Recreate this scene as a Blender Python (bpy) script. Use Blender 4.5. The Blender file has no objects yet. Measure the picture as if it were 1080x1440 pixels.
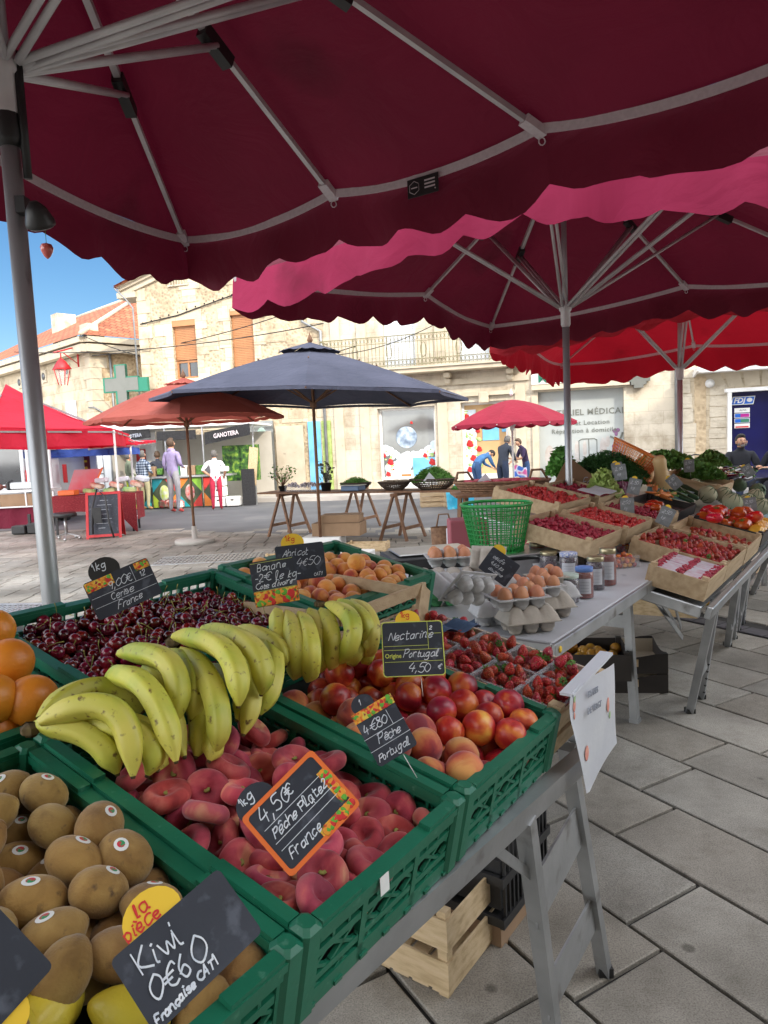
import bpy, math, random
import numpy as np
from mathutils import Matrix, Vector
random.seed(7); rng = np.random.default_rng(11)
SC = bpy.context.scene; COL = SC.collection
R = math.radians
# ---------------------------------------------------------------- camera model (photo pixels 1080x1440, f = 1000 px)
PITCH, ROLL, FPX, EYE = R(5.4), R(2.6), 1000.0, 1.55
_F = Vector((0, math.cos(PITCH), -math.sin(PITCH))); _up = Vector((0, math.sin(PITCH), math.cos(PITCH))); _rt = Vector((1, 0, 0))
_R = _rt*math.cos(ROLL) - _up*math.sin(ROLL); _U = _rt*math.sin(ROLL) + _up*math.cos(ROLL)
CAM = Vector((0, 0, EYE))
def ray(x, y): return _F*FPX + _R*(x-540) + _U*(720-y)
def onz(x, y, z):
    d = ray(x, y); return CAM + d*((z-EYE)/d.z)
def ony(x, y, Y):
    d = ray(x, y); return CAM + d*(Y/d.y)
def onp(x, y, P0, N):
    d = ray(x, y); return CAM + d*((P0-CAM).dot(N)/d.dot(N))
# ---------------------------------------------------------------- tagging
def T(o, label=None, cat=None, group=None, kind=None):
    if label: o['label'] = label
    if cat: o['category'] = cat
    if group: o['group'] = group
    if kind: o['kind'] = kind
    return o
def thing(name, label, cat, M=None, group=None):
    o = bpy.data.objects.new(name, None); COL.objects.link(o); o.empty_display_size = .05
    if M is not None: o.matrix_world = M if isinstance(M, Matrix) else Matrix.Translation(M)
    return T(o, label, cat, group)
KIDS = {}
def dup(o, M=None, label=None, parent=None, group=None):
    c = o.copy(); COL.objects.link(c); c.parent = parent
    if M is not None: c.matrix_world = M
    if label: c['label'] = label
    if group: c['group'] = group
    for k in KIDS.get(o.name, []): dup(k, None, None, c)
    return c
# ---------------------------------------------------------------- mesh builder
class MB:
    def __init__(s): s.v = []; s.f = []; s.m = []; s.s = []
    def add(s, vs, fs, mi=0, M=None, smooth=False):
        b = len(s.v)
        for p in vs:
            p = Vector(p); s.v.append(M @ p if M is not None else p)
        for f in fs: s.f.append([b+i for i in f]); s.m.append(mi); s.s.append(smooth)
        return s
    def box(s, c, d, mi=0, M=None):
        x, y, z = d[0]/2, d[1]/2, d[2]/2
        vs = [(c[0]+a*x, c[1]+b*y, c[2]+e*z) for a in (-1, 1) for b in (-1, 1) for e in (-1, 1)]
        return s.add(vs, [(0,1,3,2),(4,6,7,5),(0,4,5,1),(2,3,7,6),(0,2,6,4),(1,5,7,3)], mi, M)
    def rbox(s, c, d, r=.004, mi=0, M=None):
        x, y, z = d[0]/2, d[1]/2, d[2]/2; r = min(r, x*.9, y*.9, z*.9)
        vs = []; fs = []
        for (dz, q) in ((-z, r), (-z+r, 0), (z-r, 0), (z, r)):
            for (sx, sy) in ((1,1),(-1,1),(-1,-1),(1,-1)):
                a = (x-q, y-q-r) if sx*sy > 0 else (x-q-r, y-q)
                b = (x-q-r, y-q) if sx*sy > 0 else (x-q, y-q-r)
                for t in (a, b): vs.append((c[0]+sx*t[0], c[1]+sy*t[1], c[2]+dz))
        for k in range(3):
            for i in range(8): fs.append((k*8+i, k*8+(i+1)%8, k*8+8+(i+1)%8, k*8+8+i))
        fs.append(tuple(range(7, -1, -1))); fs.append(tuple(range(24, 32)))
        return s.add(vs, fs, mi, M)
    def bar(s, p0, p1, w, h, mi=0, up=(0, 0, 1), M=None):
        p0 = Vector(p0); p1 = Vector(p1); d = p1-p0; L = d.length; d.normalize(); up = Vector(up)
        x = d.cross(up)
        if x.length < 1e-4: x = d.cross(Vector((0, 1, 0)))
        x.normalize(); z = x.cross(d)
        Q = Matrix(((x.x, d.x, z.x, 0), (x.y, d.y, z.y, 0), (x.z, d.z, z.z, 0), (0, 0, 0, 1)))
        Q.translation = (p0+p1)/2
        return s.box((0, 0, 0), (w, L, h), mi, (M @ Q) if M is not None else Q)
    def tube(s, pts, r, n=8, mi=0, cap=True, M=None, sq=1.0):
        pts = [Vector(p) for p in pts]; k = len(pts)
        rs = r if isinstance(r, (list, tuple)) else [r]*k
        vs = []; fs = []; prev = None
        for i, p in enumerate(pts):
            d = (pts[min(i+1, k-1)]-pts[max(i-1, 0)]).normalized()
            if prev is None:
                x = d.cross(Vector((0, 0, 1)))
                if x.length < 1e-3: x = d.cross(Vector((0, 1, 0)))
            else: x = prev - d*prev.dot(d)
            x.normalize(); prev = x; y = d.cross(x)
            for j in range(n):
                a = 2*math.pi*j/n; vs.append(p + x*(math.cos(a)*rs[i]) + y*(math.sin(a)*rs[i]*sq))
        for i in range(k-1):
            for j in range(n): fs.append((i*n+j, i*n+(j+1) % n, (i+1)*n+(j+1) % n, (i+1)*n+j))
        if cap: fs.append(tuple(range(n-1, -1, -1))); fs.append(tuple(range((k-1)*n, k*n)))
        return s.add(vs, fs, mi, M, True)
    def lathe(s, prof, n=16, mi=0, M=None, c=(0, 0, 0)):
        vs = []; fs = []; k = len(prof)
        for (r, z) in prof:
            for j in range(n):
                a = 2*math.pi*j/n; vs.append((c[0]+r*math.cos(a), c[1]+r*math.sin(a), c[2]+z))
        for i in range(k-1):
            for j in range(n): fs.append((i*n+j, i*n+(j+1) % n, (i+1)*n+(j+1) % n, (i+1)*n+j))
        fs.append(tuple(range(n-1, -1, -1))); fs.append(tuple(range((k-1)*n, k*n)))
        return s.add(vs, fs, mi, M, True)
    def grid(s, fn, nu, nv, mi=0, M=None, smooth=True):
        vs = [fn(i/nu, j/nv) for i in range(nu+1) for j in range(nv+1)]
        fs = [(i*(nv+1)+j, (i+1)*(nv+1)+j, (i+1)*(nv+1)+j+1, i*(nv+1)+j+1) for i in range(nu) for j in range(nv)]
        return s.add(vs, fs, mi, M, smooth)
    def poly(s, pts, mi=0, M=None): return s.add(pts, [tuple(range(len(pts)))], mi, M)
    def prism(s, pts2, z0, z1, mi=0, M=None):
        n = len(pts2); vs = [(p[0], p[1], z0) for p in pts2]+[(p[0], p[1], z1) for p in pts2]
        fs = [tuple(range(n-1, -1, -1)), tuple(range(n, 2*n))]+[(i, (i+1) % n, n+(i+1) % n, n+i) for i in range(n)]
        return s.add(vs, fs, mi, M)
    def ball(s, c, r, mi=0, nu=12, nv=8, M=None):
        r = r if isinstance(r, (tuple, list)) else (r, r, r)
        vs = []; fs = []
        for i in range(nv+1):
            t = math.pi*i/nv
            for j in range(nu):
                a = 2*math.pi*j/nu; vs.append((c[0]+r[0]*math.sin(t)*math.cos(a), c[1]+r[1]*math.sin(t)*math.sin(a), c[2]-r[2]*math.cos(t)))
        for i in range(nv):
            for j in range(nu): fs.append((i*nu+j, i*nu+(j+1) % nu, (i+1)*nu+(j+1) % nu, (i+1)*nu+j))
        return s.add(vs, fs, mi, M, True)
    def mesh(s, name, mats):
        me = bpy.data.meshes.new(name); me.from_pydata([tuple(v) for v in s.v], [], s.f)
        for m in (mats if isinstance(mats, (list, tuple)) else [mats]): me.materials.append(m)
        me.polygons.foreach_set('material_index', s.m); me.polygons.foreach_set('use_smooth', s.s); me.update()
        return me
    def build(s, name, mats, parent=None, M=None):
        o = bpy.data.objects.new(name, s.mesh(name, mats)); COL.objects.link(o)
        if M is not None: o.matrix_world = M if isinstance(M, Matrix) else Matrix.Translation(M)
        if parent is not None: o.parent = parent; KIDS.setdefault(parent.name, []).append(o)
        return o
def frame(o, x, y, z=None):
    x = Vector(x).normalized(); y = Vector(y); y = (y-x*y.dot(x)).normalized(); z = x.cross(y)
    m = Matrix(((x.x, y.x, z.x, 0), (x.y, y.y, z.y, 0), (x.z, y.z, z.z, 0), (0, 0, 0, 1))); m.translation = Vector(o); return m
def TR(x, y, z): return Matrix.Translation((x, y, z))
def RX(a): return Matrix.Rotation(R(a), 4, 'X')
def RY(a): return Matrix.Rotation(R(a), 4, 'Y')
def RZ(a): return Matrix.Rotation(R(a), 4, 'Z')
def randrot():
    return Matrix.Rotation(random.uniform(0, 6.28), 4, 'Z') @ Matrix.Rotation(random.uniform(0, 3.14), 4, 'X') @ Matrix.Rotation(random.uniform(0, 6.28), 4, 'Z')
# ---------------------------------------------------------------- materials
def ramp(nt, fac, stops):
    r = nt.nodes.new('ShaderNodeValToRGB'); nt.links.new(fac, r.inputs[0]); e = r.color_ramp.elements
    while len(e) < len(stops): e.new(.5)
    for k, (p, c) in enumerate(stops): e[k].position = p; e[k].color = (*c, 1)
    return r.outputs[0]
def mat(name, cols, scale=5, rough=.6, bump=0, bscale=80, rnd=0, metal=0, coat=0, sheen=0, trans=0, sss=0, detail=4, spread=(.3, .7), stretch=(1, 1, 1), dist=0, spec=.5, alpha=1, transm=0, dirt=None, wr=0):
    m = bpy.data.materials.new(name); m.use_nodes = True; nt = m.node_tree; N = nt.nodes; L = nt.links
    b = N['Principled BSDF']; out = N['Material Output']
    b.inputs['Roughness'].default_value = rough; b.inputs['Metallic'].default_value = metal
    b.inputs['Specular IOR Level'].default_value = spec
    b.inputs['Coat Weight'].default_value = coat; b.inputs['Coat Roughness'].default_value = .15
    b.inputs['Sheen Weight'].default_value = sheen; b.inputs['Sheen Roughness'].default_value = .5
    if transm: b.inputs['Transmission Weight'].default_value = transm; b.inputs['IOR'].default_value = 1.3
    if alpha < 1: b.inputs['Alpha'].default_value = alpha
    if sss: b.inputs['Subsurface Weight'].default_value = sss; b.inputs['Subsurface Radius'].default_value = (.02, .008, .004)
    if not isinstance(cols[0], (tuple, list)): cols = [cols]
    tc = N.new('ShaderNodeTexCoord'); mp = N.new('ShaderNodeMapping'); L.new(tc.outputs['Object'], mp.inputs[0]); mp.inputs['Scale'].default_value = stretch
    vec = mp.outputs[0]; oi = None
    if rnd:
        oi = N.new('ShaderNodeObjectInfo'); va = N.new('ShaderNodeVectorMath'); va.operation = 'SCALE'; va.inputs[0].default_value = (37, 91, 53)
        L.new(oi.outputs['Random'], va.inputs['Scale']); vb = N.new('ShaderNodeVectorMath'); vb.operation = 'ADD'; L.new(vec, vb.inputs[0]); L.new(va.outputs[0], vb.inputs[1]); vec2 = vb.outputs[0]
    else: vec2 = vec
    if len(cols) > 1:
        n = N.new('ShaderNodeTexNoise'); n.inputs['Scale'].default_value = scale; n.inputs['Detail'].default_value = detail; n.inputs['Distortion'].default_value = dist
        L.new(vec2, n.inputs['Vector'])
        k = len(cols); col = ramp(nt, n.outputs[0], [(spread[0]+(spread[1]-spread[0])*i/(k-1), c) for i, c in enumerate(cols)])
    else:
        rg = N.new('ShaderNodeRGB'); rg.outputs[0].default_value = (*cols[0], 1); col = rg.outputs[0]
    if dirt:
        n3 = N.new('ShaderNodeTexNoise'); n3.inputs['Scale'].default_value = dirt[1]; n3.inputs['Detail'].default_value = 8; L.new(vec2, n3.inputs['Vector'])
        f = ramp(nt, n3.outputs[0], [(dirt[2], (0, 0, 0)), (dirt[2]+.12, (1, 1, 1))]); mx = N.new('ShaderNodeMix'); mx.data_type = 'RGBA'
        L.new(f, mx.inputs[0]); L.new(col, mx.inputs[6]); mx.inputs[7].default_value = (*dirt[0], 1); col = mx.outputs[2]
    if rnd:
        hs = N.new('ShaderNodeHueSaturation'); mr = N.new('ShaderNodeMapRange'); mr.inputs['To Min'].default_value = 1-rnd; mr.inputs['To Max'].default_value = 1+rnd
        L.new(oi.outputs['Random'], mr.inputs[0]); L.new(mr.outputs[0], hs.inputs['Value']); L.new(col, hs.inputs['Color'])
        m2 = N.new('ShaderNodeMath'); m2.operation = 'MULTIPLY'; m2.inputs[1].default_value = 7.77; L.new(oi.outputs['Random'], m2.inputs[0])
        m3 = N.new('ShaderNodeMath'); m3.operation = 'FRACT'; L.new(m2.outputs[0], m3.inputs[0]); mr2 = N.new('ShaderNodeMapRange'); mr2.inputs['To Min'].default_value = .5-rnd*.06; mr2.inputs['To Max'].default_value = .5+rnd*.06
        L.new(m3.outputs[0], mr2.inputs[0]); L.new(mr2.outputs[0], hs.inputs['Hue']); col = hs.outputs[0]
    L.new(col, b.inputs['Base Color'])
    if bump:
        n2 = N.new('ShaderNodeTexNoise'); n2.inputs['Scale'].default_value = bscale; n2.inputs['Detail'].default_value = 5; L.new(vec2, n2.inputs['Vector'])
        bp = N.new('ShaderNodeBump'); bp.inputs['Strength'].default_value = bump; bp.inputs['Distance'].default_value = .3/bscale; L.new(n2.outputs[0], bp.inputs['Height']); L.new(bp.outputs[0], b.inputs['Normal'])
        if wr:
            n4 = N.new('ShaderNodeTexNoise'); n4.inputs['Scale'].default_value = 3.2; n4.inputs['Detail'].default_value = 4; n4.inputs['Distortion'].default_value = 2.2; L.new(vec2, n4.inputs['Vector'])
            b4 = N.new('ShaderNodeBump'); b4.inputs['Strength'].default_value = wr; b4.inputs['Distance'].default_value = .12; L.new(n4.outputs[0], b4.inputs['Height']); L.new(b4.outputs[0], bp.inputs['Normal'])
    if trans:
        t = N.new('ShaderNodeBsdfTranslucent'); L.new(col, t.inputs[0]); mx = N.new('ShaderNodeMixShader'); mx.inputs[0].default_value = trans
        L.new(b.outputs[0], mx.inputs[1]); L.new(t.outputs[0], mx.inputs[2]); L.new(mx.outputs[0], out.inputs[0])
    return m
# ---------------------------------------------------------------- shared materials
m_alu = mat('aluminium', [(.33, .34, .35), (.46, .47, .48)], 6, .42, .15, 60, metal=.75, dirt=((.2, .19, .18), 9, .62))
m_steel = mat('steel_dark', [(.12, .12, .13), (.2, .2, .21)], 9, .4, metal=.7)
m_pole = mat('pole_aluminium', [(.36, .37, .39), (.5, .51, .52)], 3, .45, .1, 40, metal=.6, dirt=((.12, .1, .09), 14, .66), stretch=(1, 1, .3))
m_rib = mat('rib_metal', [(.52, .5, .52), (.66, .64, .65)], 8, .45, metal=.3)
m_black = mat('black_plastic', [(.012, .012, .013), (.025, .025, .026)], 9, .45)
m_blackf = mat('black_fabric', [(.01, .01, .012), (.03, .03, .032)], 20, .9)
m_white = mat('white_paint', [(.7, .7, .69), (.8, .8, .79)], 3, .45, dirt=((.45, .43, .4), 6, .68))
m_green = mat('green_crate_plastic', [(.004, .115, .06), (.008, .15, .082)], 7, .42, .12, 90, dirt=((.06, .2, .13), 55, .64))
m_wood = mat('crate_wood', [(.36, .25, .14), (.46, .335, .2), (.53, .40, .25)], 4, .75, .35, 40, stretch=(1, 9, 9), detail=9)
m_wood2 = mat('crate_wood_pale', [(.38, .27, .14), (.54, .40, .235), (.6, .46, .29)], 4, .75, .3, 40, stretch=(5, 2, 12), detail=9)
m_brownwood = mat('trestle_wood', [(.13, .06, .03), (.24, .12, .06)], 5, .65, .2, 40, stretch=(4, 4, 1))
m_tabletop = mat('white_laminate', [(.42, .43, .46), (.52, .53, .56)], 2.5, .45, .05, 30, dirt=((.16, .17, .22), 10, .66), detail=8)
m_card = mat('cardboard', [(.24, .15, .085), (.31, .2, .12)], 4, .85, .1, 60)
m_cardpale = mat('cardboard_pale', [(.42, .34, .25), (.5, .42, .32)], 4, .85, .1, 60)
m_cardblack = mat('cardboard_black_print', [(.018, .014, .013), (.035, .028, .025)], 4, .6)
m_paper = mat('white_paper', [(.66, .68, .74), (.74, .76, .8)], 6, .7, .15, 20, trans=.25)
m_glass = mat('clear_plastic', (.8, .83, .87), 4, .1, alpha=.13, spec=.8)
m_jar = mat('jar_glass', (.9, .92, .9), 4, .05, alpha=.25, spec=.9)
m_pulpA = mat('egg_carton_grey', [(.37, .335, .29), (.47, .425, .375)], 30, .9, .6, 180)
m_pulpB = mat('egg_carton_bluegrey', [(.43, .43, .44), (.52, .52, .53)], 30, .9, .6, 180)
m_pulpG = mat('egg_carton_green', [(.05, .22, .08), (.08, .3, .12)], 30, .9, .6, 180)
m_slate = mat('slate_board', [(.016, .02, .032), (.03, .036, .052)], 8, .55, .08, 60, dirt=((.07, .08, .105), 30, .56))
m_chalk = mat('chalk_marker', [(.52, .58, .66), (.75, .78, .82)], 90, .8)
m_yellow = mat('yellow_tab', (.8, .52, .03), 3, .6); m_redtext = mat('red_print', (.6, .02, .02), 3, .6)
m_orange = mat('orange_frame', (.75, .16, .03), 3, .5); m_lime = mat('lime_print', (.6, .65, .12), 3, .6)
m_leaf = mat('leaf_green', [(.04, .13, .02), (.09, .25, .04), (.16, .36, .08)], 12, .6, rnd=.2, trans=.3)
m_dill = mat('herb_green', [(.02, .075, .016), (.06, .17, .035)], 20, .7, rnd=.2, trans=.2)
m_pale = mat('pale_leaf', [(.3, .42, .1), (.5, .6, .22)], 9, .6, trans=.2)
# fabrics
def fabric(n, c, c2, trans=.35, wr=.25): return mat(n, [c, c2], 1.8, .85, .25, 700, trans=trans, wr=wr, dirt=(tuple(x*.55 for x in c), 1.1, .63), detail=8)
f_wine = fabric('wine_canvas', (.13, .0045, .021), (.165, .006, .027), .12)
f_wine_lit = fabric('wine_canvas_lit', (.36, .016, .075), (.44, .021, .095), .15, .1)  # brighter copy of the wine canvas: skylight on the near valance put into its colour
f_red = fabric('red_canvas', (.30, .004, .013), (.37, .006, .017), .36)
f_tent = fabric('tent_red_canvas', (.66, .02, .05), (.74, .03, .07), .4)
f_navy = fabric('navy_canvas', (.06, .065, .1), (.09, .095, .14), .02)
f_salmon = fabric('salmon_canvas', (.40, .085, .06), (.48, .12, .09), .25)
f_blue = fabric('blue_canvas', (.05, .1, .4), (.07, .14, .5), .3)
m_strap = mat('webbing_strap', [(.6, .53, .56), (.7, .63, .66)], 60, .8)
# ---------------------------------------------------------------- world, sun, camera
w = bpy.data.worlds.new('World'); SC.world = w; w.use_nodes = True; nt = w.node_tree
sky = nt.nodes.new('ShaderNodeTexSky'); sky.sky_type = 'NISHITA'; sky.sun_disc = False
SUN_EL, SX, SY = R(29), .516, -.856
sky.sun_elevation = SUN_EL; sky.sun_rotation = math.atan2(SX, SY); sky.air_density = 1.0; sky.dust_density = .3; sky.ozone_density = 2.5
# added fill for the shaded stalls: sky made paler and brighter overhead and towards the sun (behind the photographer) than in the clear blue north
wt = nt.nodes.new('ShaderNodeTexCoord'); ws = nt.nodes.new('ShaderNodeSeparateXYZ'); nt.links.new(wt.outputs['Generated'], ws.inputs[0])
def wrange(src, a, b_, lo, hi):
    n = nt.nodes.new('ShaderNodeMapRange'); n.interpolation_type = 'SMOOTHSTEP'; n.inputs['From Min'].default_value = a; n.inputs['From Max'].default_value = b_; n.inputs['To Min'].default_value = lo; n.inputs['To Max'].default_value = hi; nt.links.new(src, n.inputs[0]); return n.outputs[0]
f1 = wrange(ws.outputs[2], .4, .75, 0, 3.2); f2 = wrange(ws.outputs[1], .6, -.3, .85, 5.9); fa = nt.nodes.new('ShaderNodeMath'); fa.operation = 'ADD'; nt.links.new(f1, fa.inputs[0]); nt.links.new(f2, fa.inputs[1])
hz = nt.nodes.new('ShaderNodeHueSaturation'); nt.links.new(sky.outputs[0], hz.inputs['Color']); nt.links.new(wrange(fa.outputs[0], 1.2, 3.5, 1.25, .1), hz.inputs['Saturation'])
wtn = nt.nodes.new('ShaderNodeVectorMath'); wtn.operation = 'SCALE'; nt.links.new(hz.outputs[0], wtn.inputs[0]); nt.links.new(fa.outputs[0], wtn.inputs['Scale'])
cn = nt.nodes.new('ShaderNodeTexNoise'); cn.inputs['Scale'].default_value = 2.2; cn.inputs['Detail'].default_value = 8; wm = nt.nodes.new('ShaderNodeMapping'); wm.inputs['Scale'].default_value = (1, 1, 4); nt.links.new(wt.outputs['Generated'], wm.inputs[0]); nt.links.new(wm.outputs[0], cn.inputs[0])
cm0 = ramp(nt, cn.outputs[0], [(.56, (0, 0, 0)), (.74, (.55, .55, .55))]); cmx = nt.nodes.new('ShaderNodeMix'); cmx.data_type = 'RGBA'; nt.links.new(cm0, cmx.inputs[0]); nt.links.new(wtn.outputs[0], cmx.inputs[6]); cmx.inputs[7].default_value = (5.2, 5.6, 6.2, 1)
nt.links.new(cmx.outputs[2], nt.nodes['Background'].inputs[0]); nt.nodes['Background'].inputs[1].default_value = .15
sd = bpy.data.lights.new('sun', 'SUN'); sd.energy = 3.5; sd.angle = R(.5); sd.color = (1, .88, .72)
so = bpy.data.objects.new('sun', sd); COL.objects.link(so)
dirv = Vector((SX, SY, math.tan(SUN_EL))).normalized(); so.rotation_euler = dirv.to_track_quat('Z', 'Y').to_euler(); so.location = (20, -30, 30)
cd = bpy.data.cameras.new('camera'); co = bpy.data.objects.new('camera', cd); COL.objects.link(co)
cd.sensor_fit = 'VERTICAL'; cd.sensor_height = 24; cd.lens = 24*FPX/1440; cd.clip_end = 3000; cd.clip_start = .05
co.matrix_world = Matrix(((_R.x, _U.x, -_F.x, 0), (_R.y, _U.y, -_F.y, 0), (_R.z, _U.z, -_F.z, EYE), (0, 0, 0, 1)))
SC.camera = co
SC.view_settings.view_transform = 'Standard'; SC.view_settings.look = 'None'; SC.view_settings.exposure = 0
# ---------------------------------------------------------------- ground
m_ground = mat('distant_ground', [(.2, .19, .17), (.3, .28, .26)], .6, .9, .2, 20)
m_joint = mat('joint_dirt', [(.015, .014, .013), (.05, .046, .042)], 6, .95, .3, 60)
m_slab = bpy.data.materials.new('paving_stone'); m_slab.use_nodes = True
def slabmat(m, lo, hi):
    nt = m.node_tree; N = nt.nodes; L = nt.links; b = N['Principled BSDF']; b.inputs['Roughness'].default_value = .78
    tc = N.new('ShaderNodeTexCoord'); at = N.new('ShaderNodeAttribute'); at.attribute_name = 'tone'
    n = N.new('ShaderNodeTexNoise'); n.inputs['Scale'].default_value = 2.2; n.inputs['Detail'].default_value = 9; n.inputs['Roughness'].default_value = .62; L.new(tc.outputs['Object'], n.inputs['Vector'])
    c = ramp(nt, n.outputs[0], [(.3, lo), (.7, hi)])
    n2 = N.new('ShaderNodeTexNoise'); n2.inputs['Scale'].default_value = 210; n2.inputs['Detail'].default_value = 4; L.new(tc.outputs['Object'], n2.inputs['Vector'])
    s = ramp(nt, n2.outputs[0], [(.36, (.6, .6, .6)), (.5, (1, 1, 1)), (.68, (1.25, 1.25, 1.25))])
    m1 = N.new('ShaderNodeMix'); m1.data_type = 'RGBA'; m1.blend_type = 'MULTIPLY'; m1.inputs[0].default_value = .8; L.new(c, m1.inputs[6]); L.new(s, m1.inputs[7])
    m2 = N.new('ShaderNodeMix'); m2.data_type = 'RGBA'; m2.blend_type = 'MULTIPLY'; m2.inputs[0].default_value = 1; L.new(m1.outputs[2], m2.inputs[6]); L.new(at.outputs['Color'], m2.inputs[7])
    n3 = N.new('ShaderNodeTexNoise'); n3.inputs['Scale'].default_value = .9; n3.inputs['Detail'].default_value = 7; L.new(tc.outputs['Object'], n3.inputs['Vector'])
    s3 = ramp(nt, n3.outputs[0], [(.36, (.6, .59, .57)), (.5, (.92, .92, .92)), (.62, (1.1, 1.1, 1.1))])
    m3 = N.new('ShaderNodeMix'); m3.data_type = 'RGBA'; m3.blend_type = 'MULTIPLY'; m3.inputs[0].default_value = 1; L.new(m2.outputs[2], m3.inputs[6]); L.new(s3, m3.inputs[7])
    n4 = N.new('ShaderNodeTexNoise'); n4.inputs['Scale'].default_value = 9; n4.inputs['Detail'].default_value = 9; n4.inputs['Roughness'].default_value = .7; L.new(tc.outputs['Object'], n4.inputs['Vector'])
    s4 = ramp(nt, n4.outputs[0], [(.3, (.8, .79, .77)), (.48, (1, 1, 1)), (.66, (1.12, 1.12, 1.12))])
    m4 = N.new('ShaderNodeMix'); m4.data_type = 'RGBA'; m4.blend_type = 'MULTIPLY'; m4.inputs[0].default_value = 1; L.new(m3.outputs[2], m4.inputs[6]); L.new(s4, m4.inputs[7])
    v = N.new('ShaderNodeTexVoronoi'); v.inputs['Scale'].default_value = 3.1; L.new(tc.outputs['Object'], v.inputs['Vector'])
    s5 = ramp(nt, v.outputs['Distance'], [(.045, (.3, .29, .27)), (.075, (1, 1, 1))])
    m5 = N.new('ShaderNodeMix'); m5.data_type = 'RGBA'; m5.blend_type = 'MULTIPLY'; m5.inputs[0].default_value = .75; L.new(m4.outputs[2], m5.inputs[6]); L.new(s5, m5.inputs[7])
    L.new(m5.outputs[2], b.inputs['Base Color'])
    bp = N.new('ShaderNodeBump'); bp.inputs['Strength'].default_value = .5; bp.inputs['Distance'].default_value = .003; L.new(n2.outputs[0], bp.inputs['Height']); L.new(bp.outputs[0], b.inputs['Normal'])
slabmat(m_slab, (.24, .218, .186), (.355, .33, .288))
g = MB(); g.poly([(-400, -400, -.03), (400, -400, -.03), (400, 900, -.03), (-400, 900, -.03)]); T(g.build('ground', m_ground), kind='structure')
g = MB(); g.poly([(-30, -6, -.016), (30, -6, -.016), (30, 17, -.016), (-30, 17, -.016)]); T(g.build('paving_bed', m_joint), kind='structure')
def paving(name, ang, wd, lens, inside, off, gap, ext):
    a = R(ang); d = Vector((math.cos(a), math.sin(a), 0)); n = Vector((-d.y, d.x, 0)); mb = MB(); tones = []
    k0, k1, t0, t1 = ext
    for k in range(k0, k1):
        t = t0 + random.uniform(0, .5)
        while t < t1:
            L = random.choice(lens); c = d*(t+L/2) + n*(off+wd*(k+.5))
            if inside(c.x, c.y):
                tn = random.uniform(.8, 1.12); h = random.uniform(-.0015, .0015); nb = len(mb.f)
                a0, a1, b0, b1 = t+gap/2, t+L-gap/2, off+wd*k+gap/2, off+wd*(k+1)-gap/2; e = .004
                j = [random.uniform(-.0025, .0025) for _ in range(8)]
                P = [(a0+j[0], b0+j[1]), (a1+j[2], b0+j[3]), (a1+j[4], b1+j[5]), (a0+j[6], b1+j[7])]
                Q = [(P[0][0]+e, P[0][1]+e), (P[1][0]-e, P[1][1]+e), (P[2][0]-e, P[2][1]-e), (P[3][0]+e, P[3][1]-e)]
                vs = [d*p[0]+n*p[1]+Vector((0, 0, -.02)) for p in P]+[d*p[0]+n*p[1]+Vector((0, 0, h-.003)) for p in P]+[d*p[0]+n*p[1]+Vector((0, 0, h)) for p in Q]
                mb.add(vs, [(8, 9, 10, 11)]+[(i, (i+1) % 4, 4+(i+1) % 4, 4+i) for i in range(4)]+[(4+i, 4+(i+1) % 4, 8+(i+1) % 4, 8+i) for i in range(4)])
                warm = random.uniform(-.02, .02); tones += [(tn*(1+warm), tn, tn*(1-warm), 1)]*12
            t += L
    o = mb.build(name, m_slab); at = o.data.color_attributes.new('tone', 'FLOAT_COLOR', 'POINT')
    at.data.foreach_set('color', np.array(tones, dtype=np.float32).ravel()); return T(o, kind='structure')
nrm = lambda x, y: .866*x+.5*y
band = lambda x, y: 5.0 < nrm(x, y)+.0 < 5.16
near = lambda x, y: (y < 6.5+.0*x or x > 1.0 + (y-6.5)*.3) and y < 15.2 and not (x < 0.2 and y > 6.5)
paving('paving_near', -60, .365, (.36, .47, .58, .68, .8), lambda x, y: near(x, y) and not (4.97 < nrm(x, y) < 5.2), 1.315, .016, (-30, 40, -12, 14))
paving('paving_far', 0, .37, (.33, .42, .5), lambda x, y: (not near(x, y)) and y > 6.3 and y < 13.2-.33*x and y < 16.5 and x > -14, 0, .016, (16, 46, -14, 10))
# dark cobble strip along the stalls
m_cob = mat('dark_cobbles', [(.06, .055, .06), (.12, .11, .12)], 5, .8, .4, 30)
g = MB()
d = Vector((.5, -.866, 0)); n = Vector((.866, .5, 0))
for i in range(-40, 30):
    c = n*5.085 + d*(i*.2); g.rbox((0, 0, -.003), (.17, .185, .012), .004, 0, Matrix.Translation(c) @ RZ(-60+90))
T(g.build('gutter_strip', m_cob), kind='structure')
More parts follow.
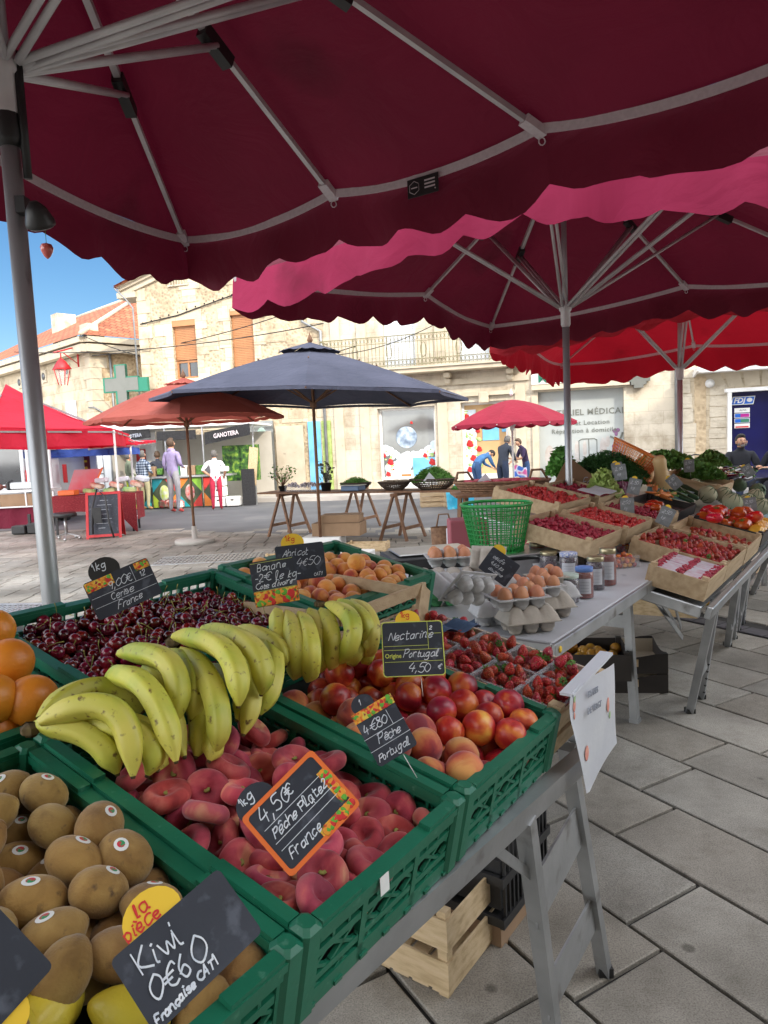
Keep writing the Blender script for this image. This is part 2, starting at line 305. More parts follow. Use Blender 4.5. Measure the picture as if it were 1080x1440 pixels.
# asphalt street, far pavement with kerb
m_asph = mat('asphalt', [(.10, .10, .105), (.14, .14, .145)], 1.2, .85, .5, 160, dirt=((.18, .175, .17), .5, .58))
g = MB(); g.poly([(-30, 22.9, .0), (-30, 20.2, 0), (-7.5, 15.8, 0), (-2.8, 13.6, 0), (0.9, 11.2, 0), (9, 11.0, 0), (30, 7, 0), (30, 12.7, 0), (5.8, 18.6, 0), (-4.3, 21.4, 0)]); T(g.build('road', m_asph), kind='structure')
m_pave2 = mat('pavement_light', [(.34, .31, .28), (.46, .43, .39)], 1.5, .8, .3, 60)
g = MB(); top = [(-30, 23.0), (-4.3, 21.5), (5.8, 18.7), (30, 12.8), (30, 40), (-30, 60)]
g.prism([(p[0], p[1]) for p in top], -.02, .12); T(g.build('far_pavement', m_pave2), kind='structure')
for (cx, cy, wd, dp, rz) in ((-2.6, 10.35, 1.5, .75, 3), (-3.75, 7.35, 1.3, .5, -8)):
    g = MB(); Mx = TR(cx, cy, .004) @ RZ(rz); g.rbox((0, 0, 0), (wd, .04, .01), .002, 0, Mx @ TR(0, dp/2, 0)); g.rbox((0, 0, 0), (wd, .04, .01), .002, 0, Mx @ TR(0, -dp/2, 0))
    k = int(wd/.06)
    for i in range(k): g.box((0, 0, 0), (.028, dp, .008), 0, Mx @ TR(-wd/2+.03+i*wd/k, 0, 0))
    for i in range(5): g.box((0, 0, 0), (wd, .02, .009), 0, Mx @ TR(0, -dp/2+(i+.5)*dp/5, 0.0007))
    T(g.build('drain_grate', m_alu), 'rusty grey grate in the paving before the salmon parasol' if rz == 3 else 'grey grate in the paving behind the tall umbrella pole', 'grate')
# ---------------------------------------------------------------- facades; local frame: x = s along the street, y = out of the wall (towards the square), z up
FO = Vector((5.8, 21.1, 0)); FE = Vector((.9707, -.2402, 0)); FN = Vector((-.2402, -.9707, 0))
FM = Matrix(((FE.x, -FN.x, 0, FO.x), (FE.y, -FN.y, 0, FO.y), (0, 0, 1, 0), (0, 0, 0, 1)))
class FB(MB):   # facade builder: shapes are written with +y pointing out of the wall
    def add(s, vs, fs, mi=0, M=None, smooth=False):
        q = [(M @ Vector(p)) if M is not None else Vector(p) for p in vs]
        return MB.add(s, [(p.x, -p.y, p.z) for p in q], [tuple(reversed(f)) for f in fs], mi, None, smooth)
def FTX(s, z, out, tilt=0): return TR(s, -out, z) @ RX(90) @ RZ(tilt)
def wallmat(name, lo, hi, bw, bh, mortar, off=.5, rub=None, ms=.008):
    m = bpy.data.materials.new(name); m.use_nodes = True; nt = m.node_tree; N = nt.nodes; L = nt.links; b = N['Principled BSDF']; b.inputs['Roughness'].default_value = .85
    tc = N.new('ShaderNodeTexCoord'); sp = N.new('ShaderNodeSeparateXYZ'); L.new(tc.outputs['Object'], sp.inputs[0]); cb = N.new('ShaderNodeCombineXYZ')
    ad = N.new('ShaderNodeMath'); ad.operation = 'ADD'; L.new(sp.outputs[0], ad.inputs[0]); L.new(sp.outputs[1], ad.inputs[1])
    L.new(ad.outputs[0], cb.inputs[0]); L.new(sp.outputs[2], cb.inputs[1])
    br = N.new('ShaderNodeTexBrick'); br.offset = off; br.inputs['Scale'].default_value = 1; br.inputs['Brick Width'].default_value = bw; br.inputs['Row Height'].default_value = bh; br.inputs['Mortar Size'].default_value = ms; br.inputs['Mortar Smooth'].default_value = .4
    br.inputs['Color1'].default_value = (*lo, 1); br.inputs['Color2'].default_value = (*hi, 1); br.inputs['Mortar'].default_value = (*mortar, 1); L.new(cb.outputs[0], br.inputs['Vector'])
    n = N.new('ShaderNodeTexNoise'); n.inputs['Scale'].default_value = 1.1; n.inputs['Detail'].default_value = 10; n.inputs['Roughness'].default_value = .65; L.new(tc.outputs['Object'], n.inputs['Vector'])
    s = ramp(nt, n.outputs[0], [(.3, (.5, .45, .38)), (.52, (1, 1, 1)), (.75, (1.12, 1.1, 1.06))])
    mx = N.new('ShaderNodeMix'); mx.data_type = 'RGBA'; mx.blend_type = 'MULTIPLY'; mx.inputs[0].default_value = 1; L.new(br.outputs[0], mx.inputs[6]); L.new(s, mx.inputs[7]); col = mx.outputs[2]
    n2 = N.new('ShaderNodeTexNoise'); n2.inputs['Scale'].default_value = 14; n2.inputs['Detail'].default_value = 6; L.new(tc.outputs['Object'], n2.inputs['Vector'])
    bp = N.new('ShaderNodeBump'); bp.inputs['Strength'].default_value = .6; bp.inputs['Distance'].default_value = .02; hgt = n2.outputs[0]
    if rub:
        v = N.new('ShaderNodeTexVoronoi'); v.feature = 'F1'; v.inputs['Scale'].default_value = rub[2]; v.inputs['Randomness'].default_value = 1; L.new(tc.outputs['Object'], v.inputs['Vector'])
        vc = ramp(nt, v.outputs['Distance'], [(.15, rub[0]), (.5, rub[1])])
        mx2 = N.new('ShaderNodeMix'); mx2.data_type = 'RGBA'; mx2.blend_type = 'MULTIPLY'; mx2.inputs[0].default_value = .8; L.new(vc, mx2.inputs[6]); L.new(s, mx2.inputs[7]); col = mx2.outputs[2]
        hgt = v.outputs['Distance']; bp.inputs['Strength'].default_value = 1; bp.inputs['Distance'].default_value = .03
    L.new(hgt, bp.inputs['Height']); L.new(bp.outputs[0], b.inputs['Normal']); L.new(col, b.inputs['Base Color']); return m
w_ashlar = wallmat('pale_ashlar', (.48, .40, .285), (.58, .50, .37), .95, .42, (.33, .27, .19))
w_white = wallmat('white_ashlar', (.50, .44, .345), (.58, .52, .42), .8, .36, (.36, .31, .24), ms=.005)
w_rubble = wallmat('rubble_stone', (.3, .26, .2), (.4, .34, .26), .4, .2, (.2, .18, .14), rub=((.33, .265, .18), (.49, .40, .275), 9))
w_rubwarm = wallmat('rubble_warm', (.3, .26, .2), (.4, .34, .26), .4, .2, (.2, .18, .14), rub=((.38, .29, .18), (.5, .39, .255), 8))
w_tan = mat('tan_render', [(.36, .24, .12), (.42, .29, .16)], 2, .9)
m_trim = mat('stone_trim', [(.46, .40, .3), (.56, .49, .38)], 3, .85, .3, 30, dirt=((.24, .21, .17), 4, .66))
m_shutter = mat('brown_shutter', [(.36, .15, .055), (.42, .19, .075)], 2, .5)
m_win = mat('window_glass_dark', [(.02, .022, .026), (.04, .044, .05)], 2, .06, spec=1)
m_whiteshut = mat('white_shutter', [(.62, .66, .72), (.68, .72, .78)], 2, .5)
m_iron = mat('balcony_iron', [(.16, .145, .07), (.22, .2, .11)], 8, .6)
m_panel = mat('frosted_panel', [(.36, .39, .39), (.44, .47, .46)], 1.5, .3, dirt=((.38, .36, .34), 2.5, .62))
m_dkgreen = mat('sign_green', (.008, .15, .09), 2, .5); m_graytext = mat('grey_print', (.16, .17, .15), 2, .6)
m_cross = mat('cross_panel_grey', [(.13, .135, .12), (.15, .155, .14)], 3, .6)
m_blueglass = mat('blue_window_film', [(.004, .004, .045), (.008, .009, .085)], 1, .12, spec=.8)
m_zinc = mat('zinc_gutter', [(.2, .21, .22), (.28, .29, .3)], 4, .5, metal=.4)
def tilemat():
    m = bpy.data.materials.new('roof_tiles'); m.use_nodes = True; nt = m.node_tree; N = nt.nodes; L = nt.links; b = N['Principled BSDF']; b.inputs['Roughness'].default_value = .85
    tc = N.new('ShaderNodeTexCoord'); br = N.new('ShaderNodeTexBrick'); br.inputs['Scale'].default_value = 1; br.inputs['Brick Width'].default_value = .24; br.inputs['Row Height'].default_value = .3; br.inputs['Mortar Size'].default_value = .02
    br.inputs['Color1'].default_value = (.33, .105, .05, 1); br.inputs['Color2'].default_value = (.42, .16, .08, 1); br.inputs['Mortar'].default_value = (.22, .06, .03, 1)
    mp = N.new('ShaderNodeMapping'); L.new(tc.outputs['Object'], mp.inputs[0]); L.new(mp.outputs[0], br.inputs['Vector'])
    n = N.new('ShaderNodeTexNoise'); n.inputs['Scale'].default_value = 1.6; n.inputs['Detail'].default_value = 9; L.new(tc.outputs['Object'], n.inputs['Vector'])
    s = ramp(nt, n.outputs[0], [(.3, (.72, .68, .66)), (.6, (1.1, 1.1, 1.1)), (.72, (1.3, 1.25, 1.1))]); mx = N.new('ShaderNodeMix'); mx.data_type = 'RGBA'; mx.blend_type = 'MULTIPLY'; mx.inputs[0].default_value = 1
    L.new(br.outputs[0], mx.inputs[6]); L.new(s, mx.inputs[7]); L.new(mx.outputs[2], b.inputs['Base Color'])
    bp = N.new('ShaderNodeBump'); bp.inputs['Distance'].default_value = .04; L.new(br.outputs['Fac'], bp.inputs['Height']); bp.invert = True; L.new(bp.outputs[0], b.inputs['Normal']); return m
m_tiles = tilemat()
# a wall with holes: strips between openings. openings: (s0, s1, z0, z1)
def wall_with_holes(mb, s0, s1, z0, z1, holes, y=0, t=.35, mi=0, zt=None):
    xs = sorted({s0, s1, *[h[0] for h in holes], *[h[1] for h in holes]})
    zs = sorted({z0, z1, *[h[2] for h in holes], *[h[3] for h in holes]})
    for a, b in zip(xs, xs[1:]):
        for c, d in zip(zs, zs[1:]):
            if any(h[0]-1e-6 <= a and b <= h[1]+1e-6 and h[2]-1e-6 <= c and d <= h[3]+1e-6 for h in holes): continue
            mb.poly([(a, y, c), (b, y, c), (b, y, d), (a, y, d)][::-1], mi)
    for h in holes:
        a, b, c, d = h[:4]; mb.poly([(a, y, c), (a, y-t, c), (a, y-t, d), (a, y, d)], mi); mb.poly([(b, y, d), (b, y-t, d), (b, y-t, c), (b, y, c)], mi)
        mb.poly([(a, y, d), (a, y-t, d), (b, y-t, d), (b, y, d)], mi); mb.poly([(a, y, c), (b, y, c), (b, y-t, c), (a, y-t, c)], mi)
_font = None
def text_mesh(s, size, depth=.002, M=None, sx=1, shear=0, bold=0, spacing=1.0):
    cu = bpy.data.curves.new('lettering', 'FONT'); cu.body = s; cu.size = size; cu.extrude = depth; cu.offset = bold; cu.align_x = 'CENTER'; cu.align_y = 'CENTER'; cu.shear = shear; cu.space_character = spacing; cu.resolution_u = 2
    o = bpy.data.objects.new('lettering', cu); COL.objects.link(o); dg = bpy.context.evaluated_depsgraph_get(); dg.update()
    me = bpy.data.meshes.new_from_object(o.evaluated_get(dg)); bpy.data.objects.remove(o); me.transform(Matrix.Diagonal((sx, 1, 1, 1)))
    if M is not None: me.transform(M)
    return me
def lettering(name, s, size, mt, parent, M, **k):
    me = text_mesh(s, size, **k); me.materials.clear(); me.materials.append(mt)
    o = bpy.data.objects.new(name, me); COL.objects.link(o); o.matrix_world = M; o.parent = parent; KIDS.setdefault(parent.name, []).append(o); return o
# ---- tall rubble house
A = thing('stone_house', 'tall rubble stone house with brown roller shutters and raking cornice', 'house', FM)
mb = FB(); H = [(-12.95, -12.1, 4.05, 5.95), (-10.85, -10.05, 4.2, 6.15), (-12.95, -12.25, 7.05, 8.2)]
wall_with_holes(mb, -14.2, -7.7, 0, 6.9, [h for h in H if h[3] < 6.9], 0, .3)
hh = [h for h in H if h[3] > 6.9]
def gz(s): return 7.1+.31*(s+14.2) if s < -10.9 else 7.1+.31*(3.3)-.31*(s+10.9)
a, b, c, d = hh[0]
mb.poly([(-14.2, 0, 6.9), (a, 0, 6.9), (a, 0, gz(a)), (-14.2, 0, gz(-14.2))][::-1]); mb.poly([(a, 0, 6.9), (b, 0, 6.9), (b, 0, c), (a, 0, c)][::-1])
mb.poly([(b, 0, 6.9), (-7.7, 0, 6.9), (-7.7, 0, gz(-7.7)), (-10.9, 0, gz(-10.9)), (b, 0, gz(b))][::-1])
mb.poly([(a, 0, gz(a)), (a, -.02, 6.9), (b, -.02, 6.9), (b, 0, gz(b))][::-1])
mb.poly([(-14.2, 0, 0), (-14.2, -9, 0), (-14.2, -9, 7.1), (-14.2, 0, 7.1)]); mb.poly([(-7.7, 0, 0), (-7.7, -9, 0), (-7.7, -9, 7.1), (-7.7, 0, 7.1)][::-1])
mb.build('wall', w_rubble, A)
mb = FB()   # quoins, window surrounds, string course, all slightly proud
for s0 in (-14.2, -8.25):
    for k in range(17):
        wd = .5 if k % 2 else .34; x0 = s0 if s0 < -10 else -7.7-wd
        mb.box((x0+wd/2, .012, .2+k*.42), (wd, .03, .41))
for (a, b, c, d) in H[:2]:
    for k in range(5):
        e = .24 if k % 2 else .42; z = c-.1+k*(d-c+.2)/5+.2
        mb.box((a-e/2, .012, z), (e, .03, (d-c+.2)/5-.012)); mb.box((b+e/2, .012, z), (e, .03, (d-c+.2)/5-.012))
    mb.box(((a+b)/2, .014, d+.17), (b-a+.5, .034, .32)); mb.box(((a+b)/2, .04, c-.09), (b-a+.4, .12, .16))
for k in range(4):
    for s0 in (-12.2, -10.6): mb.box((s0+random.uniform(-.1, .1), .011, 6.3+k*.42), (random.choice((.5, .8)), .028, .4))
for (s0, z0, w_) in ((-13.4, 3.4, .9), (-11.6, 3.1, 1.2), (-9.3, 5.2, .7), (-9.2, 3.6, .9), (-13.3, 5.7, .6), (-11.5, 5.1, .4), (-9.0, 6.3, 1.0), (-11.7, 2.5, .9), (-8.8, 2.6, .9)): mb.box((s0, .010, z0), (w_, .026, .4))
mb.build('quoins', w_ashlar, A)
mb = FB()
for (p, q) in (((-14.75, gz(-14.2)-.12), (-10.9, gz(-10.9)+.05)), ((-10.9, gz(-10.9)+.05), (-7.2, gz(-7.7)-.12))):
    for j, (oy, hgt, up_) in enumerate(((.1, .16, 0), (.2, .1, .13), (.3, .07, .21))): mb.bar((p[0], oy/2, p[1]+up_), (q[0], oy/2, q[1]+up_), hgt, oy, 0, (0, 1, 0))
mb.box((-14.5, -.3, 6.93), (.7, .9, .18)); mb.build('cornice', m_trim, A)
mb = FB(); mb.add([(-14.8, .4, 7.15), (-10.9, .4, 8.47), (-10.9, -9, 8.47), (-14.8, -9, 7.15), (-7.1, .4, 7.15), (-7.1, -9, 7.15)], [(0, 1, 2, 3), (1, 4, 5, 2)]); mb.add([(-14.8, .4, 7.2), (-10.9, .4, 8.52), (-10.9, -9, 8.52), (-14.8, -9, 7.2), (-7.1, .4, 7.2), (-7.1, -9, 7.2)], [(0, 3, 2, 1), (1, 2, 5, 4)]); mb.build('roof', m_tiles, A)
for i, (a, b, c, d) in enumerate(H):
    mb = FB(); mb.box(((a+b)/2, -.2, (c+d)/2), (b-a, .04, d-c), 0); o = mb.build('window', m_win, A)
    mb = FB(); 
    for x in (a+.03, b-.03, (a+b)/2): mb.box((x, -.165, (c+d)/2), (.06, .04, d-c))
    for z in (c+.04, d-.04, c+(d-c)*.3): mb.box(((a+b)/2, -.16, z), (b-a, .036, .07))
    mb.build('window_frame', m_shutter, A)
    if i < 2:
        z0 = c+.62 if i == 0 else c+.03; mb = FB(); n_ = int((d-z0)/.055)
        for k in range(n_): mb.box(((a+b)/2, -.11, z0+(k+.5)*.055), (b-a-.02, .03, .047))
        mb.box(((a+b)/2, -.06, d-.08), (b-a+.16, .16, .2)); mb.build('roller_shutter', m_shutter, A)
    else:
        mb = FB(); mb.box(((a+b)/2, .06, c+.42), (b-a+.06, .04, .04)); mb.box(((a+b)/2, .06, c+.04), (b-a+.06, .04, .04))
        for k in range(7): mb.box((a+.05+k*(b-a-.1)/6, .06, c+.23), (.03, .03, .36))
        mb.build('window_rail', m_trim, A)
mb = FB(); mb.tube([(-14.75, .4, 7.12), (-14.5, .2, 6.8), (-14.32, .08, 6.5), (-14.32, .08, 3)], .03); mb.build('drainpipe', m_zinc, A); mb = FB(); mb.tube([(-8.35, .08, 6.6), (-8.35, .08, 5.55), (-7.75, .1, 5.2), (-7.75, .1, 0)], .05); mb.build('drainpipe', m_zinc, A)
mb = FB(); mb.tube([(-14.1, .06, 5.95), (-12.7, .06, 6.12), (-10, .06, 6.75), (-8, .06, 7.1)], .02, 6)
for k in range(18): mb.ball((-14.0+k*.33, .07, 5.97+k*.063), .03, 0, 6, 4)
mb.build('cable', m_blackf, A)
# ---- pharmacy house with balcony (white ashlar)
B = thing('balcony_house', 'white ashlar house with a long iron balcony above painted shop windows', 'house', FM)
mb = FB(); HB = [(-10.35+2.85, -6.95, .15, 2.3), (-6.05, -4.22, .12, 2.68), (-3.42, -2.0, .12, 2.72), (-5.75, -4.75, 3.95, 6.1), (-3.4, -2.5, 3.95, 6.1)]
HB = HB[1:]
wall_with_holes(mb, -7.7, -1.35, 0, 9.0, HB, 0, .32); mb.build('wall', w_white, B)
mb = FB()
for s_ in (-7.3, -6.45, -3.98, -1.62): mb.box((s_, .03, 1.6), (.3, .06, 3.2)); mb.box((s_, .03, 6.3), (.3, .056, 4.4))
mb.box((-4.5, .05, 3.35), (6.3, .1, .16)); mb.box((-2.7, .07, 2.95), (1.9, .14, .12)); mb.box((-5.1, .04, 2.83), (2.1, .08, .1)); mb.rbox((-2.7, .1, 2.83), (.3, .16, .34), .03)
for s_ in (-6.9, -5.9, -3.75, -1.9):
    mb.rbox((s_, .22, 3.55), (.2, .42, .16), .03); mb.rbox((s_, .12, 3.38), (.2, .22, .2), .05)
mb.box((-4.55, .33, 3.72), (6.2, .72, .12)); mb.box((-4.55, .36, 3.81), (6.3, .78, .05)); mb.build('stone_ledge', m_trim, B)
mb = FB(); z0 = 3.86; z1 = 4.78
for (a, b) in (((-7.6, .68), (-1.5, .68)), ((-7.6, .05), (-7.6, .68)), ((-1.5, .05), (-1.5, .68))):
    for z in (z0+.04, z0+.2, z1-.2, z1): mb.bar((a[0], a[1], z), (b[0], b[1], z), .025, .018 if z < z1 else .03)
n_ = 52
for i in range(n_+1):
    x = -7.6+6.1*i/n_; mb.box((x, .68, (z0+z1)/2), (.028 if i % 9 == 0 else .014, .02, z1-z0))
for i in range(n_):
    x = -7.6+6.1*(i+.5)/n_
    for zc in (z0+.12, z1-.1):
        mb.tube([(x+.05*math.cos(t), .68, zc+.07*math.sin(t)) for t in [k*math.pi/3 for k in range(7)]], .007, 3)
for i in (9, 18, 27, 36, 45):
    x = -7.6+6.1*(i+.5)/n_; mb.tube([(x+.09*math.cos(t), .69, (z0+z1)/2+.22*math.sin(t)) for t in [k*math.pi/6 for k in range(13)]], .011, 4)
mb.build('balcony_railing', m_iron, B)
for (a, b, c, d) in HB[2:]:
    mb = FB(); mb.box(((a+b)/2, -.16, (c+d)/2), (b-a, .05, d-c), 0)
    for k in range(int((d-c)/.07)): mb.box(((a+b)/2, -.128, c+.035+k*.07), (b-a-.04, .02, .05))
    mb.build('shutter', m_whiteshut, B)
# painted shop windows of the balcony house
m_moon = mat('painted_moon', [(.12, .17, .25), (.3, .38, .48), (.6, .66, .72)], 4, .5, detail=8, spread=(.35, .65))
m_cloud = mat('painted_cloud', [(.5, .62, .74), (.74, .78, .8)], 6, .6); m_rose = mat('painted_rose', [(.35, .004, .006), (.65, .02, .02)], 22, .5)
m_stem = mat('painted_leaves', [(.2, .42, .1), (.6, .66, .3)], 14, .6); m_skyp = mat('poster_blue', [(.1, .35, .62), (.2, .5, .75)], 2, .4); m_shopin = mat('shop_interior_warm', [(.45, .27, .12), (.6, .4, .2)], 1, .7)
m_glassfar = mat('shop_glass', [(.10, .11, .11), (.2, .21, .2)], .8, .08, spec=1)
def rose(mb, s, z, r, out, mi=0):
    for k in range(7):
        a = k*2.4; q = r*(.25+.09*k); c = (s+math.cos(a)*q*.6, out, z+math.sin(a)*q*.6); mb.ball(c, (r*.42, .006, r*.42), mi, 7, 5)
def shopwin(s0, s1, z0, z1, moon):
    m = FB(); m.box(((s0+s1)/2, -.3, (z0+z1)/2), (s1-s0, .03, z1-z0)); p = m.build('shop_window', m_glassfar if moon else m_shopin, B)
    f = FB()
    for x in (s0+.04, s1-.04): f.box((x, -.26, (z0+z1)/2), (.08, .06, z1-z0))
    f.box(((s0+s1)/2, -.26, z1-.04), (s1-s0-.16, .058, .08)); f.box(((s0+s1)/2, -.26, z0+.2), (s1-s0-.16, .058, .4)); f.build('window_frame', m_white, p).parent = p
    return p
def kid(mb, name, mt, par): return mb.build(name, mt, par)
p = shopwin(-6.05, -4.22, .12, 2.68, True)
m = FB(); m.ball((-5.2, -.275, 1.75), (.34, .01, .34), 0, 24, 16); kid(m, 'painted_moon', m_moon, B)
m = FB()
for k in range(46):
    t = k/45; s_ = -5.97+1.68*t; z_ = 1.45-.35*math.sin(math.pi*t)**.7+random.uniform(-.06, .12); m.ball((s_, -.272, z_), (random.uniform(.08, .15), .008, random.uniform(.07, .12)), 0, 9, 6)
for k in range(24): m.ball((-5.8+1.2*random.random(), -.274, .95-.5*random.random()), (.2, .006, .17), 0, 9, 6)
kid(m, 'painted_clouds', m_cloud, B)
m = FB(); m.box((-4.65, -.27, .72), (.75, .012, .75)); kid(m, 'blue_poster', m_skyp, B)
m = FB(); m.box((-5.25, -.262, .44), (.32, .012, .3)); kid(m, 'orange_poster', m_orange, B)
for (s_, z_, r) in ((-5.95, 1.2, .09), (-5.75, .98, .14), (-5.84, .6, .11), (-5.72, .33, .08), (-4.62, 1.15, .1), (-4.4, .93, .15), (-4.3, 1.22, .06), (-4.55, .68, .05), (-5.02, 2.2, .06), (-5.66, .75, .04)):
    m = FB(); rose(m, s_, z_, r, -.262); kid(m, 'painted_rose', m_rose, B)
m = FB()
for k in range(40):
    s_ = random.choice((-5.8, -4.45))+random.uniform(-.16, .16); z_ = random.uniform(.3, 1.35); m.ball((s_, -.268, z_), (random.uniform(.02, .07), .006, random.uniform(.02, .07)), 0, 6, 4)
kid(m, 'painted_leaves', m_stem, B)
p = shopwin(-3.42, -2.0, .12, 2.72, False)
m = FB(); m.box((-3.2, -.272, 1.35), (.42, .01, 2.3)); kid(m, 'white_film', m_cloud, B)
m = FB(); m.box((-2.55, -.27, 1.75), (.5, .012, .42)); m.box((-2.15, -.27, 1.9), (.12, .012, .24)); kid(m, 'blue_poster', m_skyp, B)
for (s_, z_, r) in ((-3.27, 2.28, .12), (-3.2, 1.45, .15), (-2.92, 1.28, .12), (-3.1, 1.0, .14), (-3.22, .65, .12), (-2.95, 1.85, .1), (-3.1, .4, .08)):
    m = FB(); rose(m, s_, z_, r, -.258); kid(m, 'painted_rose', m_rose, B)
m = FB()
for k in range(50): m.ball((-3.15+random.uniform(-.25, .3), -.264, random.uniform(.3, 2.5)), (random.uniform(.02, .08), .006, random.uniform(.02, .08)), 0, 6, 4)
kid(m, 'painted_leaves', m_stem, B)
# pharmacy front left of the balcony house (blue door, green strip, painted window) is the ground floor of the stone house
m = FB(); m.box((-8.15, .03, 1.2), (.42, .06, 2.4)); m.build('blue_door_panel', m_skyp, A)
m = FB(); m.box((-7.74, .034, 1.2), (.3, .068, 2.4)); m.build('pale_green_panel', m_pale, A)
m = FB(); m.box((-9.0, .04, 1.15), (.95, .06, 2.3)); m.build('rendered_pier', m_trim, A)
m = FB(); m.box((-10.3, .04, 1.25), (1.5, .08, 2.5)); pw = m.build('shop_window', m_glassfar, A)
m = FB(); m.ball((-9.95, .09, 1.35), (.3, .01, .95), 0, 18, 12); m.build('painted_bottle', mat('painted_bottle_glass', [(.1, .22, .16), (.35, .45, .4)], 5, .4), A)
m = FB(); m.ball((-9.95, .104, 1.5), (.13, .01, .5), 0, 12, 10); m.build('painted_green_shape', mat('painted_lime', [(.35, .6, .08), (.7, .6, .1)], 5, .5), A)
m = FB(); m.ball((-9.9, .106, .98), (.24, .012, .26), 0, 12, 8); m.build('painted_red_heart', m_rose, A)
# ---- medical supplies shop
C = thing('medical_shop', 'white stone shop front with a frosted panel reading MATERIEL MEDICAL', 'shop', FM)
mb = FB(); wall_with_holes(mb, -1.35, 2.72, 0, 9.0, [(-1.1, 1.33, .15, 2.9)], 0, .33); mb.build('wall', w_white, C)
mb = FB(); mb.box((.1, .09, 3.02), (2.75, .18, .14)); mb.box((-1.2, .03, 1.4), (.18, .06, 2.8)); mb.build('lintel', m_trim, C)
mb = FB(); mb.box((.12, .05, 3.3), (2.8, .06, .36)); mb.build('sign_board', m_white, C)
lettering('shop_sign_text', 'Matériel Médical', .34, m_dkgreen, C, FTX(.1, 3.28, .095), bold=.008, sx=1.05, depth=.015)
mb = FB(); mb.box((.115, -.28, 1.52), (2.43, .04, 2.75)); mb.build('frosted_panel', m_panel, C)
lettering('panel_text', 'MATÉRIEL MÉDICAL', .245, m_graytext, C, FTX(.22, 2.24, -.245), bold=.004, spacing=1.1, depth=.003)
lettering('panel_text', 'Vente et Location', .19, m_graytext, C, FTX(.16, 1.93, -.245), spacing=1.12, depth=.003, bold=.001)
lettering('panel_text', 'Réparation à domicile', .19, m_graytext, C, FTX(.2, 1.7, -.245), spacing=1.1, depth=.003, bold=.001)
mb = FB(); mb.tube([(.05, -.25, 1.4), (.15, -.25, 1.45), (.5, -.25, 1.45), (.58, -.25, 1.4)], .012, 4); mb.tube([(.34, -.25, 1.45), (.34, -.25, .4)], .012, 4); mb.tube([(.06, -.25, 1.4), (.06, -.25, .85), (.34, -.25, .72), (.57, -.25, .85), (.57, -.25, 1.4)], .01, 4)
mb.tube([(.95, -.25, 1.5), (1.2, -.25, 1.35), (1.3, -.25, 1.6)], .03, 5); mb.build('painted_walker', m_graytext, C)
m_stain = mat('faded_picture', [(.36, .31, .28), (.47, .46, .45)], 5, .6)
mb = FB()
for (s_, z_, a, b_) in ((.0, 1.05, .09, .42), (.22, 1.15, .07, .3), (.75, 1.1, .12, .45), (-.8, .95, .17, .42), (-.35, 1.05, .06, .25), (.88, 1.35, .08, .2)): mb.ball((s_, -.262, z_), (a, .004, b_), 0, 10, 8)
mb.build('faded_picture', m_stain, C)
mb = FB(); mb.ball((-.65, -.258, .55), (.25, .004, .16), 0, 14, 6); mb.build('yellow_emblem', mat('faded_yellow', (.55, .45, .2), 3, .6), C)
mb = FB()
for (s_, z_, q) in ((1.12, 1.65, .1), (1.1, 1.2, .11)):
    mb.ball((s_-.04, -.255, z_), (q*.6, .006, q*.6), 0, 10, 8); mb.ball((s_+.05, -.255, z_+.02), (q*.6, .006, q*.6), 0, 10, 8); mb.ball((s_, -.256, z_-.08), (q*.5, .005, q*.8), 0, 10, 8)
mb.build('painted_heart', mat('painted_mauve', [(.16, .1, .14), (.3, .12, .3)], 4, .6), C)
o = thing('pharmacy_cross', 'grey stepped pharmacy cross on the wall beside the medical shop sign', 'sign', FM)
mb = FB(); 
for (w_, h_) in ((.62, .26), (.26, .62), (.42, .44)): mb.box((1.72, .12-.004*(w_ > .5)+.003*(w_ > .3), 3.15), (w_, .14, h_))
mb.build('cross_panel', m_cross, o); mb = FB(); mb.box((1.72, .025, 3.15), (.12, .05, .12)); mb.build('wall_bracket', m_steel, o)
# ---- cafe
D = thing('cafe_building', 'stone cafe front with a white framed dark blue window and white awning box', 'cafe', FM)
mb = FB(); wall_with_holes(mb, 2.72, 11, 0, 9.0, [(4.08, 6.6, .12, 2.6)], 0, .25); mb.build('wall', w_ashlar, D)
mb = FB()
for k in range(18): mb.box((2.95+random.uniform(-.05, .05), .012, .3+k*.42), (random.choice((.4, .55)), .03, .4))
mb.build('quoins', w_white, D); mb = FB()
for k in range(9): mb.box((3.85+random.uniform(-.03, .03), .01, .25+k*.3), (.46, .024, .28))
mb.build('quoins', w_white, D)
mb = FB(); mb.box((3.38, .008, 1.55), (.3, .02, 3.0)); mb.build('rubble_strip', w_rubwarm, D)
mb = FB()
for k in range(9): mb.add([(3.7+.42*k, .02, 2.72), (3.7+.42*k+.39, .02, 2.72), (3.7+.42*k+.42+.08*(k-3), .02, 3.15), (3.7+.42*k+.02+.08*(k-3), .02, 3.15)], [(0, 1, 2, 3)])
mb.build('arch_stones', m_trim, D)
mb = FB(); mb.box((6.0, .3, 3.2), (5.6, .5, .14)); mb.bar((3.2, .05, 3.1), (3.2, .75, 3.22), .05, .12, 0, (0, 0, 1)); mb.build('awning_box', m_white, D)
mb = FB(); mb.box((5.3, -.2, 1.36), (2.4, .03, 2.45)); pn = mb.build('cafe_window', m_blueglass, D)
mb = FB(); mb.box((5.75, -.17, 1.36), (1.0, .03, 2.4)); mb.build('dark_glass', m_win, D)
mb = FB()
for x in (4.12,): mb.box((x, .0, 1.36), (.1, .3, 2.5))
mb.box((5.3, 0, 2.62), (2.6, .32, .1)); mb.build('window_frame', m_white, D)
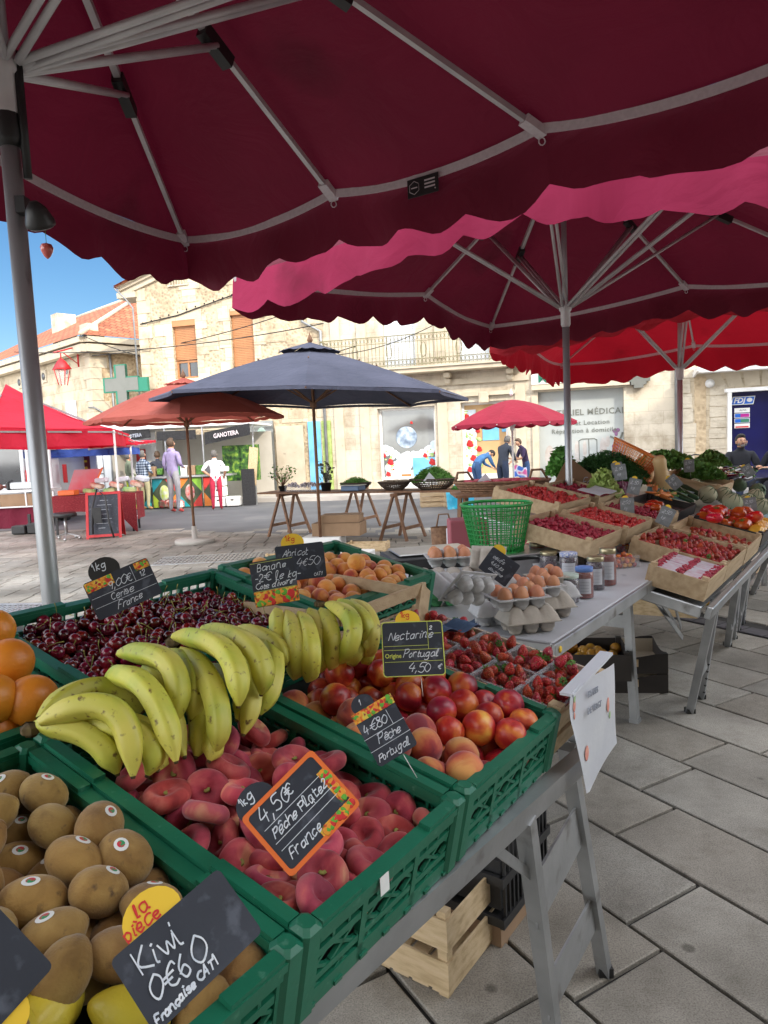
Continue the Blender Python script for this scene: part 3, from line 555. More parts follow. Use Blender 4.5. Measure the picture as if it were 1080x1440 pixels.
def sticker(s_, z_, w_, h_, mt, name='window_sticker', out=-.15, sk=0):
    m = FB(); m.add([(s_-w_/2, out, z_-h_/2), (s_+w_/2, out, z_-h_/2), (s_+w_/2+sk, out, z_+h_/2), (s_-w_/2+sk, out, z_+h_/2)], [(0, 1, 2, 3)]); return m.build(name, mt, D)
m_fdj = mat('logo_blue', (.01, .12, .55), 2, .4); m_mag = mat('logo_magenta', (.45, .02, .25), 2, .4); m_grn2 = mat('logo_green', (.05, .2, .12), 2, .4)
sticker(4.5, 2.33, .58, .23, m_white, sk=.05); sticker(4.5, 2.33, .54, .19, m_fdj, out=-.145, sk=.05)
lettering('window_logo_text', 'FDJ', .2, m_white, D, FTX(4.42, 2.33, -.14), shear=.25, bold=.006)
m = FB(); m.ball((4.69, -.14, 2.34), (.075, .004, .06), 0, 12, 8); m.build('logo_clover', m_white, D)
for k, mt in enumerate((m_white, m_mag, m_grn2, m_white)):
    sticker(4.5, 2.06-.145*k, .4, .125, m_white); 
    if k in (1, 2): sticker(4.5, 2.06-.145*k, .37, .1, m_fdj, out=-.146); sticker(4.57, 2.06-.145*k, .22, .09, mt, out=-.143)
    if k == 0: lettering('window_logo_text', 'ALMA', .07, m_graytext, D, FTX(4.52, 2.06, -.145))
    if k == 3: sticker(4.5, 2.06-.145*3-.03, .34, .04, m_redtext, out=-.146)
m = FB(); m.box((5.22, -.14, 1.15), (.06, .02, 1.0)); m.box((5.45, -.14, .95), (.4, .02, .5)); m.box((5.45, -.138, 1.5), (.4, .02, .4)); m.build('blue_notice', m_fdj, D)
m = FB(); m.box((5.45, -.128, 1.47), (.3, .01, .2)); m.box((5.45, -.126, .98), (.3, .01, .2)); m.build('white_notice', m_white, D)
mb = FB(); mb.tube([(2.75, .07, 9), (2.75, .07, 1.0)], .06); mb.build('drainpipe', m_zinc, D)
mb = FB(); mb.ball((3.62, .12, 3.0-.15), .09, 0); mb.tube([(3.62, 0, 2.85), (3.62, .1, 2.85)], .12, 12); mb.build('wall_camera', m_white, D)
mb = FB(); mb.box((6, .2, 8.6), (9, .4, .22)); mb.box((6, .28, 8.85), (9, .56, .2)); mb.box((6, .12, 8.35), (9, .24, .2)); mb.build('cornice', mat('ochre_stone', [(.42, .3, .15), (.5, .38, .22)], 3, .85), D)
# ---- left house with hipped tile roof, corner towards the square
K = Vector((-10.7, 27.0, 0)); d1 = Vector((-.72, .69, 0)).normalized(); d2 = Vector((.69, .72, 0)).normalized()
Hs = thing('corner_house', 'stone corner house with a hipped orange tile roof and round vents', 'house', TR(*K))
ez = 5.95
mb = MB(); L1_, L2_ = 15, 6
mb.poly([(0, 0, 0), tuple(d1*L1_), tuple(d1*L1_+Vector((0, 0, ez))), (0, 0, ez)][::-1]); mb.build('wall', w_ashlar, Hs)
mb = MB(); mb.poly([(0, 0, 0), tuple(d2*L2_), tuple(d2*L2_+Vector((0, 0, ez))), (0, 0, ez)]); mb.build('wall', w_rubwarm, Hs)
mb = MB()
for k in range(16):
    for (d_, nn) in ((d1, -d2), (d2, -d1)):
        w_ = .62 if (k % 2) == (d_ is d1) else .4; c = d_*(w_/2)+nn*.012+Vector((0, 0, .2+k*.41)); mb.bar(c-d_*(w_/2), c+d_*(w_/2), .03, .395)
mb.build('quoins', m_trim, Hs)
mb = MB()
for (a, b_) in ((d1*L1_-d2*.25, Vector((0, 0, 0))-d2*.25-d1*.25), (-d2*.25-d1*.25, d2*L2_-d1*.25)):
    for j, (zz, hh_) in enumerate(((ez-.35, .28), (ez-.05, .2))): mb.bar(a+Vector((0, 0, zz)), b_+Vector((0, 0, zz)), .3+.14*j, hh_)
mb.build('cornice', m_trim, Hs)
W_ = 10.5; c0 = -d1*.5-d2*.5; rz = ez+.08; apex = d2*W_/2+d1*W_/2+Vector((0, 0, ez+3.2)); ap2 = d2*W_/2+d1*(L1_)+Vector((0, 0, ez+3.2))
mb = MB(); z_ = Vector((0, 0, rz))
mb.add([c0+z_, d1*L1_-d2*.5+z_, ap2, apex], [(0, 1, 2, 3)]); mb.add([c0+z_, apex, d2*(W_+.5)-d1*.5+z_], [(0, 1, 2)]); mb.build('roof', m_tiles, Hs)
mb = MB(); mb.tube([c0+z_+Vector((0, 0, .03)), apex+Vector((0, 0, .03))], .09, 8); mb.tube([apex+Vector((0, 0, .03)), ap2+Vector((0, 0, .03))], .09, 8); mb.build('roof_ridge', m_trim, Hs)
mb = MB(); cc = d1*8.6+d2*2.8; mb.bar(cc+Vector((0, 0, ez)), cc+Vector((0, 0, ez+2.5)), .9, .7, 0, tuple(d1)); mb.build('chimney', w_white, Hs)
mb = MB(); o_ = -d2*.03
for t in (2.0, 4.3, 7.0):
    mb = MB(); c = d1*t+Vector((0, 0, ez-.95)); mb.bar(c+o_-d1*.24, c+o_+d1*.24, .06, .5); mb.build('vent_surround', m_trim, Hs)
    mb = MB(); c = c-d2*.07; mb.tube([c, c-d2*.01], .15, 14); mb.build('round_vent', m_steel, Hs)
mb = MB(); c = d1*1.9+Vector((0, 0, ez-2.9))-d2*.05; mb.bar(c-d1*.42, c+d1*.42, .06, 1.5); mb.build('shutter', m_whiteshut, Hs)
mb = MB(); mb.tube([d2*.75-d1*.06+Vector((0, 0, ez+.1)), d2*.75-d1*.06], .05, 8); mb.tube([-d2*.06+d1*.3+Vector((0, 0, ez-2.5)), -d1*.08-d2*.06+Vector((0, 0, ez-2.5)), d2*2.6-d1*.08+Vector((0, 0, ez-4.0))], .03, 6); mb.build('drainpipe', m_zinc, Hs)
# street lamp on a bracket
def px(x, y, Y): return ony(x, y, Y)
m_lampred = mat('red_lamp_paint', (.5, .015, .02), 4, .5)
Lp = px(87, 520, 26.2); La = px(109, 497, 27.3)
o = thing('street_lamp', 'red four sided street lantern on a bracket at the corner house', 'lamp', TR(*Lp))
mb = MB(); mb.tube([(-.25, 0, .62), tuple(La-Lp+Vector((0, 0, .25)))], .03, 6); mb.tube([(0, 0, .38), (0, 0, .62)], .025, 6); q_ = La-Lp; mb.tube([q_+Vector((0, 0, -.5)), q_+Vector((0, 0, .4))], .035, 6); mb.tube([q_+Vector((0, 0, -.4)), (0.1, 0, .6)], .018, 6); mb.build('bracket', m_lampred, o)
mb = MB(); mb.lathe([(.05, .4), (.16, .3), (.36, .02), (.34, 0)], 4); mb.build('lamp_cap', m_lampred, o)
mb = MB()
for (a, b_) in ((1, 1), (1, -1), (-1, 1), (-1, -1)): mb.tube([(a*.2, b_*.2, 0), (a*.11, b_*.11, -.55)], .018, 5)
mb.build('lamp_frame', m_lampred, o); mb = MB(); mb.lathe([(.26, 0), (.14, -.52)], 4); mb.build('lamp_glass', m_glass, o)
# green pharmacy cross on the corner of the stone house
o = thing('pharmacy_cross', 'green edged pharmacy cross projecting from the stone house corner', 'sign', FM)
mb = FB()
mb.box((-14.72, .4, 3.96), (.34, .16, 1.25)); mb.box((-14.72, .4, 3.96), (1.25, .157, .42)); mb.build('cross_panel', m_cross, o)
mb = FB(); mb.box((-14.76, .4, 3.96), (.42, .13, 1.33)); mb.box((-14.76, .4, 3.96), (1.33, .127, .5)); mb.box((-14.0, .4, 3.92), (.5, .12, .46)); mb.build('cross_rim', m_dkgreen, o); mb = FB(); mb.box((-14.0, .2, 3.92), (.1, .4, .1)); mb.build('wall_bracket', m_steel, o)
# overhead cables
def cable(name, label, a, b_, sag, r=.012):
    a = Vector(a); b_ = Vector(b_); mb = MB(); mb.tube([a.lerp(b_, t/16)+Vector((0, 0, -sag*4*(t/16)*(1-t/16))) for t in range(17)], r, 5); T(mb.build('overhead_cable', m_blackf), label, 'cable')
cable('c', 'overhead cable sweeping from the corner house to the balcony', px(112, 470, 26.5), px(500, 487, 22), .9, .016)
cable('c', 'lowest overhead cable crossing below the brown shutters', px(20, 495, 27), px(455, 455, 21.5), .3, .016)
cable('c', 'upper overhead cable crossing the brown shutters', px(130, 500, 26.3), px(460, 420, 21.5), .3, .016)
cable('c', 'thin overhead cable near the balcony end', px(460, 500, 21.3), px(640, 440, 20), .25, .012)
# ---- row of houses on the near side of the square, behind the photographer: its shadow covers the stalls
Sx = Vector((SX, SY, math.tan(SUN_EL)))
def caster(p, Y): p = Vector(p); t = (Y-p.y)/Sx.y; return p+Sx*t
def fp(s_, z_): q = FO+FE*s_; return (q.x, q.y, z_)
Yc = -7
Q = [caster((-13, 19.6, 0), Yc), caster((-4, 19.9, 0), Yc), caster(fp(-1.3, .5), Yc), caster(fp(1.8, 2.1), Yc), caster(fp(3.2, 3.1), Yc), caster(fp(5.5, 5.4), Yc)]
mb = MB(); pts = [(Q[0].x-8, Q[0].z)]+[(q.x, q.z) for q in Q]+[(Q[-1].x+6, Q[-1].z+2), (Q[-1].x+16, Q[-1].z+1)]
n_ = len(pts); vs = [(x, Yc, -.0) for x, z in pts]+[(x, Yc, z) for x, z in pts]+[(x, Yc-9, 0) for x, z in pts]+[(x, Yc-9, z) for x, z in pts]
fs = []
for i in range(n_-1): fs += [(i, i+1, n_+i+1, n_+i), (2*n_+i, 3*n_+i, 3*n_+i+1, 2*n_+i+1), (n_+i, n_+i+1, 3*n_+i+1, 3*n_+i)]
fs += [(0, n_, 3*n_, 2*n_), (n_-1, 3*n_-1, 4*n_-1, 2*n_-1)]
mb.add(vs, fs); T(mb.build('house_row', w_ashlar), 'row of tall stone houses on the near side of the square', 'building')
# ---------------------------------------------------------------- market umbrellas
UU = Vector((.583, .813, 0)); VV = Vector((-.813, .583, 0))
def onvp(x, y, A, B_):
    d = Vector((B_[0]-A[0], B_[1]-A[1], 0)); n = Vector((-d.y, d.x, 0)); return onp(x, y, Vector((A[0], A[1], 0)), n)
def umbrella(name, label, foot, rim, apex, runner, fab, drop, poler, period=.34, amp=.045, frac=.5, group='wine red market umbrellas over the stalls', sag=.07, skip=(), loops=None, ribw=.026, strut=True, base=None, vfab=None, vsel=()):
    o = thing(name, label, 'umbrella', TR(*foot), group); F_ = Vector(foot); rim = [Vector(p)-F_ for p in rim]; apex = Vector(apex)-F_; n = len(rim)
    rz = Vector((0, 0, runner)); mb = MB()
    for i in range(n):
        a, b_ = rim[i], rim[(i+1) % n]
        def fn(t, q, a=a, b_=b_):
            e = a.lerp(b_, q); p = apex.lerp(e, t); bow = 4*q*(1-q)
            p = p + Vector((0, 0, .05*math.sin(math.pi*t) - sag*bow*t**1.4)) + Vector((0, 0, .012*math.sin(9*t+5*q+i)*t*bow)); return p
        mb.grid(fn, 14, 12)
    mb.build('canopy', fab, o)
    if drop:
        mb = MB()
        for i in range(n):
            a, b_ = rim[i], rim[(i+1) % n]; L = (b_-a).length; d = (b_-a).normalized(); o0 = Vector((a.x, a.y, 0)).normalized(); o1 = Vector((b_.x, b_.y, 0)).normalized(); s0_ = sum((rim[j+1]-rim[j]).length for j in range(i))
            k = max(1, round(L/period)); nn = k*8
            def fn(q, t, a=a, b_=b_, o0=o0, o1=o1, k=k, L=L, i=i, s0_=s0_):
                e = a.lerp(b_, q); bow = 4*q*(1-q); e0 = min(1, min(q, 1-q)*8); sg_ = s0_+q*L; outw = o0.lerp(o1, q); dr = drop*(1+.08*e0*math.sin(7*q+i*2)) + amp*abs(math.sin(math.pi*k*q))
                wob = e0*(.032*math.sin(sg_*7.0)+.016*math.sin(sg_*17)+.004*math.sin(sg_*43+5*t))*t
                return e + Vector((0, 0, -sag*bow - dr*t + .012*e0*math.sin(sg_*23)*t)) + outw*(.012+wob+.02*t)
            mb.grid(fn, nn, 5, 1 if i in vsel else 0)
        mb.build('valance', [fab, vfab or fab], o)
        mb = MB()
        for i in range(n):
            a, b_ = rim[i], rim[(i+1) % n]; pts = []
            for j in range(13):
                q = j/12; pts.append(a.lerp(b_, q)+Vector((0, 0, -sag*4*q*(1-q)-.012)))
            inn = Vector((-(a+b_).x, -(a+b_).y, 0)).normalized()*.012
            for j in range(12): mb.bar(pts[j]+inn, pts[j+1]+inn, .008, .034)
        mb.build('edge_strap', m_strap, o)
    L_ = apex.z
    mb = MB(); mb.tube([(0, 0, 0), (0, 0, runner-.1)], poler, 14); mb.tube([(0, 0, runner-.15), (0, 0, L_-.05)], poler*.8, 12); mb.build('pole', m_pole if base is None else m_brownwood, o)
    mb = MB(); mb.lathe([(poler*1.05, -.14), (poler*1.4, -.12), (poler*1.4, -.03), (poler*1.8, -.02), (poler*1.8, .03), (poler*1.1, .04)], 12, c=(0, 0, runner)); mb.build('runner_hub', m_rib, o); mb = MB(); mb.lathe([(poler*1.4, -.16), (poler*2, -.1), (poler*1.2, 0)], 12, c=(0, 0, L_)); mb.build('top_hub', m_rib, o)
    for i in range(n):
        if i in skip: continue
        e = rim[i]; d = (e-apex).normalized(); lo = Vector((0, 0, -.035)); j_ = apex.lerp(e, frac)+lo*1.6
        mb = MB(); mb.bar(apex+lo+d*.05, apex.lerp(e, frac)+lo, ribw, ribw); mb.bar(apex.lerp(e, frac)+lo, e+lo*.6, ribw*.8, ribw*.8)
        rb = mb.build('rib', m_rib if base is None else m_brownwood, o)
        if base is None:
            mb = MB(); mb.bar(apex.lerp(e, frac-.035)+lo*1.3, apex.lerp(e, frac+.05)+lo*1.3, ribw*1.7, ribw*1.9); k2 = mb.build('joint', m_black, rb); k2.parent = rb
            mb = MB(); mb.bar(e+lo*.7-d*.09, e+lo*.7+d*.01, .045, .03); mb.tube([e+lo*1.6+Vector((.012*math.cos(t), 0, .014*math.sin(t))) for t in [k*.7 for k in range(10)]], .0025, 4); mb.build('rib_end', m_strap, rb)
        if strut:
            s0 = rz+Vector((d.x, d.y, 0)).normalized()*poler*1.8; mb = MB(); side = Vector((-d.y, d.x, 0)).normalized()*.016
            if base is None:
                mb.tube([s0+side, j_+side], ribw*.42, 8); mb.tube([s0-side, j_-side], ribw*.42, 8)
            else: mb.bar(s0, j_, .02, .02)
            mb.build('strut', m_rib if base is None else m_brownwood, o)
    return o
P1 = Vector((-.93, 1.98, 0))
def q1(u, v, z=2.7): p = P1+UU*u+VV*v; return (p.x, p.y, z)
ap = ony(26, -400, 1.98)
rim = [q1(1.55, 1.2), q1(1.55, .17), q1(1.55, -.83), q1(1.55, -1.85), q1(0, -1.85), q1(-1.55, -1.85), q1(-1.55, -.3), (-1.95, .9, 2.7), (-1.42, 2.62, 2.7)]
U1 = umbrella('market_umbrella', 'nearest wine red market umbrella with its grey pole behind the cherries', P1-Vector((.02, 0, 0)), rim, (P1.x, P1.y, ap.z), 2.59, f_wine, .205, .0245, frac=.52, amp=.035, sag=.05)
mb = MB(); mb.lathe([(.027, -.12), (.036, -.1), (.03, 0), (.03, .06), (.036, .08), (.027, .1)], 12, c=(0, 0, 2.5)); mb.tube([(.04, 0, 2.3), (.04, 0, 2.62)], .012, 6); mb.build('crank_clamp', m_black, U1)
# small spot lamp clipped to the pole
o = thing('spot_lamp', 'small black spot lamp clipped to the near umbrella pole', 'lamp', TR(-.868, 1.93, 2.18) @ Matrix.Scale(.85, 4))
mb = MB(); mb.lathe([(.012, .05), (.03, .03), (.044, -.01), (.044, -.022), (.03, -.025)], 14, M=RX(35)); mb.build('lamp_head', m_black, o)
mb = MB(); mb.tube([(-.0, 0, .02), (-.05, .03, .035), (-.075, .045, .05)], .009, 6); mb.box((-.06, .03, .05), (.03, .04, .05)); mb.build('clamp', m_black, o)
mb = MB(); mb.lathe([(.036, -.027), (.002, -.029)], 14, M=RX(35)); mb.build('lens', m_white, o)
p = ony(66, 352, 2.9); o = thing('strawberry_ornament', 'pink strawberry ornament hanging on a thread from the near canopy', 'ornament', TR(*p))
mb = MB(); mb.lathe([(.001, -.034), (.012, -.024), (.022, -.004), (.025, .01), (.02, .022), (.002, .026)], 12); mb.build('berry', mat('pink_glass', (.6, .12, .1), 5, .2, coat=.5), o)
mb = MB(); mb.tube([(0, 0, .025), (0, 0, .115)], .0012, 4); [mb.bar((0, 0, .027), (.018*math.cos(a), .018*math.sin(a), .02), .006, .003) for a in (0, 1.3, 2.6, 3.9, 5.2)]; mb.build('thread', m_leaf, o)
# logo patch under the canopy (on the valance side near the edge)
A_ = q1(1.55, .17); B_ = q1(1.55, -.83); pc = onvp(600, 264, A_, B_)-(UU*.03)
o = thing('fabric_label', 'black label with a hexagon emblem sewn inside the near valance', 'label', frame(pc, -VV, Vector((0, 0, 1))))
mb = MB(); mb.rbox((0, 0, 0), (.15, .075, .003), .001); mb.build('patch', m_black, o)
mb = MB(); mb.tube([(-.04+.026*math.cos(k*math.pi/3+.52), .0+.026*math.sin(k*math.pi/3+.52), .003) for k in range(7)], .0012, 4)
for k in range(3): mb.box((.035, .018-.014*k, .003), (.05, .006, .001))
mb.ball((.06, -.022, .003), .003); mb.box((-.04, 0, .003), (.03, .004, .001)); mb.build('emblem', m_strap, o)
P2 = Vector((1.38, 5.2, 0)); NL = Vector((-.91, 4.81, 2.7)); NR = Vector((2.35, 2.58, 2.58)); FL = onz(690, 458, 2.7)
n1 = onvp(735, 243, NL, NR); FRd = FL-VV*3.1; FRd.z = 2.7; fm = onvp(965, 401, FL, FRd); lm = onvp(598, 412, FL-UU*3, FL); n0 = onvp(565, 297, NL, NR)
rim2 = [NL, n1, NR, (NR.x+1.0, NR.y+1.35, 2.8), FRd, fm, FL, lm]
ps_ = ony(795, 432, 5.2)
U2 = umbrella('market_umbrella', 'second wine red market umbrella, its pale pole rising behind the egg boxes', (ps_.x, 5.2, 0), rim2, (ps_.x, 5.2, 3.62), ps_.z, f_wine, .205, .025, frac=.5, sag=.04, vfab=f_wine_lit, vsel=(0, 1, 2))
ps_ = ony(956, 517, 8.4); NL3 = Vector((1.2, 7.52, 2.72)); FL3 = onz(790, 541, 2.3); FL3.z = 2.6; NR3 = NL3-VV*4.2; FR3 = FL3-VV*3.6
rim3 = [NL3, (NL3+NR3)/2+Vector((0, 0, .12)), NR3, (NR3+FR3)/2+Vector((0, 0, .06)), FR3, (FL3+FR3)/2+Vector((0, 0, .06)), FL3, (NL3+FL3)/2]
U3 = umbrella('market_umbrella', 'bright red market umbrella in front of the cafe wall', (ps_.x, 8.4, 0), rim3, (ps_.x, 8.4, 3.5), ps_.z, f_red, .26, .03, frac=.42, sag=.05)
# parasols
def parasol(label, foot, rad, zr, za, fab, n, rot, vent, wood, tilt=0, baser=0, sc=0, frac=.42):
    F_ = Vector(foot); o = thing('parasol', label, 'parasol', TR(*F_), None)
    tl = Matrix.Rotation(R(tilt), 3, 'Y')
    rim = [tl @ Vector((rad*math.cos(R(rot)+2*math.pi*i/n), rad*math.sin(R(rot)+2*math.pi*i/n), zr-za))+Vector((0, 0, za)) for i in range(n)]; apex = Vector((0, 0, za)); mb = MB()
    def edge(a, b_, q):
        e = a.lerp(b_, q); k = 1-.05*4*q*(1-q); return Vector((e.x*k, e.y*k, e.z+.015*4*q*(1-q)))
    for i in range(n):
        a, b_ = rim[i], rim[(i+1) % n]
        mb.grid(lambda t, q: apex.lerp(edge(a, b_, q), t)+Vector((0, 0, (.05 if rad > 2 else .13)*math.sin(math.pi*t**.8)*rad/2.3))+Vector((0, 0, .012*math.sin(11*t+4*q+i)*t*4*q*(1-q))), 10, 8)
        mb.grid(lambda q, t: edge(a, b_, q)+Vector((0, 0, -(.045+sc*abs(math.sin(3*math.pi*q)))*t)), 18, 1)
    mb.build('canopy', fab, o)
    if vent:
        mb = MB()
        for i in range(n):
            a, b_ = rim[i], rim[(i+1) % n]; mb.grid(lambda t, q: apex.lerp(a.lerp(b_, q), t*.2)+Vector((0, 0, .1+.01*math.sin(q*12)*t)), 3, 6)
        mb.build('vent_cap', fab, o)
    mb = MB(); mb.tube([(0, 0, .02), (0, 0, za*.99)], .024, 10); mb.build('pole', wood, o)
    mb = MB(); mb.lathe([(.02, 0), (.045, .05), (.03, .09), (.012, .13), (.003, .17)], 10, c=(0, 0, za+.08)); mb.build('finial', wood, o)
    mb = MB(); mb.lathe([(.03, -.06), (.05, -.05), (.05, .04), (.03, .05)], 10, c=(0, 0, zr-.08+.0)); mb.build('runner_hub', wood, o)
    for i in range(n):
        e = rim[i]; mb = MB(); pts = [apex.lerp(e, t/5)+Vector((0, 0, (.045 if rad > 2 else .12)*math.sin(math.pi*(t/5)**.8)*rad/2.3-.03)) for t in range(6)]
        for k in range(5): mb.bar(pts[k], pts[k+1], .018, .026)
        rb = mb.build('rib', wood, o); mb = MB(); mb.bar((0, 0, zr-.08), apex.lerp(e, frac)+Vector((0, 0, .07)), .016, .022); mb.build('strut', wood, rb)
    if baser: mb = MB(); mb.lathe([(baser, 0), (baser, .06), (baser*.96, .075), (.05, .08), (.04, .3), (.028, .3)], 28); mb.build('base', m_pave2, o)
    return o
parasol('dark navy parasol with frayed edge over the trestle tables', (-1.0, 10.93, 0), 2.42, 2.30, 3.04, f_navy, 8, 4, True, m_brownwood, 2.2)
parasol('faded salmon parasol standing in a round concrete base', (-3.3, 12.25, 0), 1.66, 2.14, 2.74, f_salmon, 8, 12, True, m_brownwood, 0, .34, .02)
parasol('small red parasol above the bending shoppers', (2.95, 16, 0), 1.42, 1.88, 2.42, fabric('dull_red_canvas', (.3, .012, .035), (.36, .016, .045), .1), 8, 22, False, m_white, 0, 0, .05)
# ---------------------------------------------------------------- tables
def leg_pair(mb, tops, feet, w_=.042, plates=((.12, .25), (.6, .72))):
    a, b_ = [Vector(t) for t in tops]; c, d = [Vector(t) for t in feet]
    mb.bar(a, c, w_, w_*.8, 0, UU); mb.bar(b_, d, w_, w_*.8, 0, UU)
    for (p, q) in plates:
        for s in (p,):
            m1 = (a.lerp(c, p)+a.lerp(c, q))/2; m2 = (b_.lerp(d, p)+b_.lerp(d, q))/2; mb.bar(m1, m2, .006, (q-p)*.78, 0)
    for f in (c, d): mb.box((f.x, f.y, f.z+.012), (w_*1.15, w_*1.15, .028), 1)
D1 = Vector((-.115, .79, .97)); t_ = R(12); W1 = VV*math.cos(t_)+Vector((0, 0, math.sin(t_)))
M1 = frame(D1, UU, W1)                # local: x = u, y = v, z = h above the crate rims
TH = -.125
o = thing('market_table', 'long sloping aluminium table under the green fruit crates', 'table', M1)
mb = MB(); mb.box((.05, .6, TH-.012), (2.0, 1.06, .006)); mb.build('table_top', m_alu, o)
mb = MB(); mb.bar((-1.0, .085, TH-.03), (1.07, -.028, TH-.03), .03, .055); mb.rbox((1.06, .55, TH-.03), (.03, 1.16, .052), .004); mb.rbox((.05, 1.13, TH-.03), (2.06, .03, .052), .004); mb.build('table_edge', m_alu, o)
Mi = M1.inverted()
def l1(p): return tuple(Mi @ Vector(p))
e1 = onp(738, 1150, Vector(M1 @ Vector((0, -.03, TH-.05))), (M1.to_3x3() @ Vector((0, 0, 1)))); e2 = onp(797, 1050, Vector(M1 @ Vector((0, -.03, TH-.05))), (M1.to_3x3() @ Vector((0, 0, 1))))
f2 = onz(850, 1368, 0); f1 = f2-UU*.36+Vector((.0, -.0, 0))
mb = MB(); leg_pair(mb, (e1, e2), (f1, f2), .036, ((.22, .38), (.62, .76))); lp_ = mb.build('trestle_leg', [m_alu, m_black], None); 
lp_.parent = o; lp_.matrix_parent_inverse = Mi
mb = MB(); mb.bar(e1-UU*.12+VV*.02, e1.lerp(f1, .2), .006, .02); br_ = mb.build('brace', m_alu, None); br_.parent = o; br_.matrix_parent_inverse = Mi
for (a, b_) in [(e1-UU*1.6, f1-UU*1.5), (e1-UU*1.3, f1-UU*1.3)]+[(e1+UU*(s+k)+VV*.98+Vector((0, 0, .18)), Vector(((e1+UU*(s+k)+VV*.98).x-.05, (e1+UU*(s+k)+VV*.98).y+.03, 0))) for s in (0, -1.4) for k in (0, .34)]: mb = MB(); mb.bar(a, b_, .036, .03); br_ = mb.build('leg', m_alu, None); br_.parent = o; br_.matrix_parent_inverse = Mi
# flat white table
C2 = Vector((.56, 2.39, .85)); M2 = frame(C2, UU, VV)
o = thing('market_table', 'flat white topped aluminium table carrying eggs and jam jars', 'table', M2)
mb = MB(); mb.rbox((.85, .62, -.012), (1.7, 1.24, .02), .004); mb.build('table_top', m_tabletop, o)
mb = MB(); mb.rbox((.85, -.008, -.03), (1.73, .016, .05), .003); mb.rbox((-.008, .62, -.03), (.016, 1.24, .05), .003); mb.rbox((1.708, .62, -.03), (.016, 1.24, .05), .003); mb.build('table_edge', m_alu, o)
mb = MB(); mb.tube([(.02, -.017, -.03), (.02, -.02, -.03)], .012, 10); mb.build('corner_rivet', m_yellow, o)
fa = onz(893, 1015, 0); fl = tuple(M2.inverted() @ fa)
for (uu_, vv_) in ((fl[0], fl[1]), (fl[0], fl[1]+1.0)):
    mb = MB(); mb.bar((uu_, vv_, -.85), (uu_-.0, vv_+.04, -.04), .05, .04); mb.box((uu_, vv_, -.84), (.055, .05, .02)); mb.build('leg', m_alu, o)
mb = MB(); mb.bar((fl[0], fl[1]+.05, -.3), (fl[0], fl[1]+1.0, -.3), .03, .07); mb.bar((fl[0], fl[1]+.03, -.12), (fl[0]+.35, fl[1]+.03, -.05), .006, .025); mb.bar((fl[0]+.2, .06, -.05), (fl[0]+.75, .1, -.5), .006, .03)
mb.bar((.35, fl[1]+1.0, -.06), (.4, fl[1]+1.0, -.85), .04, .05); mb.build('brace', m_alu, o)
# sloping third table
D3 = Vector((1.47, 3.2, .86)); t3 = R(14); W3 = VV*math.cos(t3)+Vector((0, 0, math.sin(t3))); M3 = frame(D3, UU, W3)
o = thing('market_table', 'far sloping aluminium table crowded with strawberry crates and vegetables', 'table', M3)
mb = MB(); mb.box((2.55, .74, -.15), (4.0, 1.46, .01)); mb.box((.28, .48, -.15), (.54, .94, .01)); mb.build('table_top', m_alu, o)
mb = MB(); mb.rbox((2.3, -.03, -.15), (4.56, .03, .06), .004); mb.rbox((.0, .48, -.15), (.03, .96, .055), .004); mb.build('table_edge', m_alu, o)
Mi3 = M3.inverted()
def legset(pts, tp, name='trestle_leg'):
    mb = MB(); F0, F1 = onz(*pts[0], 0), onz(*pts[1], 0)
    T0 = M3 @ Vector((tp, .0, -.17)); T1 = M3 @ Vector((tp+.16, .02, -.17)); leg_pair(mb, (T0, T1), (F0, F1), .04, ((.1, .17), (.5, .66)))
    for k in range(5):
        q = F1.lerp(T1, .08+.07*k); mb.ball((q.x+.004, q.y-.022, q.z), .008, 1, 6, 4)
    l = mb.build(name, [m_alu, m_black], None); l.parent = o; l.matrix_parent_inverse = Mi3
legset(((970, 1002), (985, 982)), .35); legset(((1023, 908), (1031, 898)), 1.0); legset(((1036, 886), (1043, 876)), 1.35); legset(((1058, 835), (1062, 828)), 2.6); legset(((1048, 823), (1050, 820)), 2.3)
mb = MB(); a = M3 @ Vector((-.0, .5, -.17)); mb.bar(onz(960, 897, .28), onp(900, 815, M3 @ Vector((0, 0, -.17)), M3.to_3x3() @ Vector((0, 0, 1))), .006, .03, 0); mb.bar(onz(952, 880, .3), onp(922, 835, M3 @ Vector((0, 0, -.17)), M3.to_3x3() @ Vector((0, 0, 1))), .006, .03, 0)
l = mb.build('brace', m_alu, None); l.parent = o; l.matrix_parent_inverse = Mi3
for (u_, v_) in ((.3, .9), (1.6, 1.4), (3.4, 1.4), (4.3, .3), (4.3, 1.4)): mb = MB(); a = M3 @ Vector((u_, v_, -.16)); mb.bar(a, (a.x, a.y, 0), .04, .04); l = mb.build('leg', m_alu, None); l.parent = o; l.matrix_parent_inverse = Mi3
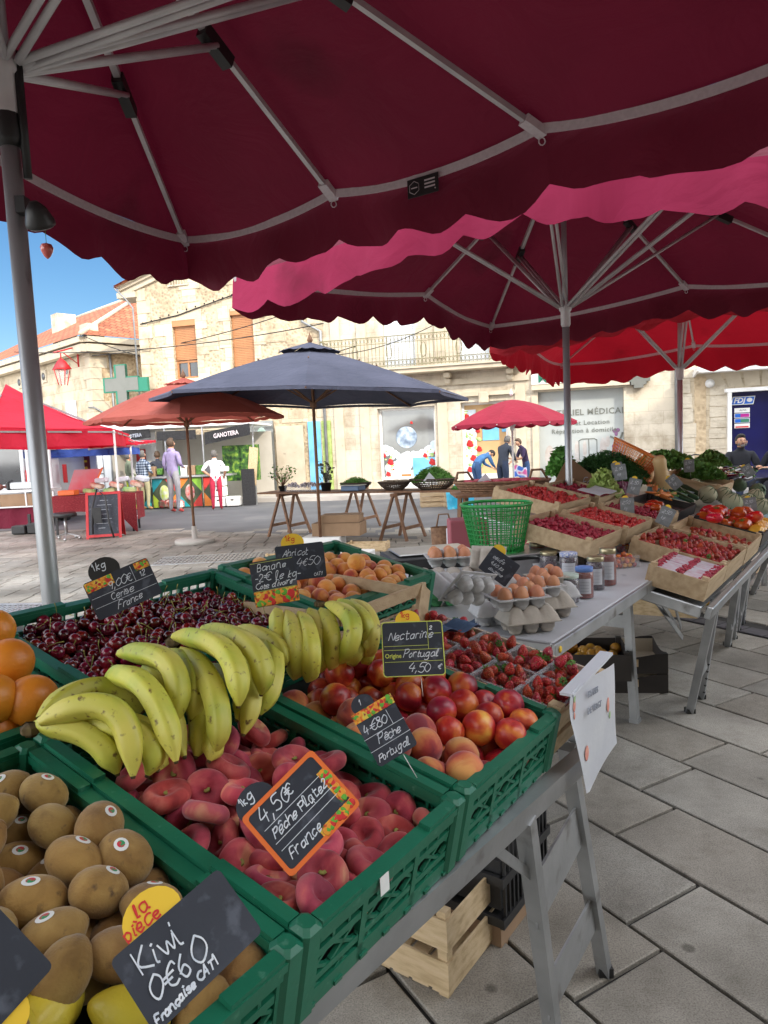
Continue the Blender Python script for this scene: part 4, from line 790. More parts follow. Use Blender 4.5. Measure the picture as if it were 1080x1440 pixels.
# ---------------------------------------------------------------- crates. local: x,y from 0..a,0..b, z = 0 at the rim, down to -h
def green_crate(a, b_, h, seedk=0):
    mb = MB(); w_ = .016
    for (p, q, ln) in (((0, 0), (a, 0), a), ((a, 0), (a, b_), b_), ((a, b_), (0, b_), a), ((0, b_), (0, 0), b_)):
        p = Vector((*p, 0)); q = Vector((*q, 0)); d = (q-p).normalized(); nin = Vector((-d.y, d.x, 0)); c = (p+q)/2
        def bb(t0, t1, z0, z1, th=w_*.5, off=w_*.5): mb.bar(p+d*t0+nin*off+Vector((0, 0, (z0+z1)/2)), p+d*t1+nin*off+Vector((0, 0, (z0+z1)/2)), th, z1-z0)
        bb(.008, ln-.008, -.012, 0, .024, .010); bb(.03, ln-.03, -.024, -.012, .016)
        bb(.03, ln*.28, .0, .007, .02, .010); bb(ln*.72, ln-.03, .0, .007, .02, .010)
        bb(.0, ln, -.052, -.040); bb(.0, ln, -h*.62-.01, -h*.62); bb(0, ln, -h, -h+.028, .010)
        k = int(ln/.03); 
        for i in range(k+1):
            t = ln*i/k
            if i % 4 == 0: bb(max(t-.006, 0), min(t+.006, ln), -h, -.012, .010)
            else: bb(max(t-.0025, 0), min(t+.0025, ln), -.05, -.012, .006)
        for i in range(int(ln/.055)):
            t = .01+i*.055
            for (z0, z1) in ((-.05, -h*.62), (-h*.62, -h+.02)):
                for (ta, tb) in ((t, t+.045), (t+.045, t)): mb.bar(p+d*ta+nin*w_*.5+Vector((0, 0, z0)), p+d*tb+nin*w_*.5+Vector((0, 0, z1)), .005, .006, 0, tuple(nin))
    for (x, y) in ((0, 0), (a, 0), (a, b_), (0, b_)):
        cx = x+(.014 if x == 0 else -.014); cy = y+(.014 if y == 0 else -.014); mb.rbox((cx, cy, -h/2+.004), (.034, .034, h+.012), .006)
    k = int(a/.05)
    for i in range(k): mb.box((a*(i+.5)/k, b_/2, -h+.006), (.016, b_, .006))
    for i in range(int(b_/.05)): mb.box((a/2, .02+.05*i, -h+.004), (a-.01, .012, .005))
    mb.box((a/2, b_/2, -h*.84), (a-.03, b_-.03, .004), 1)   # dark paper liner the fruit lies on
    return mb
def wood_crate(a, b_, h, pale=False, floorz=None, posts=True, t=.008, gaps=1):
    mb = MB()
    for (y,) in ((t/2,), (b_-t/2,)):
        if gaps: 
            hh_ = h*.42; mb.box((a/2, y, -hh_/2), (a, t, hh_)); mb.box((a/2, y, -h+hh_/2), (a, t, hh_))
        else: mb.box((a/2, y, -h/2), (a, t, h))
    for x in (t/2, a-t/2):
        if gaps:
            hh_ = h*.42; mb.box((x, b_/2, -hh_/2-.001), (t, b_-2*t, hh_)); mb.box((x, b_/2, -h+hh_/2), (t, b_-2*t, hh_))
        else: mb.box((x, b_/2, -h/2-.001), (t, b_-2*t, h-.002))
    if posts:
        for (x, y) in ((.02, .02), (a-.02, .02), (.02, b_-.02), (a-.02, b_-.02)): mb.box((x, y, -h/2+.006), (.028, .028, h+.012))
    fz = -h+.006 if floorz is None else floorz
    mb.box((a/2, b_/2, fz), (a-.02, b_-.02, .006)); return mb
# ---------------------------------------------------------------- fruit materials
def fruitmat(name, cols, scale, rough, rnd=.12, bump=0, bscale=60, coat=0, sheen=0, sss=.05, spots=None, spread=(.3, .7), dist=.6, spec=.5):
    return mat(name, cols, scale, rough, bump, bscale, rnd=rnd, coat=coat, sheen=sheen, sss=sss, spread=spread, dist=dist, dirt=spots, spec=spec)
F_kiwi = fruitmat('kiwi_skin', [(.19, .095, .02), (.28, .155, .038), (.36, .215, .06)], 26, .85, .16, .8, 300, sheen=.22, spots=((.10, .052, .018), 60, .62))
F_flat = fruitmat('flat_peach_skin', [(.26, .012, .028), (.42, .035, .055), (.56, .10, .09), (.70, .36, .18)], 15, .75, .2, .2, 300, sheen=.25, spread=(.4, .72))
F_peach = fruitmat('peach_skin', [(.24, .018, .03), (.42, .055, .035), (.62, .19, .06), (.68, .32, .09)], 12, .75, .14, .2, 300, sheen=.3, spread=(.38, .62))
F_nect = fruitmat('nectarine_skin', [(.20, .006, .014), (.34, .012, .018), (.46, .04, .02), (.62, .17, .03), (.7, .38, .06)], 12, .4, .18, .06, 120, coat=.14, spread=(.38, .68))
F_apri = fruitmat('apricot_skin', [(.38, .055, .02), (.6, .17, .025), (.68, .27, .04), (.66, .3, .06)], 17, .6, .12, .12, 200, sheen=.4, spread=(.38, .6), spots=((.32, .09, .02), 90, .7))
F_orng = fruitmat('orange_peel', [(.66, .2, .012), (.74, .27, .02)], 6, .42, .06, .5, 160, coat=.1)
F_lemon = fruitmat('lemon_peel', [(.62, .47, .03), (.7, .56, .05)], 6, .42, .05, .45, 120, coat=.1)
F_cher = fruitmat('cherry_skin', [(.05, .002, .006), (.13, .004, .012), (.24, .008, .018)], 22, .14, .3, 0, 60, coat=.6, spread=(.35, .65))
F_straw = fruitmat('strawberry_skin', [(.22, .006, .008), (.40, .012, .012), (.52, .035, .022)], 25, .42, .25, 0, 240, coat=.15)
def seeds(m):
    nt = m.node_tree; N = nt.nodes; L = nt.links; b = N['Principled BSDF']; tc = N.new('ShaderNodeTexCoord'); v = N.new('ShaderNodeTexVoronoi'); v.inputs['Scale'].default_value = 230; v.inputs['Randomness'].default_value = .5; L.new(tc.outputs['Object'], v.inputs['Vector'])
    f = ramp(nt, v.outputs['Distance'], [(.16, (1, 1, 1)), (.26, (0, 0, 0))]); src = b.inputs['Base Color'].links[0].from_socket; mx = N.new('ShaderNodeMix'); mx.data_type = 'RGBA'; L.new(f, mx.inputs[0]); L.new(src, mx.inputs[6]); mx.inputs[7].default_value = (.5, .3, .08, 1); L.new(mx.outputs[2], b.inputs['Base Color'])
    f2 = ramp(nt, v.outputs['Distance'], [(.2, (0, 0, 0)), (.5, (1, 1, 1))]); bp = N.new('ShaderNodeBump'); bp.inputs['Strength'].default_value = 1; bp.inputs['Distance'].default_value = .002; L.new(f2, bp.inputs['Height']); L.new(bp.outputs[0], b.inputs['Normal'])
seeds(F_straw)
F_bana = mat('banana_peel', [(.37, .45, .05), (.54, .53, .075), (.64, .58, .11)], 9, .48, .08, 60, rnd=.1, sss=.04, spread=(.3, .62), dirt=((.13, .07, .02), 75, .612), detail=6)
F_btip = mat('banana_stem', [(.04, .02, .01), (.14, .1, .03)], 60, .8, .4, 100)
F_stem = mat('fruit_stem', [(.2, .22, .04), (.35, .3, .08)], 60, .7)
m_stick = mat('fruit_sticker', [(.72, .74, .72), (.78, .78, .76)], 90, .4); m_stick2 = mat('fruit_sticker_print', [(.55, .03, .06), (.04, .3, .12)], 190, .4, spread=(.48, .52))
# ---------------------------------------------------------------- fruit meshes
def shaped(fn, nu=20, nv=14):
    mb = MB(); vs = []; fs = []
    for i in range(nv+1):
        t = math.pi*i/nv
        for j in range(nu): vs.append(fn(t, 2*math.pi*j/nu))
    for i in range(nv):
        for j in range(nu): fs.append((i*nu+j, i*nu+(j+1) % nu, (i+1)*nu+(j+1) % nu, (i+1)*nu+j))
    return mb.add(vs, fs, 0, None, True)
def stone_fruit(r, cleft=.06, dim=.18, flat=1.0, asym=.0):
    def fn(t, a):
        d = 1-dim*math.exp(-(t/.35)**2)-.05*math.exp(-((math.pi-t)/.25)**2); c = 1-cleft*math.exp(-(((a+math.pi) % (2*math.pi)-math.pi)/.16)**2)*math.sin(t)
        q = r*d*c*(1+asym*math.cos(a)*math.sin(t)); return (q*math.sin(t)*math.cos(a), q*math.sin(t)*math.sin(a), q*math.cos(t)*flat)
    return shaped(fn, 28, 16)
def flat_peach(r):
    def fn(t, a):
        s = math.sin(t); c = math.cos(t); lump = 1+.05*math.sin(2*a+.5)+.03*math.sin(3*a)
        rr = r*(s**.72)*lump; h = r*.52*c*(1-.75*math.exp(-((s)/.38)**2))*(1-.25*math.exp(-(((a+math.pi) % (2*math.pi)-math.pi)/.22)**2)*s)
        return (rr*math.cos(a), rr*math.sin(a), h+.006*math.cos(a))
    return shaped(fn, 28, 18)
def kiwi_mesh():
    def fn(t, a):
        z = -math.cos(t)*.039; s = math.sin(t)**.86; k = 1.0
        if t > 2.95: z += .0; k = .9
        return (z+(.002 if abs(t-math.pi) < .2 else 0), .0305*s*math.cos(a), .0275*s*math.sin(a))
    mb = shaped(fn, 22, 16); mb.lathe([(.006, 0), (.0065, .003), (.003, .0045), (.001, .003)], 8, 0, TR(.0375, 0, 0) @ RY(90)); return mb
def lemon_mesh():
    def fn(t, a):
        z = -math.cos(t)*.045; s = math.sin(t); return (z*(1+.18*abs(math.cos(t))**9), .031*s**.9*math.cos(a), .031*s**.9*math.sin(a))
    return shaped(fn, 22, 18)
def straw_mesh(L=.017):
    def fn(t, a):
        z = math.cos(t); s = math.sin(t)*(1 if z > 0 else (1+z*.28)); s *= 1+.05*math.sin(3*a+2*z); return (L*.8*s*math.cos(a), L*.74*s*math.sin(a), L*(z*.72 if z > 0 else z*1.35))
    return shaped(fn, 12, 9)
def calyx_mesh(L=.017):
    mb = MB()
    for k in range(7):
        a = k*.9; c, s = math.cos(a), math.sin(a); r = L*.75
        mb.add([(c*.002, s*.002, L*.82), (r*.55*c-s*.004, r*.55*s+c*.004, L*.88), (r*c, r*s, L*.68), (r*.55*c+s*.004, r*.55*s-c*.004, L*.86)], [(0, 1, 2, 3)])
    mb.tube([(0, 0, L*.8), (.002, .001, L*1.25)], .0012, 4); return mb
def egg_mesh():
    def fn(t, a):
        z = -math.cos(t); r = .0215*math.sin(t)*(1-.1*z); return (r*math.cos(a), r*math.sin(a), .028*z)
    return shaped(fn, 16, 12)
# ---------------------------------------------------------------- settle spheres in a box by relaxation
def pack(n, bx, by, r, seed=0, it=160, hmax=None, z0=0, cone=0, rs=None):
    g_ = np.random.default_rng(seed); P = np.column_stack([g_.uniform(r, bx-r, n), g_.uniform(r, by-r, n), g_.uniform(r, hmax or r*5, n)])
    rr = np.full(n, r) if rs is None else rs
    S = rr[:, None]+rr[None, :]
    for k in range(it):
        P[:, 2] -= r*.12*(1-k/it*.8)
        if cone: P[:, :2] += (np.array([bx/2, by/2])-P[:, :2])*cone*.01
        for _ in range(3):
            D = P[:, None, :]-P[None, :, :]; d = np.sqrt((D**2).sum(-1))+1e-9; np.fill_diagonal(d, 9); o = np.clip(S-d, 0, None)*.5*.8
            P += (D/d[..., None]*o[..., None]).sum(1)*.6
            P[:, 0] = np.clip(P[:, 0], rr, bx-rr); P[:, 1] = np.clip(P[:, 1], rr, by-rr); P[:, 2] = np.maximum(P[:, 2], rr)
    P[:, 2] += z0; return P
def spawn(proto, mats, placed):
    return [dup(proto, M=m) for m in mats]
def RR(): return randrot()
def tilt_rot(mx):
    return Matrix.Rotation(random.uniform(0, 6.28), 4, 'Z') @ Matrix.Rotation(R(random.uniform(0, mx)), 4, 'X') @ Matrix.Rotation(random.uniform(0, 6.28), 4, 'Z')
def seat_fruit(mesh, name, mats, label, cat, group, poss, M, rotf=RR, kids=(), scl=(.93, 1.07), kidp=1.0):
    first = None
    me = mesh.mesh(name, mats) if isinstance(mesh, MB) else mesh
    kms = [(kn, (km.mesh(kn, kmt) if isinstance(km, MB) else km), pr) for kn, km, kmt, pr in kids]
    out = []
    for p in poss:
        o = bpy.data.objects.new(name, me); COL.objects.link(o); s = random.uniform(*scl)
        o.matrix_world = M @ Matrix.Translation(Vector(p)) @ rotf() @ Matrix.Scale(s, 4); T(o, label, cat, group)
        for kn, km, pr in kms:
            if random.random() < pr: c = bpy.data.objects.new(kn, km); COL.objects.link(c); c.parent = o
        out.append(o)
    return out
def local(M, x, y, z): return M @ TR(x, y, z)
# ---------------------------------------------------------------- green crates on the first table
H1 = .125
def put_crate(label, x, y, a, b_, h=H1, M=M1, dz=0, yaw=0):
    mb = green_crate(a, b_, h); Mx = local(M, x, y, dz) @ RZ(yaw); return T(mb.build('fruit_crate', [m_green, m_black], None, Mx), label, 'crate', 'green plastic fruit crates on the first table'), Mx
_, K1 = put_crate('green plastic crate holding the kiwis, nearest the bottom left corner', -.405, 0, .4, .6, dz=-.006)
_, K2 = put_crate('green plastic crate holding the flat peaches', .0, 0, .385, .6, dz=.0)
_, K3 = put_crate('green plastic crate holding the nectarines and peaches', .392, 0, .4, .6, dz=.004)
_, K4 = put_crate('green plastic crate holding the oranges behind the kiwis', -.47, .635, .6, .42, dz=-.01)
_, K5 = put_crate('green plastic crate holding the cherries', .145, .66, .655, .42, dz=.012)
_, K6 = put_crate('green plastic crate holding the apricots', .815, .66, .545, .42, dz=.02)
def top(P, keep=None): return [tuple(p) for p in P]
# kiwis
P = pack(90, .37, .57, .031, 3, z0=-.078); P[:, :2] += .015
P = [p for p in P if not (p[1] < .135 and p[0] < .27)]
dsk = lambda R_, z: (lambda a, b_: (a*R_*math.cos(6.2832*b_), a*R_*.78*math.sin(6.2832*b_), z-(a*R_*math.cos(6.2832*b_))**2*10-(a*R_*.78*math.sin(6.2832*b_))**2*17))
stk = MB(); stk.grid(dsk(.0105, .0282), 4, 14)
stk2 = MB(); stk2.grid(dsk(.0058, .0285), 3, 10)
def krot(): return Matrix.Rotation(random.gauss(.6, .9), 4, 'Z') @ Matrix.Rotation(R(random.uniform(-35, 35)), 4, 'Y') @ Matrix.Rotation(R(random.uniform(-30, 30)), 4, 'X')
ks = seat_fruit(kiwi_mesh(), 'kiwi', F_kiwi, 'brown fuzzy kiwi heaped in the nearest green crate', 'kiwi', 'kiwis in the nearest crate', P, K1, krot)
kmA = stk.mesh('sticker', m_stick); kmB = stk2.mesh('sticker_print', m_stick2)
for i, o in enumerate(ks):
    if i % 2 == 0:
        c = bpy.data.objects.new('sticker', kmA); COL.objects.link(c); c.parent = o; c2 = bpy.data.objects.new('sticker_print', kmB); COL.objects.link(c2); c2.parent = c
# lemons
lem = lemon_mesh().mesh('lemon', F_lemon)
LS = [((72, 1418), 'leftmost full lemon in front of the kiwis', 30, .95), ((182, 1426), 'lemon tucked against the kiwi price slate', -50, .85), ((14, 1452), 'lemon cut by the lower left corner of the picture', 80, 1.0), ((28, 1346), 'lemon half hidden behind the leftmost price slate', 10, .8)]
N1 = M1.to_3x3() @ Vector((0, 0, 1))
def on1(x, y, h): return onp(x, y, M1 @ Vector((0, 0, h)), N1)
for (q, lb, yw, sc) in LS:
    o = bpy.data.objects.new('lemon', lem); COL.objects.link(o); o.matrix_world = Matrix.Translation(on1(*q, -.03)) @ M1.to_3x3().to_4x4() @ RZ(yw) @ RY(15) @ Matrix.Scale(sc, 4); T(o, lb, 'lemon', 'lemons in front of the kiwis')
# oranges
om = shaped(lambda t, a: (.045*math.sin(t)*math.cos(a)*(1-.03*math.exp(-(t/.3)**2)), .045*math.sin(t)*math.sin(a), .043*math.cos(t)*(1-.06*math.exp(-(t/.2)**2))), 26, 18).mesh('orange', F_orng)
nub = MB(); nub.lathe([(.001, .0405), (.005, .0405), (.004, .042), (.001, .0425)], 7)
nubm = nub.mesh('navel', F_stem)
for (q, h, lb, sc) in (((12, 932), .05, 'orange at the top left of the heap by the picture edge', 1.0), ((44, 985), .02, 'front orange resting on the crate edge beside the bananas', 1.02), ((-12, 985), .03, 'orange cut by the left picture edge', 1.0), ((-8, 886), .06, 'hindmost orange peeping over the heap', .9), ((-6, 1030), -.03, 'orange below the others against the crate edge', .95)):
    o = bpy.data.objects.new('orange', om); COL.objects.link(o); o.matrix_world = Matrix.Translation(on1(*q, h)) @ RZ(random.uniform(0, 360)) @ RX(random.uniform(20, 75)) @ Matrix.Scale(sc, 4); T(o, lb, 'orange', 'oranges at the left picture edge')
    c = bpy.data.objects.new('navel', nubm); COL.objects.link(c); c.parent = o
P = pack(14, .4, .39, .045, 5, z0=-.09); P[:, 0] += .015; P[:, 1] += .015
seat_fruit(om, 'orange', F_orng, 'orange lying lower in the crate behind the kiwis', 'orange', 'oranges in the lower layer', [p for p in P if p[0] < .42], K4)
# flat peaches
P = pack(104, .355, .57, .0258, 8, z0=-.08); P[:, :2] += .015; P = P[P[:, 1] < .46]
fp_stem = MB(); fp_stem.lathe([(.006, .0055), (.0035, .0075), (.001, .007)], 7)
fpm = flat_peach(.0352)
seat_fruit(fpm, 'flat_peach', F_flat, 'dusky red flat peach heaped in the green crate', 'flat peach', 'flat peaches in the green crate', P, K2, lambda: tilt_rot(75), kids=(('stem_scar', fp_stem, F_stem, .7),))
# nectarines and peaches
nm = stone_fruit(.0325, .07, .2, .97, .03).mesh('nectarine', F_nect); pm = stone_fruit(.0335, .08, .2, .93, .03).mesh('peach', F_peach)
P = pack(88, .37, .57, .0313, 12, z0=-.095); P[:, :2] += .015; P = P[P[:, 1] < .5]
isP = [(p[0] < .10 and p[1] < .5) or (p[0] < .17 and p[1] < .2) for p in P]
seat_fruit(pm, 'peach', F_peach, 'fuzzy orange red peach along the left side of the nectarine crate', 'peach', 'peaches beside the nectarines', [p for p, f in zip(P, isP) if f], K3, lambda: tilt_rot(110), kids=(('stem_scar', fp_stem, F_stem, .0),))
seat_fruit(nm, 'nectarine', F_nect, 'glossy dark red nectarine in the green crate', 'nectarine', 'nectarines in the green crate', [p for p, f in zip(P, isP) if not f], K3, lambda: tilt_rot(110))
# apricots
P = pack(120, .515, .39, .0265, 21, z0=-.085, hmax=.16); P[:, :2] += .015
am = stone_fruit(.028, .09, .16, .95, .02)
seat_fruit(am, 'apricot', F_apri, 'orange apricot heaped in the rear green crate', 'apricot', 'apricots in the rear crate', P, K6, lambda: tilt_rot(120))
# cherries: the top ones one by one, the hidden bed below as one mass
P = pack(400, .62, .39, .0148, 33, it=110, z0=-.06, hmax=.1); P[:, :2] += .016
P = P[np.argsort(-(P[:, 2]+.0*P[:, 1]))]
cm_ = stone_fruit(.0148, .04, .22, .95)
st = MB(); st.tube([(0, 0, .010), (.002, .001, .022), (.006, .002, .036), (.012, .002, .046)], [.0009, .0008, .0008, .0015], 5)
seat_fruit(cm_, 'cherry', F_cher, 'dark red cherry heaped in the green crate', 'cherry', 'cherries heaped in the crate', P[:295], K5, lambda: tilt_rot(95), kids=(('stem', st, F_stem, .45),), scl=(.9, 1.12))
mb = MB()
for p in P[295:]: mb.ball(tuple(p), .0132, 0, 8, 6)
mb.box((.33, .21, -.066), (.61, .38, .006), 0); T(mb.build('cherry_bed', F_cher, None, K5), 'lower layer of cherries in the green crate', 'cherries', None, 'stuff')
# ---------------------------------------------------------------- bananas
def banana_parts(pts, r, name_mi=0):
    n = 18; mb = MB(); a, b_, c = [Vector(p) for p in pts]; P = []; rs = []
    ctrl = b_*2-(a+c)/2
    for i in range(n+1):
        t = i/n; P.append(a*(1-t)**2+ctrl*2*t*(1-t)+c*t*t)
        f = min(1, .34+.66*math.sin(min(1, t/.2)*math.pi/2)) if t < .2 else (1 if t < .8 else max(.2, math.cos((t-.8)/.2*1.35)))
        rs.append(r*.93*f*(1+.03*math.sin(3.1*t)))
    vs = []; fs = []; m = 15; prev = None
    for i, p in enumerate(P):
        d = (P[min(i+1, n)]-P[max(i-1, 0)]).normalized(); x = (d.cross(Vector((0, 0, 1))) if prev is None else prev-d*prev.dot(d)).normalized(); prev = x; y = d.cross(x)
        for j in range(m):
            q = 2*math.pi*j/m; k = 1+.11*math.cos(5*q); vs.append(p+x*(math.cos(q)*rs[i]*k)+y*(math.sin(q)*rs[i]*k))
    for i in range(n):
        for j in range(m): fs.append((i*m+j, i*m+(j+1) % m, (i+1)*m+(j+1) % m, (i+1)*m+j))
    mb.add(vs, fs, 0, None, True); d = (P[-1]-P[-2]).normalized(); mb.tube([P[-1]-d*.004, P[-1]+d*.004], [r*.22, r*.16], 8, 1); return mb
def bunch(label, crown, fingers, r=.019, crownr=.014):
    c3 = on1(*crown[:2], crown[2]); o = thing('banana_bunch', label, 'bananas', TR(*c3), 'bunches of yellow green bananas')
    for f in fingers:
        rad = f[3] if len(f) > 3 else r; pts = [on1(*q[:2], q[2])-c3 for q in f[:3]]
        banana_parts(pts, rad).build('banana', [F_bana, F_btip], o)
    mb = MB(); mb.rbox((0, 0, 0), (crownr*2, crownr*1.6, crownr*1.7), crownr*.5); mb.build('crown', F_btip, o)
def cr(x, y, h): return (x/2.7, 760+y/2.7, h)
def cs(x, y, h): return (380+x/6, 830+y/6, h)
bunch('lowest banana bunch with its dark cut crown pointing left', cr(115, 718, .05), [
    (cr(130, 700, .055), cr(340, 740, .05), cr(445, 885, .0)), (cr(150, 690, .07), cr(420, 640, .10), cr(505, 895, .02), .021), (cr(150, 680, .06), cr(360, 560, .07), cr(540, 650, .03)),
    (cr(180, 690, .05), cr(520, 730, .06), cr(560, 890, .01)), (cr(240, 660, .05), cr(560, 720, .03), cr(600, 870, .0))], .0205)
bunch('middle banana bunch arching over the cherries with long curved fingers', cr(560, 440, .02), [
    (cr(410, 515, .075), cr(560, 570, .11), cr(668, 838, .035), .0205), (cr(452, 430, .10), cr(640, 470, .13), cr(665, 690, .06), .0205), (cr(560, 480, .06), cr(610, 560, .08), cr(700, 820, .02)),
    (cr(650, 420, .09), cr(735, 520, .10), cr(728, 680, .05), .018), (cr(690, 415, .10), cr(812, 580, .10), cr(820, 800, .03), .0205), (cr(640, 500, .04), cr(750, 640, .05), cr(745, 820, .01)), (cr(700, 560, .03), cr(800, 700, .04), cr(795, 835, .015))], .0195)
bunch('upper banana bunch leaning right beside the banana sign', cr(655, 385, .07), [
    (cr(660, 365, .10), cr(850, 420, .15), cr(905, 628, .09), .0205), (cr(770, 335, .11), cr(955, 410, .15), cr(992, 582, .09), .0205), (cr(820, 430, .07), cr(945, 520, .09), cr(925, 735, .03), .020),
    (cr(900, 335, .09), cr(1030, 380, .11), cr(1085, 475, .08), .017), (cr(960, 355, .09), cr(1045, 470, .09), cr(985, 660, .03), .019), (cr(780, 480, .05), cr(915, 560, .07), cr(900, 680, .04))], .0195)
bunch('right hand banana bunch with straight fingers beside the nectarines', cs(405, 115, .09), [
    (cs(50, 165, .09), cs(65, 400, .10), cs(60, 760, .01)), (cs(140, 185, .10), cs(210, 470, .11), cs(200, 745, .02), .0185), (cs(245, 195, .10), cs(350, 480, .115), cs(310, 765, .02), .019), (cs(330, 165, .09), cs(420, 400, .10), cs(420, 690, .02)),
    (cs(430, 165, .10), cs(525, 400, .11), cs(500, 665, .03), .0185)], .017, .010)
bunch('rightmost banana bunch against the wooden crate board', cs(430, 120, .10), [
    (cs(480, 120, .11), cs(700, 300, .14), cs(580, 615, .06), .0195), (cs(580, 90, .10), cs(790, 260, .12), cs(770, 450, .06), .018), (cs(690, 90, .09), cs(860, 300, .11), cs(790, 580, .03), .018), (cs(700, 400, .05), cs(740, 500, .06), cs(660, 620, .02), .017), (cs(770, 420, .04), cs(830, 520, .05), cs(780, 600, .02), .016)], .018, .010)
# ---------------------------------------------------------------- handwriting: single-stroke letters drawn as chalk-pen ribbons
GL = {'a': "6:5,5 3,6 1,5 0,3 1,0 3,0 5,2 5,6 5,1 6,0", 'b': "5:0,10 0,0 1,0 4,0 5,3 4,6 2,6 0,4", 'c': "5:5,5 3,6 1,5 0,3 1,0 3,0 5,1", 'd': "6:5,10 5,1 6,0;5,5 3,6 1,5 0,3 1,0 3,0 5,2",
 'e': "5:0,3 4,3 5,5 3,6 1,5 0,3 1,0 3,0 5,1", 'f': "4:4,10 2,10 1,8 1,-2;0,5 4,5", 'g': "6:5,5 3,6 1,5 0,3 1,1 3,1 5,3 5,6 5,-2 3,-4 0,-3", 'h': "5:0,10 0,0;0,4 2,6 4,6 5,4 5,0", 'i': "2:0,6 0,1 1,0;0,8 .5,8.6",
 'k': "5:0,10 0,0;4,6 0,3 4,0", 'l': "3:0,0 1,3 2,9 1,10 0,8 0,2 1,0 3,0", 'm': "8:0,6 0,0;0,4 2,6 3,5 3,0;3,4 5,6 7,5 7,0 8,0", 'n': "6:0,6 0,0;0,4 2,6 4,6 5,4 5,0 6,0", 'o': "5:3,6 1,5 0,3 1,0 3,0 5,3 4,5 3,6", 'p': "5:0,6 0,-4;0,5 3,6 5,4 4,1 2,0 0,1",
 'q': "5:5,6 5,-4;5,5 2,6 0,3 2,0 5,1", 'r': "4:0,6 0,0;0,4 2,6 4,6", 's': "5:4,5 2,6 0,5 1,3.4 4,2.6 4,1 2,0 0,.6", 't': "4:1,9 1,1 2,0 4,.5;0,6 4,6", 'u': "6:0,6 0,1 2,0 4,1 5,3 5,6 5,1 6,0", 'v': "5:0,6 2,0 5,6", 'w': "7:0,6 2,0 3.5,5 5,0 7,6", 'x': "5:0,6 5,0;5,6 0,0", 'y': "5:0,6 2,1;5,6 2,0 0,-4", 'z': "5:0,6 5,6 0,0 5,0",
 'A': "7:0,0 3,10 4,10 6,0;1,4 6,4", 'B': "6:0,0 0,10 4,10 5,8 4,5.6 0,5 5,5 6,2 4,0 0,0", 'C': "6:6,9 3,10 0,7 0,3 3,0 6,1", 'F': "6:0,0 1,10 6,10;0,5 4,5", 'K': "6:0,10 0,0;6,10 0,4 6,0", 'N': "7:0,0 0,10 6,0 6,10", 'O': "7:3,10 0,7 0,3 3,0 6,3 6,7 3,10", 'P': "6:0,0 0,10;-1,9 4,10 6,8 4,5 0,5", 'E': "6:6,10 0,10 0,0 6,0;0,5 4,5", 'T': "7:0,10 7,10;3,10 3,0", 'L': "5:0,10 0,0 5,0",
 '0': "6:3,10 0,7 0,3 3,0 6,3 6,7 3,10", '1': "3:0,7 2,10 2,0", '2': "6:0,8 2,10 5,9 5,6 0,0 6,0", '4': "6:3,10 0,4 6,4;5,7 4,0", '5': "6:6,10 1,10 0,6 4,6 6,3 4,0 0,1", '6': "6:5,10 1,6 0,3 2,0 5,1 5,4 3,5 0,3", '8': "5:4,6 1,8 2,10 4,9 4,7 0,3 1,0 4,0 5,3 1,7", '9': "5:5,7 2,5 0,8 2,10 5,9 5,7 3,0",
 '€': "7:7,8 5,10 2,8 1,5 2,2 5,0 7,1;-1,6 5,6;-1,4 4,4", ',': "2:1,1 0,-2", '.': "2:0,0 .5,.5", '-': "5:0,4 4,4", "'": "2:0,10 0,7", 'ê': "5:0,3 4,3 5,5 3,6 1,5 0,3 1,0 3,0 5,1;1,8 3,9.5 5,8", 'ç': "5:5,5 3,6 1,5 0,3 1,0 3,0 5,1;3,0 2,-2", 'è': "5:0,3 4,3 5,5 3,6 1,5 0,3 1,0 3,0 5,1;1,9.5 3,7.6", ' ': "4:"}
def smooth(P):
    if len(P) < 3: return P
    out = []
    for i in range(len(P)-1):
        p0 = P[max(i-1, 0)]; p1 = P[i]; p2 = P[i+1]; p3 = P[min(i+2, len(P)-1)]
        for k in range(4):
            t = k/4; out.append(tuple(.5*((2*p1[j])+(-p0[j]+p2[j])*t+(2*p0[j]-5*p1[j]+4*p2[j]-p3[j])*t*t+(-p0[j]+3*p1[j]-3*p2[j]+p3[j])*t**3) for j in (0, 1)))
    return out+[P[-1]]
def hand(mb, s, x, y, size, pen=.0016, slant=.32, z=.0012, mi=0, gap=.13, jit=.05, rise=None):
    cx = x; u = size/10; rise = random.uniform(-.05, .07) if rise is None else rise; pen *= .85
    for ch in s:
        w_, _, body = GL.get(ch, GL['o']).partition(':'); jy = random.uniform(-jit, jit)*size; sc = random.uniform(.82, 1.15); s_l = slant+random.uniform(-.16, .16); wb = random.uniform(-.5, .5); wv = random.uniform(.8, 1.15)
        for stn, st_ in enumerate([b for b in body.split(';') if b]):
            P = [tuple(float(q) for q in p.split(',')) for p in st_.split()]
            P = [(cx+(px_*wv+s_l*py_+random.uniform(-.25, .25))*u*sc, y+(cx-x)*rise+jy+(py_+wb*px_*.12+random.uniform(-.25, .25))*u*sc) for px_, py_ in P]; P = smooth(P)
            for a, b_ in zip(P, P[1:]):
                dx, dy = b_[0]-a[0], b_[1]-a[1]; L = math.hypot(dx, dy)
                if L < 1e-6: continue
                pn = pen*(.75+.5*abs(dx)/L); nx, ny = -dy/L*pn/2, dx/L*pn/2; ex, ey = dx/L*pen*.35, dy/L*pen*.35; zz = z+random.uniform(0, .0002)
                mb.add([(a[0]-ex+nx, a[1]-ey+ny, zz), (a[0]-ex-nx, a[1]-ey-ny, zz), (b_[0]+ex-nx, b_[1]+ey-ny, zz), (b_[0]+ex+nx, b_[1]+ey+ny, zz)], [(0, 1, 2, 3)], mi)
        cx += (float(w_)/10+gap)*size*sc
    return cx
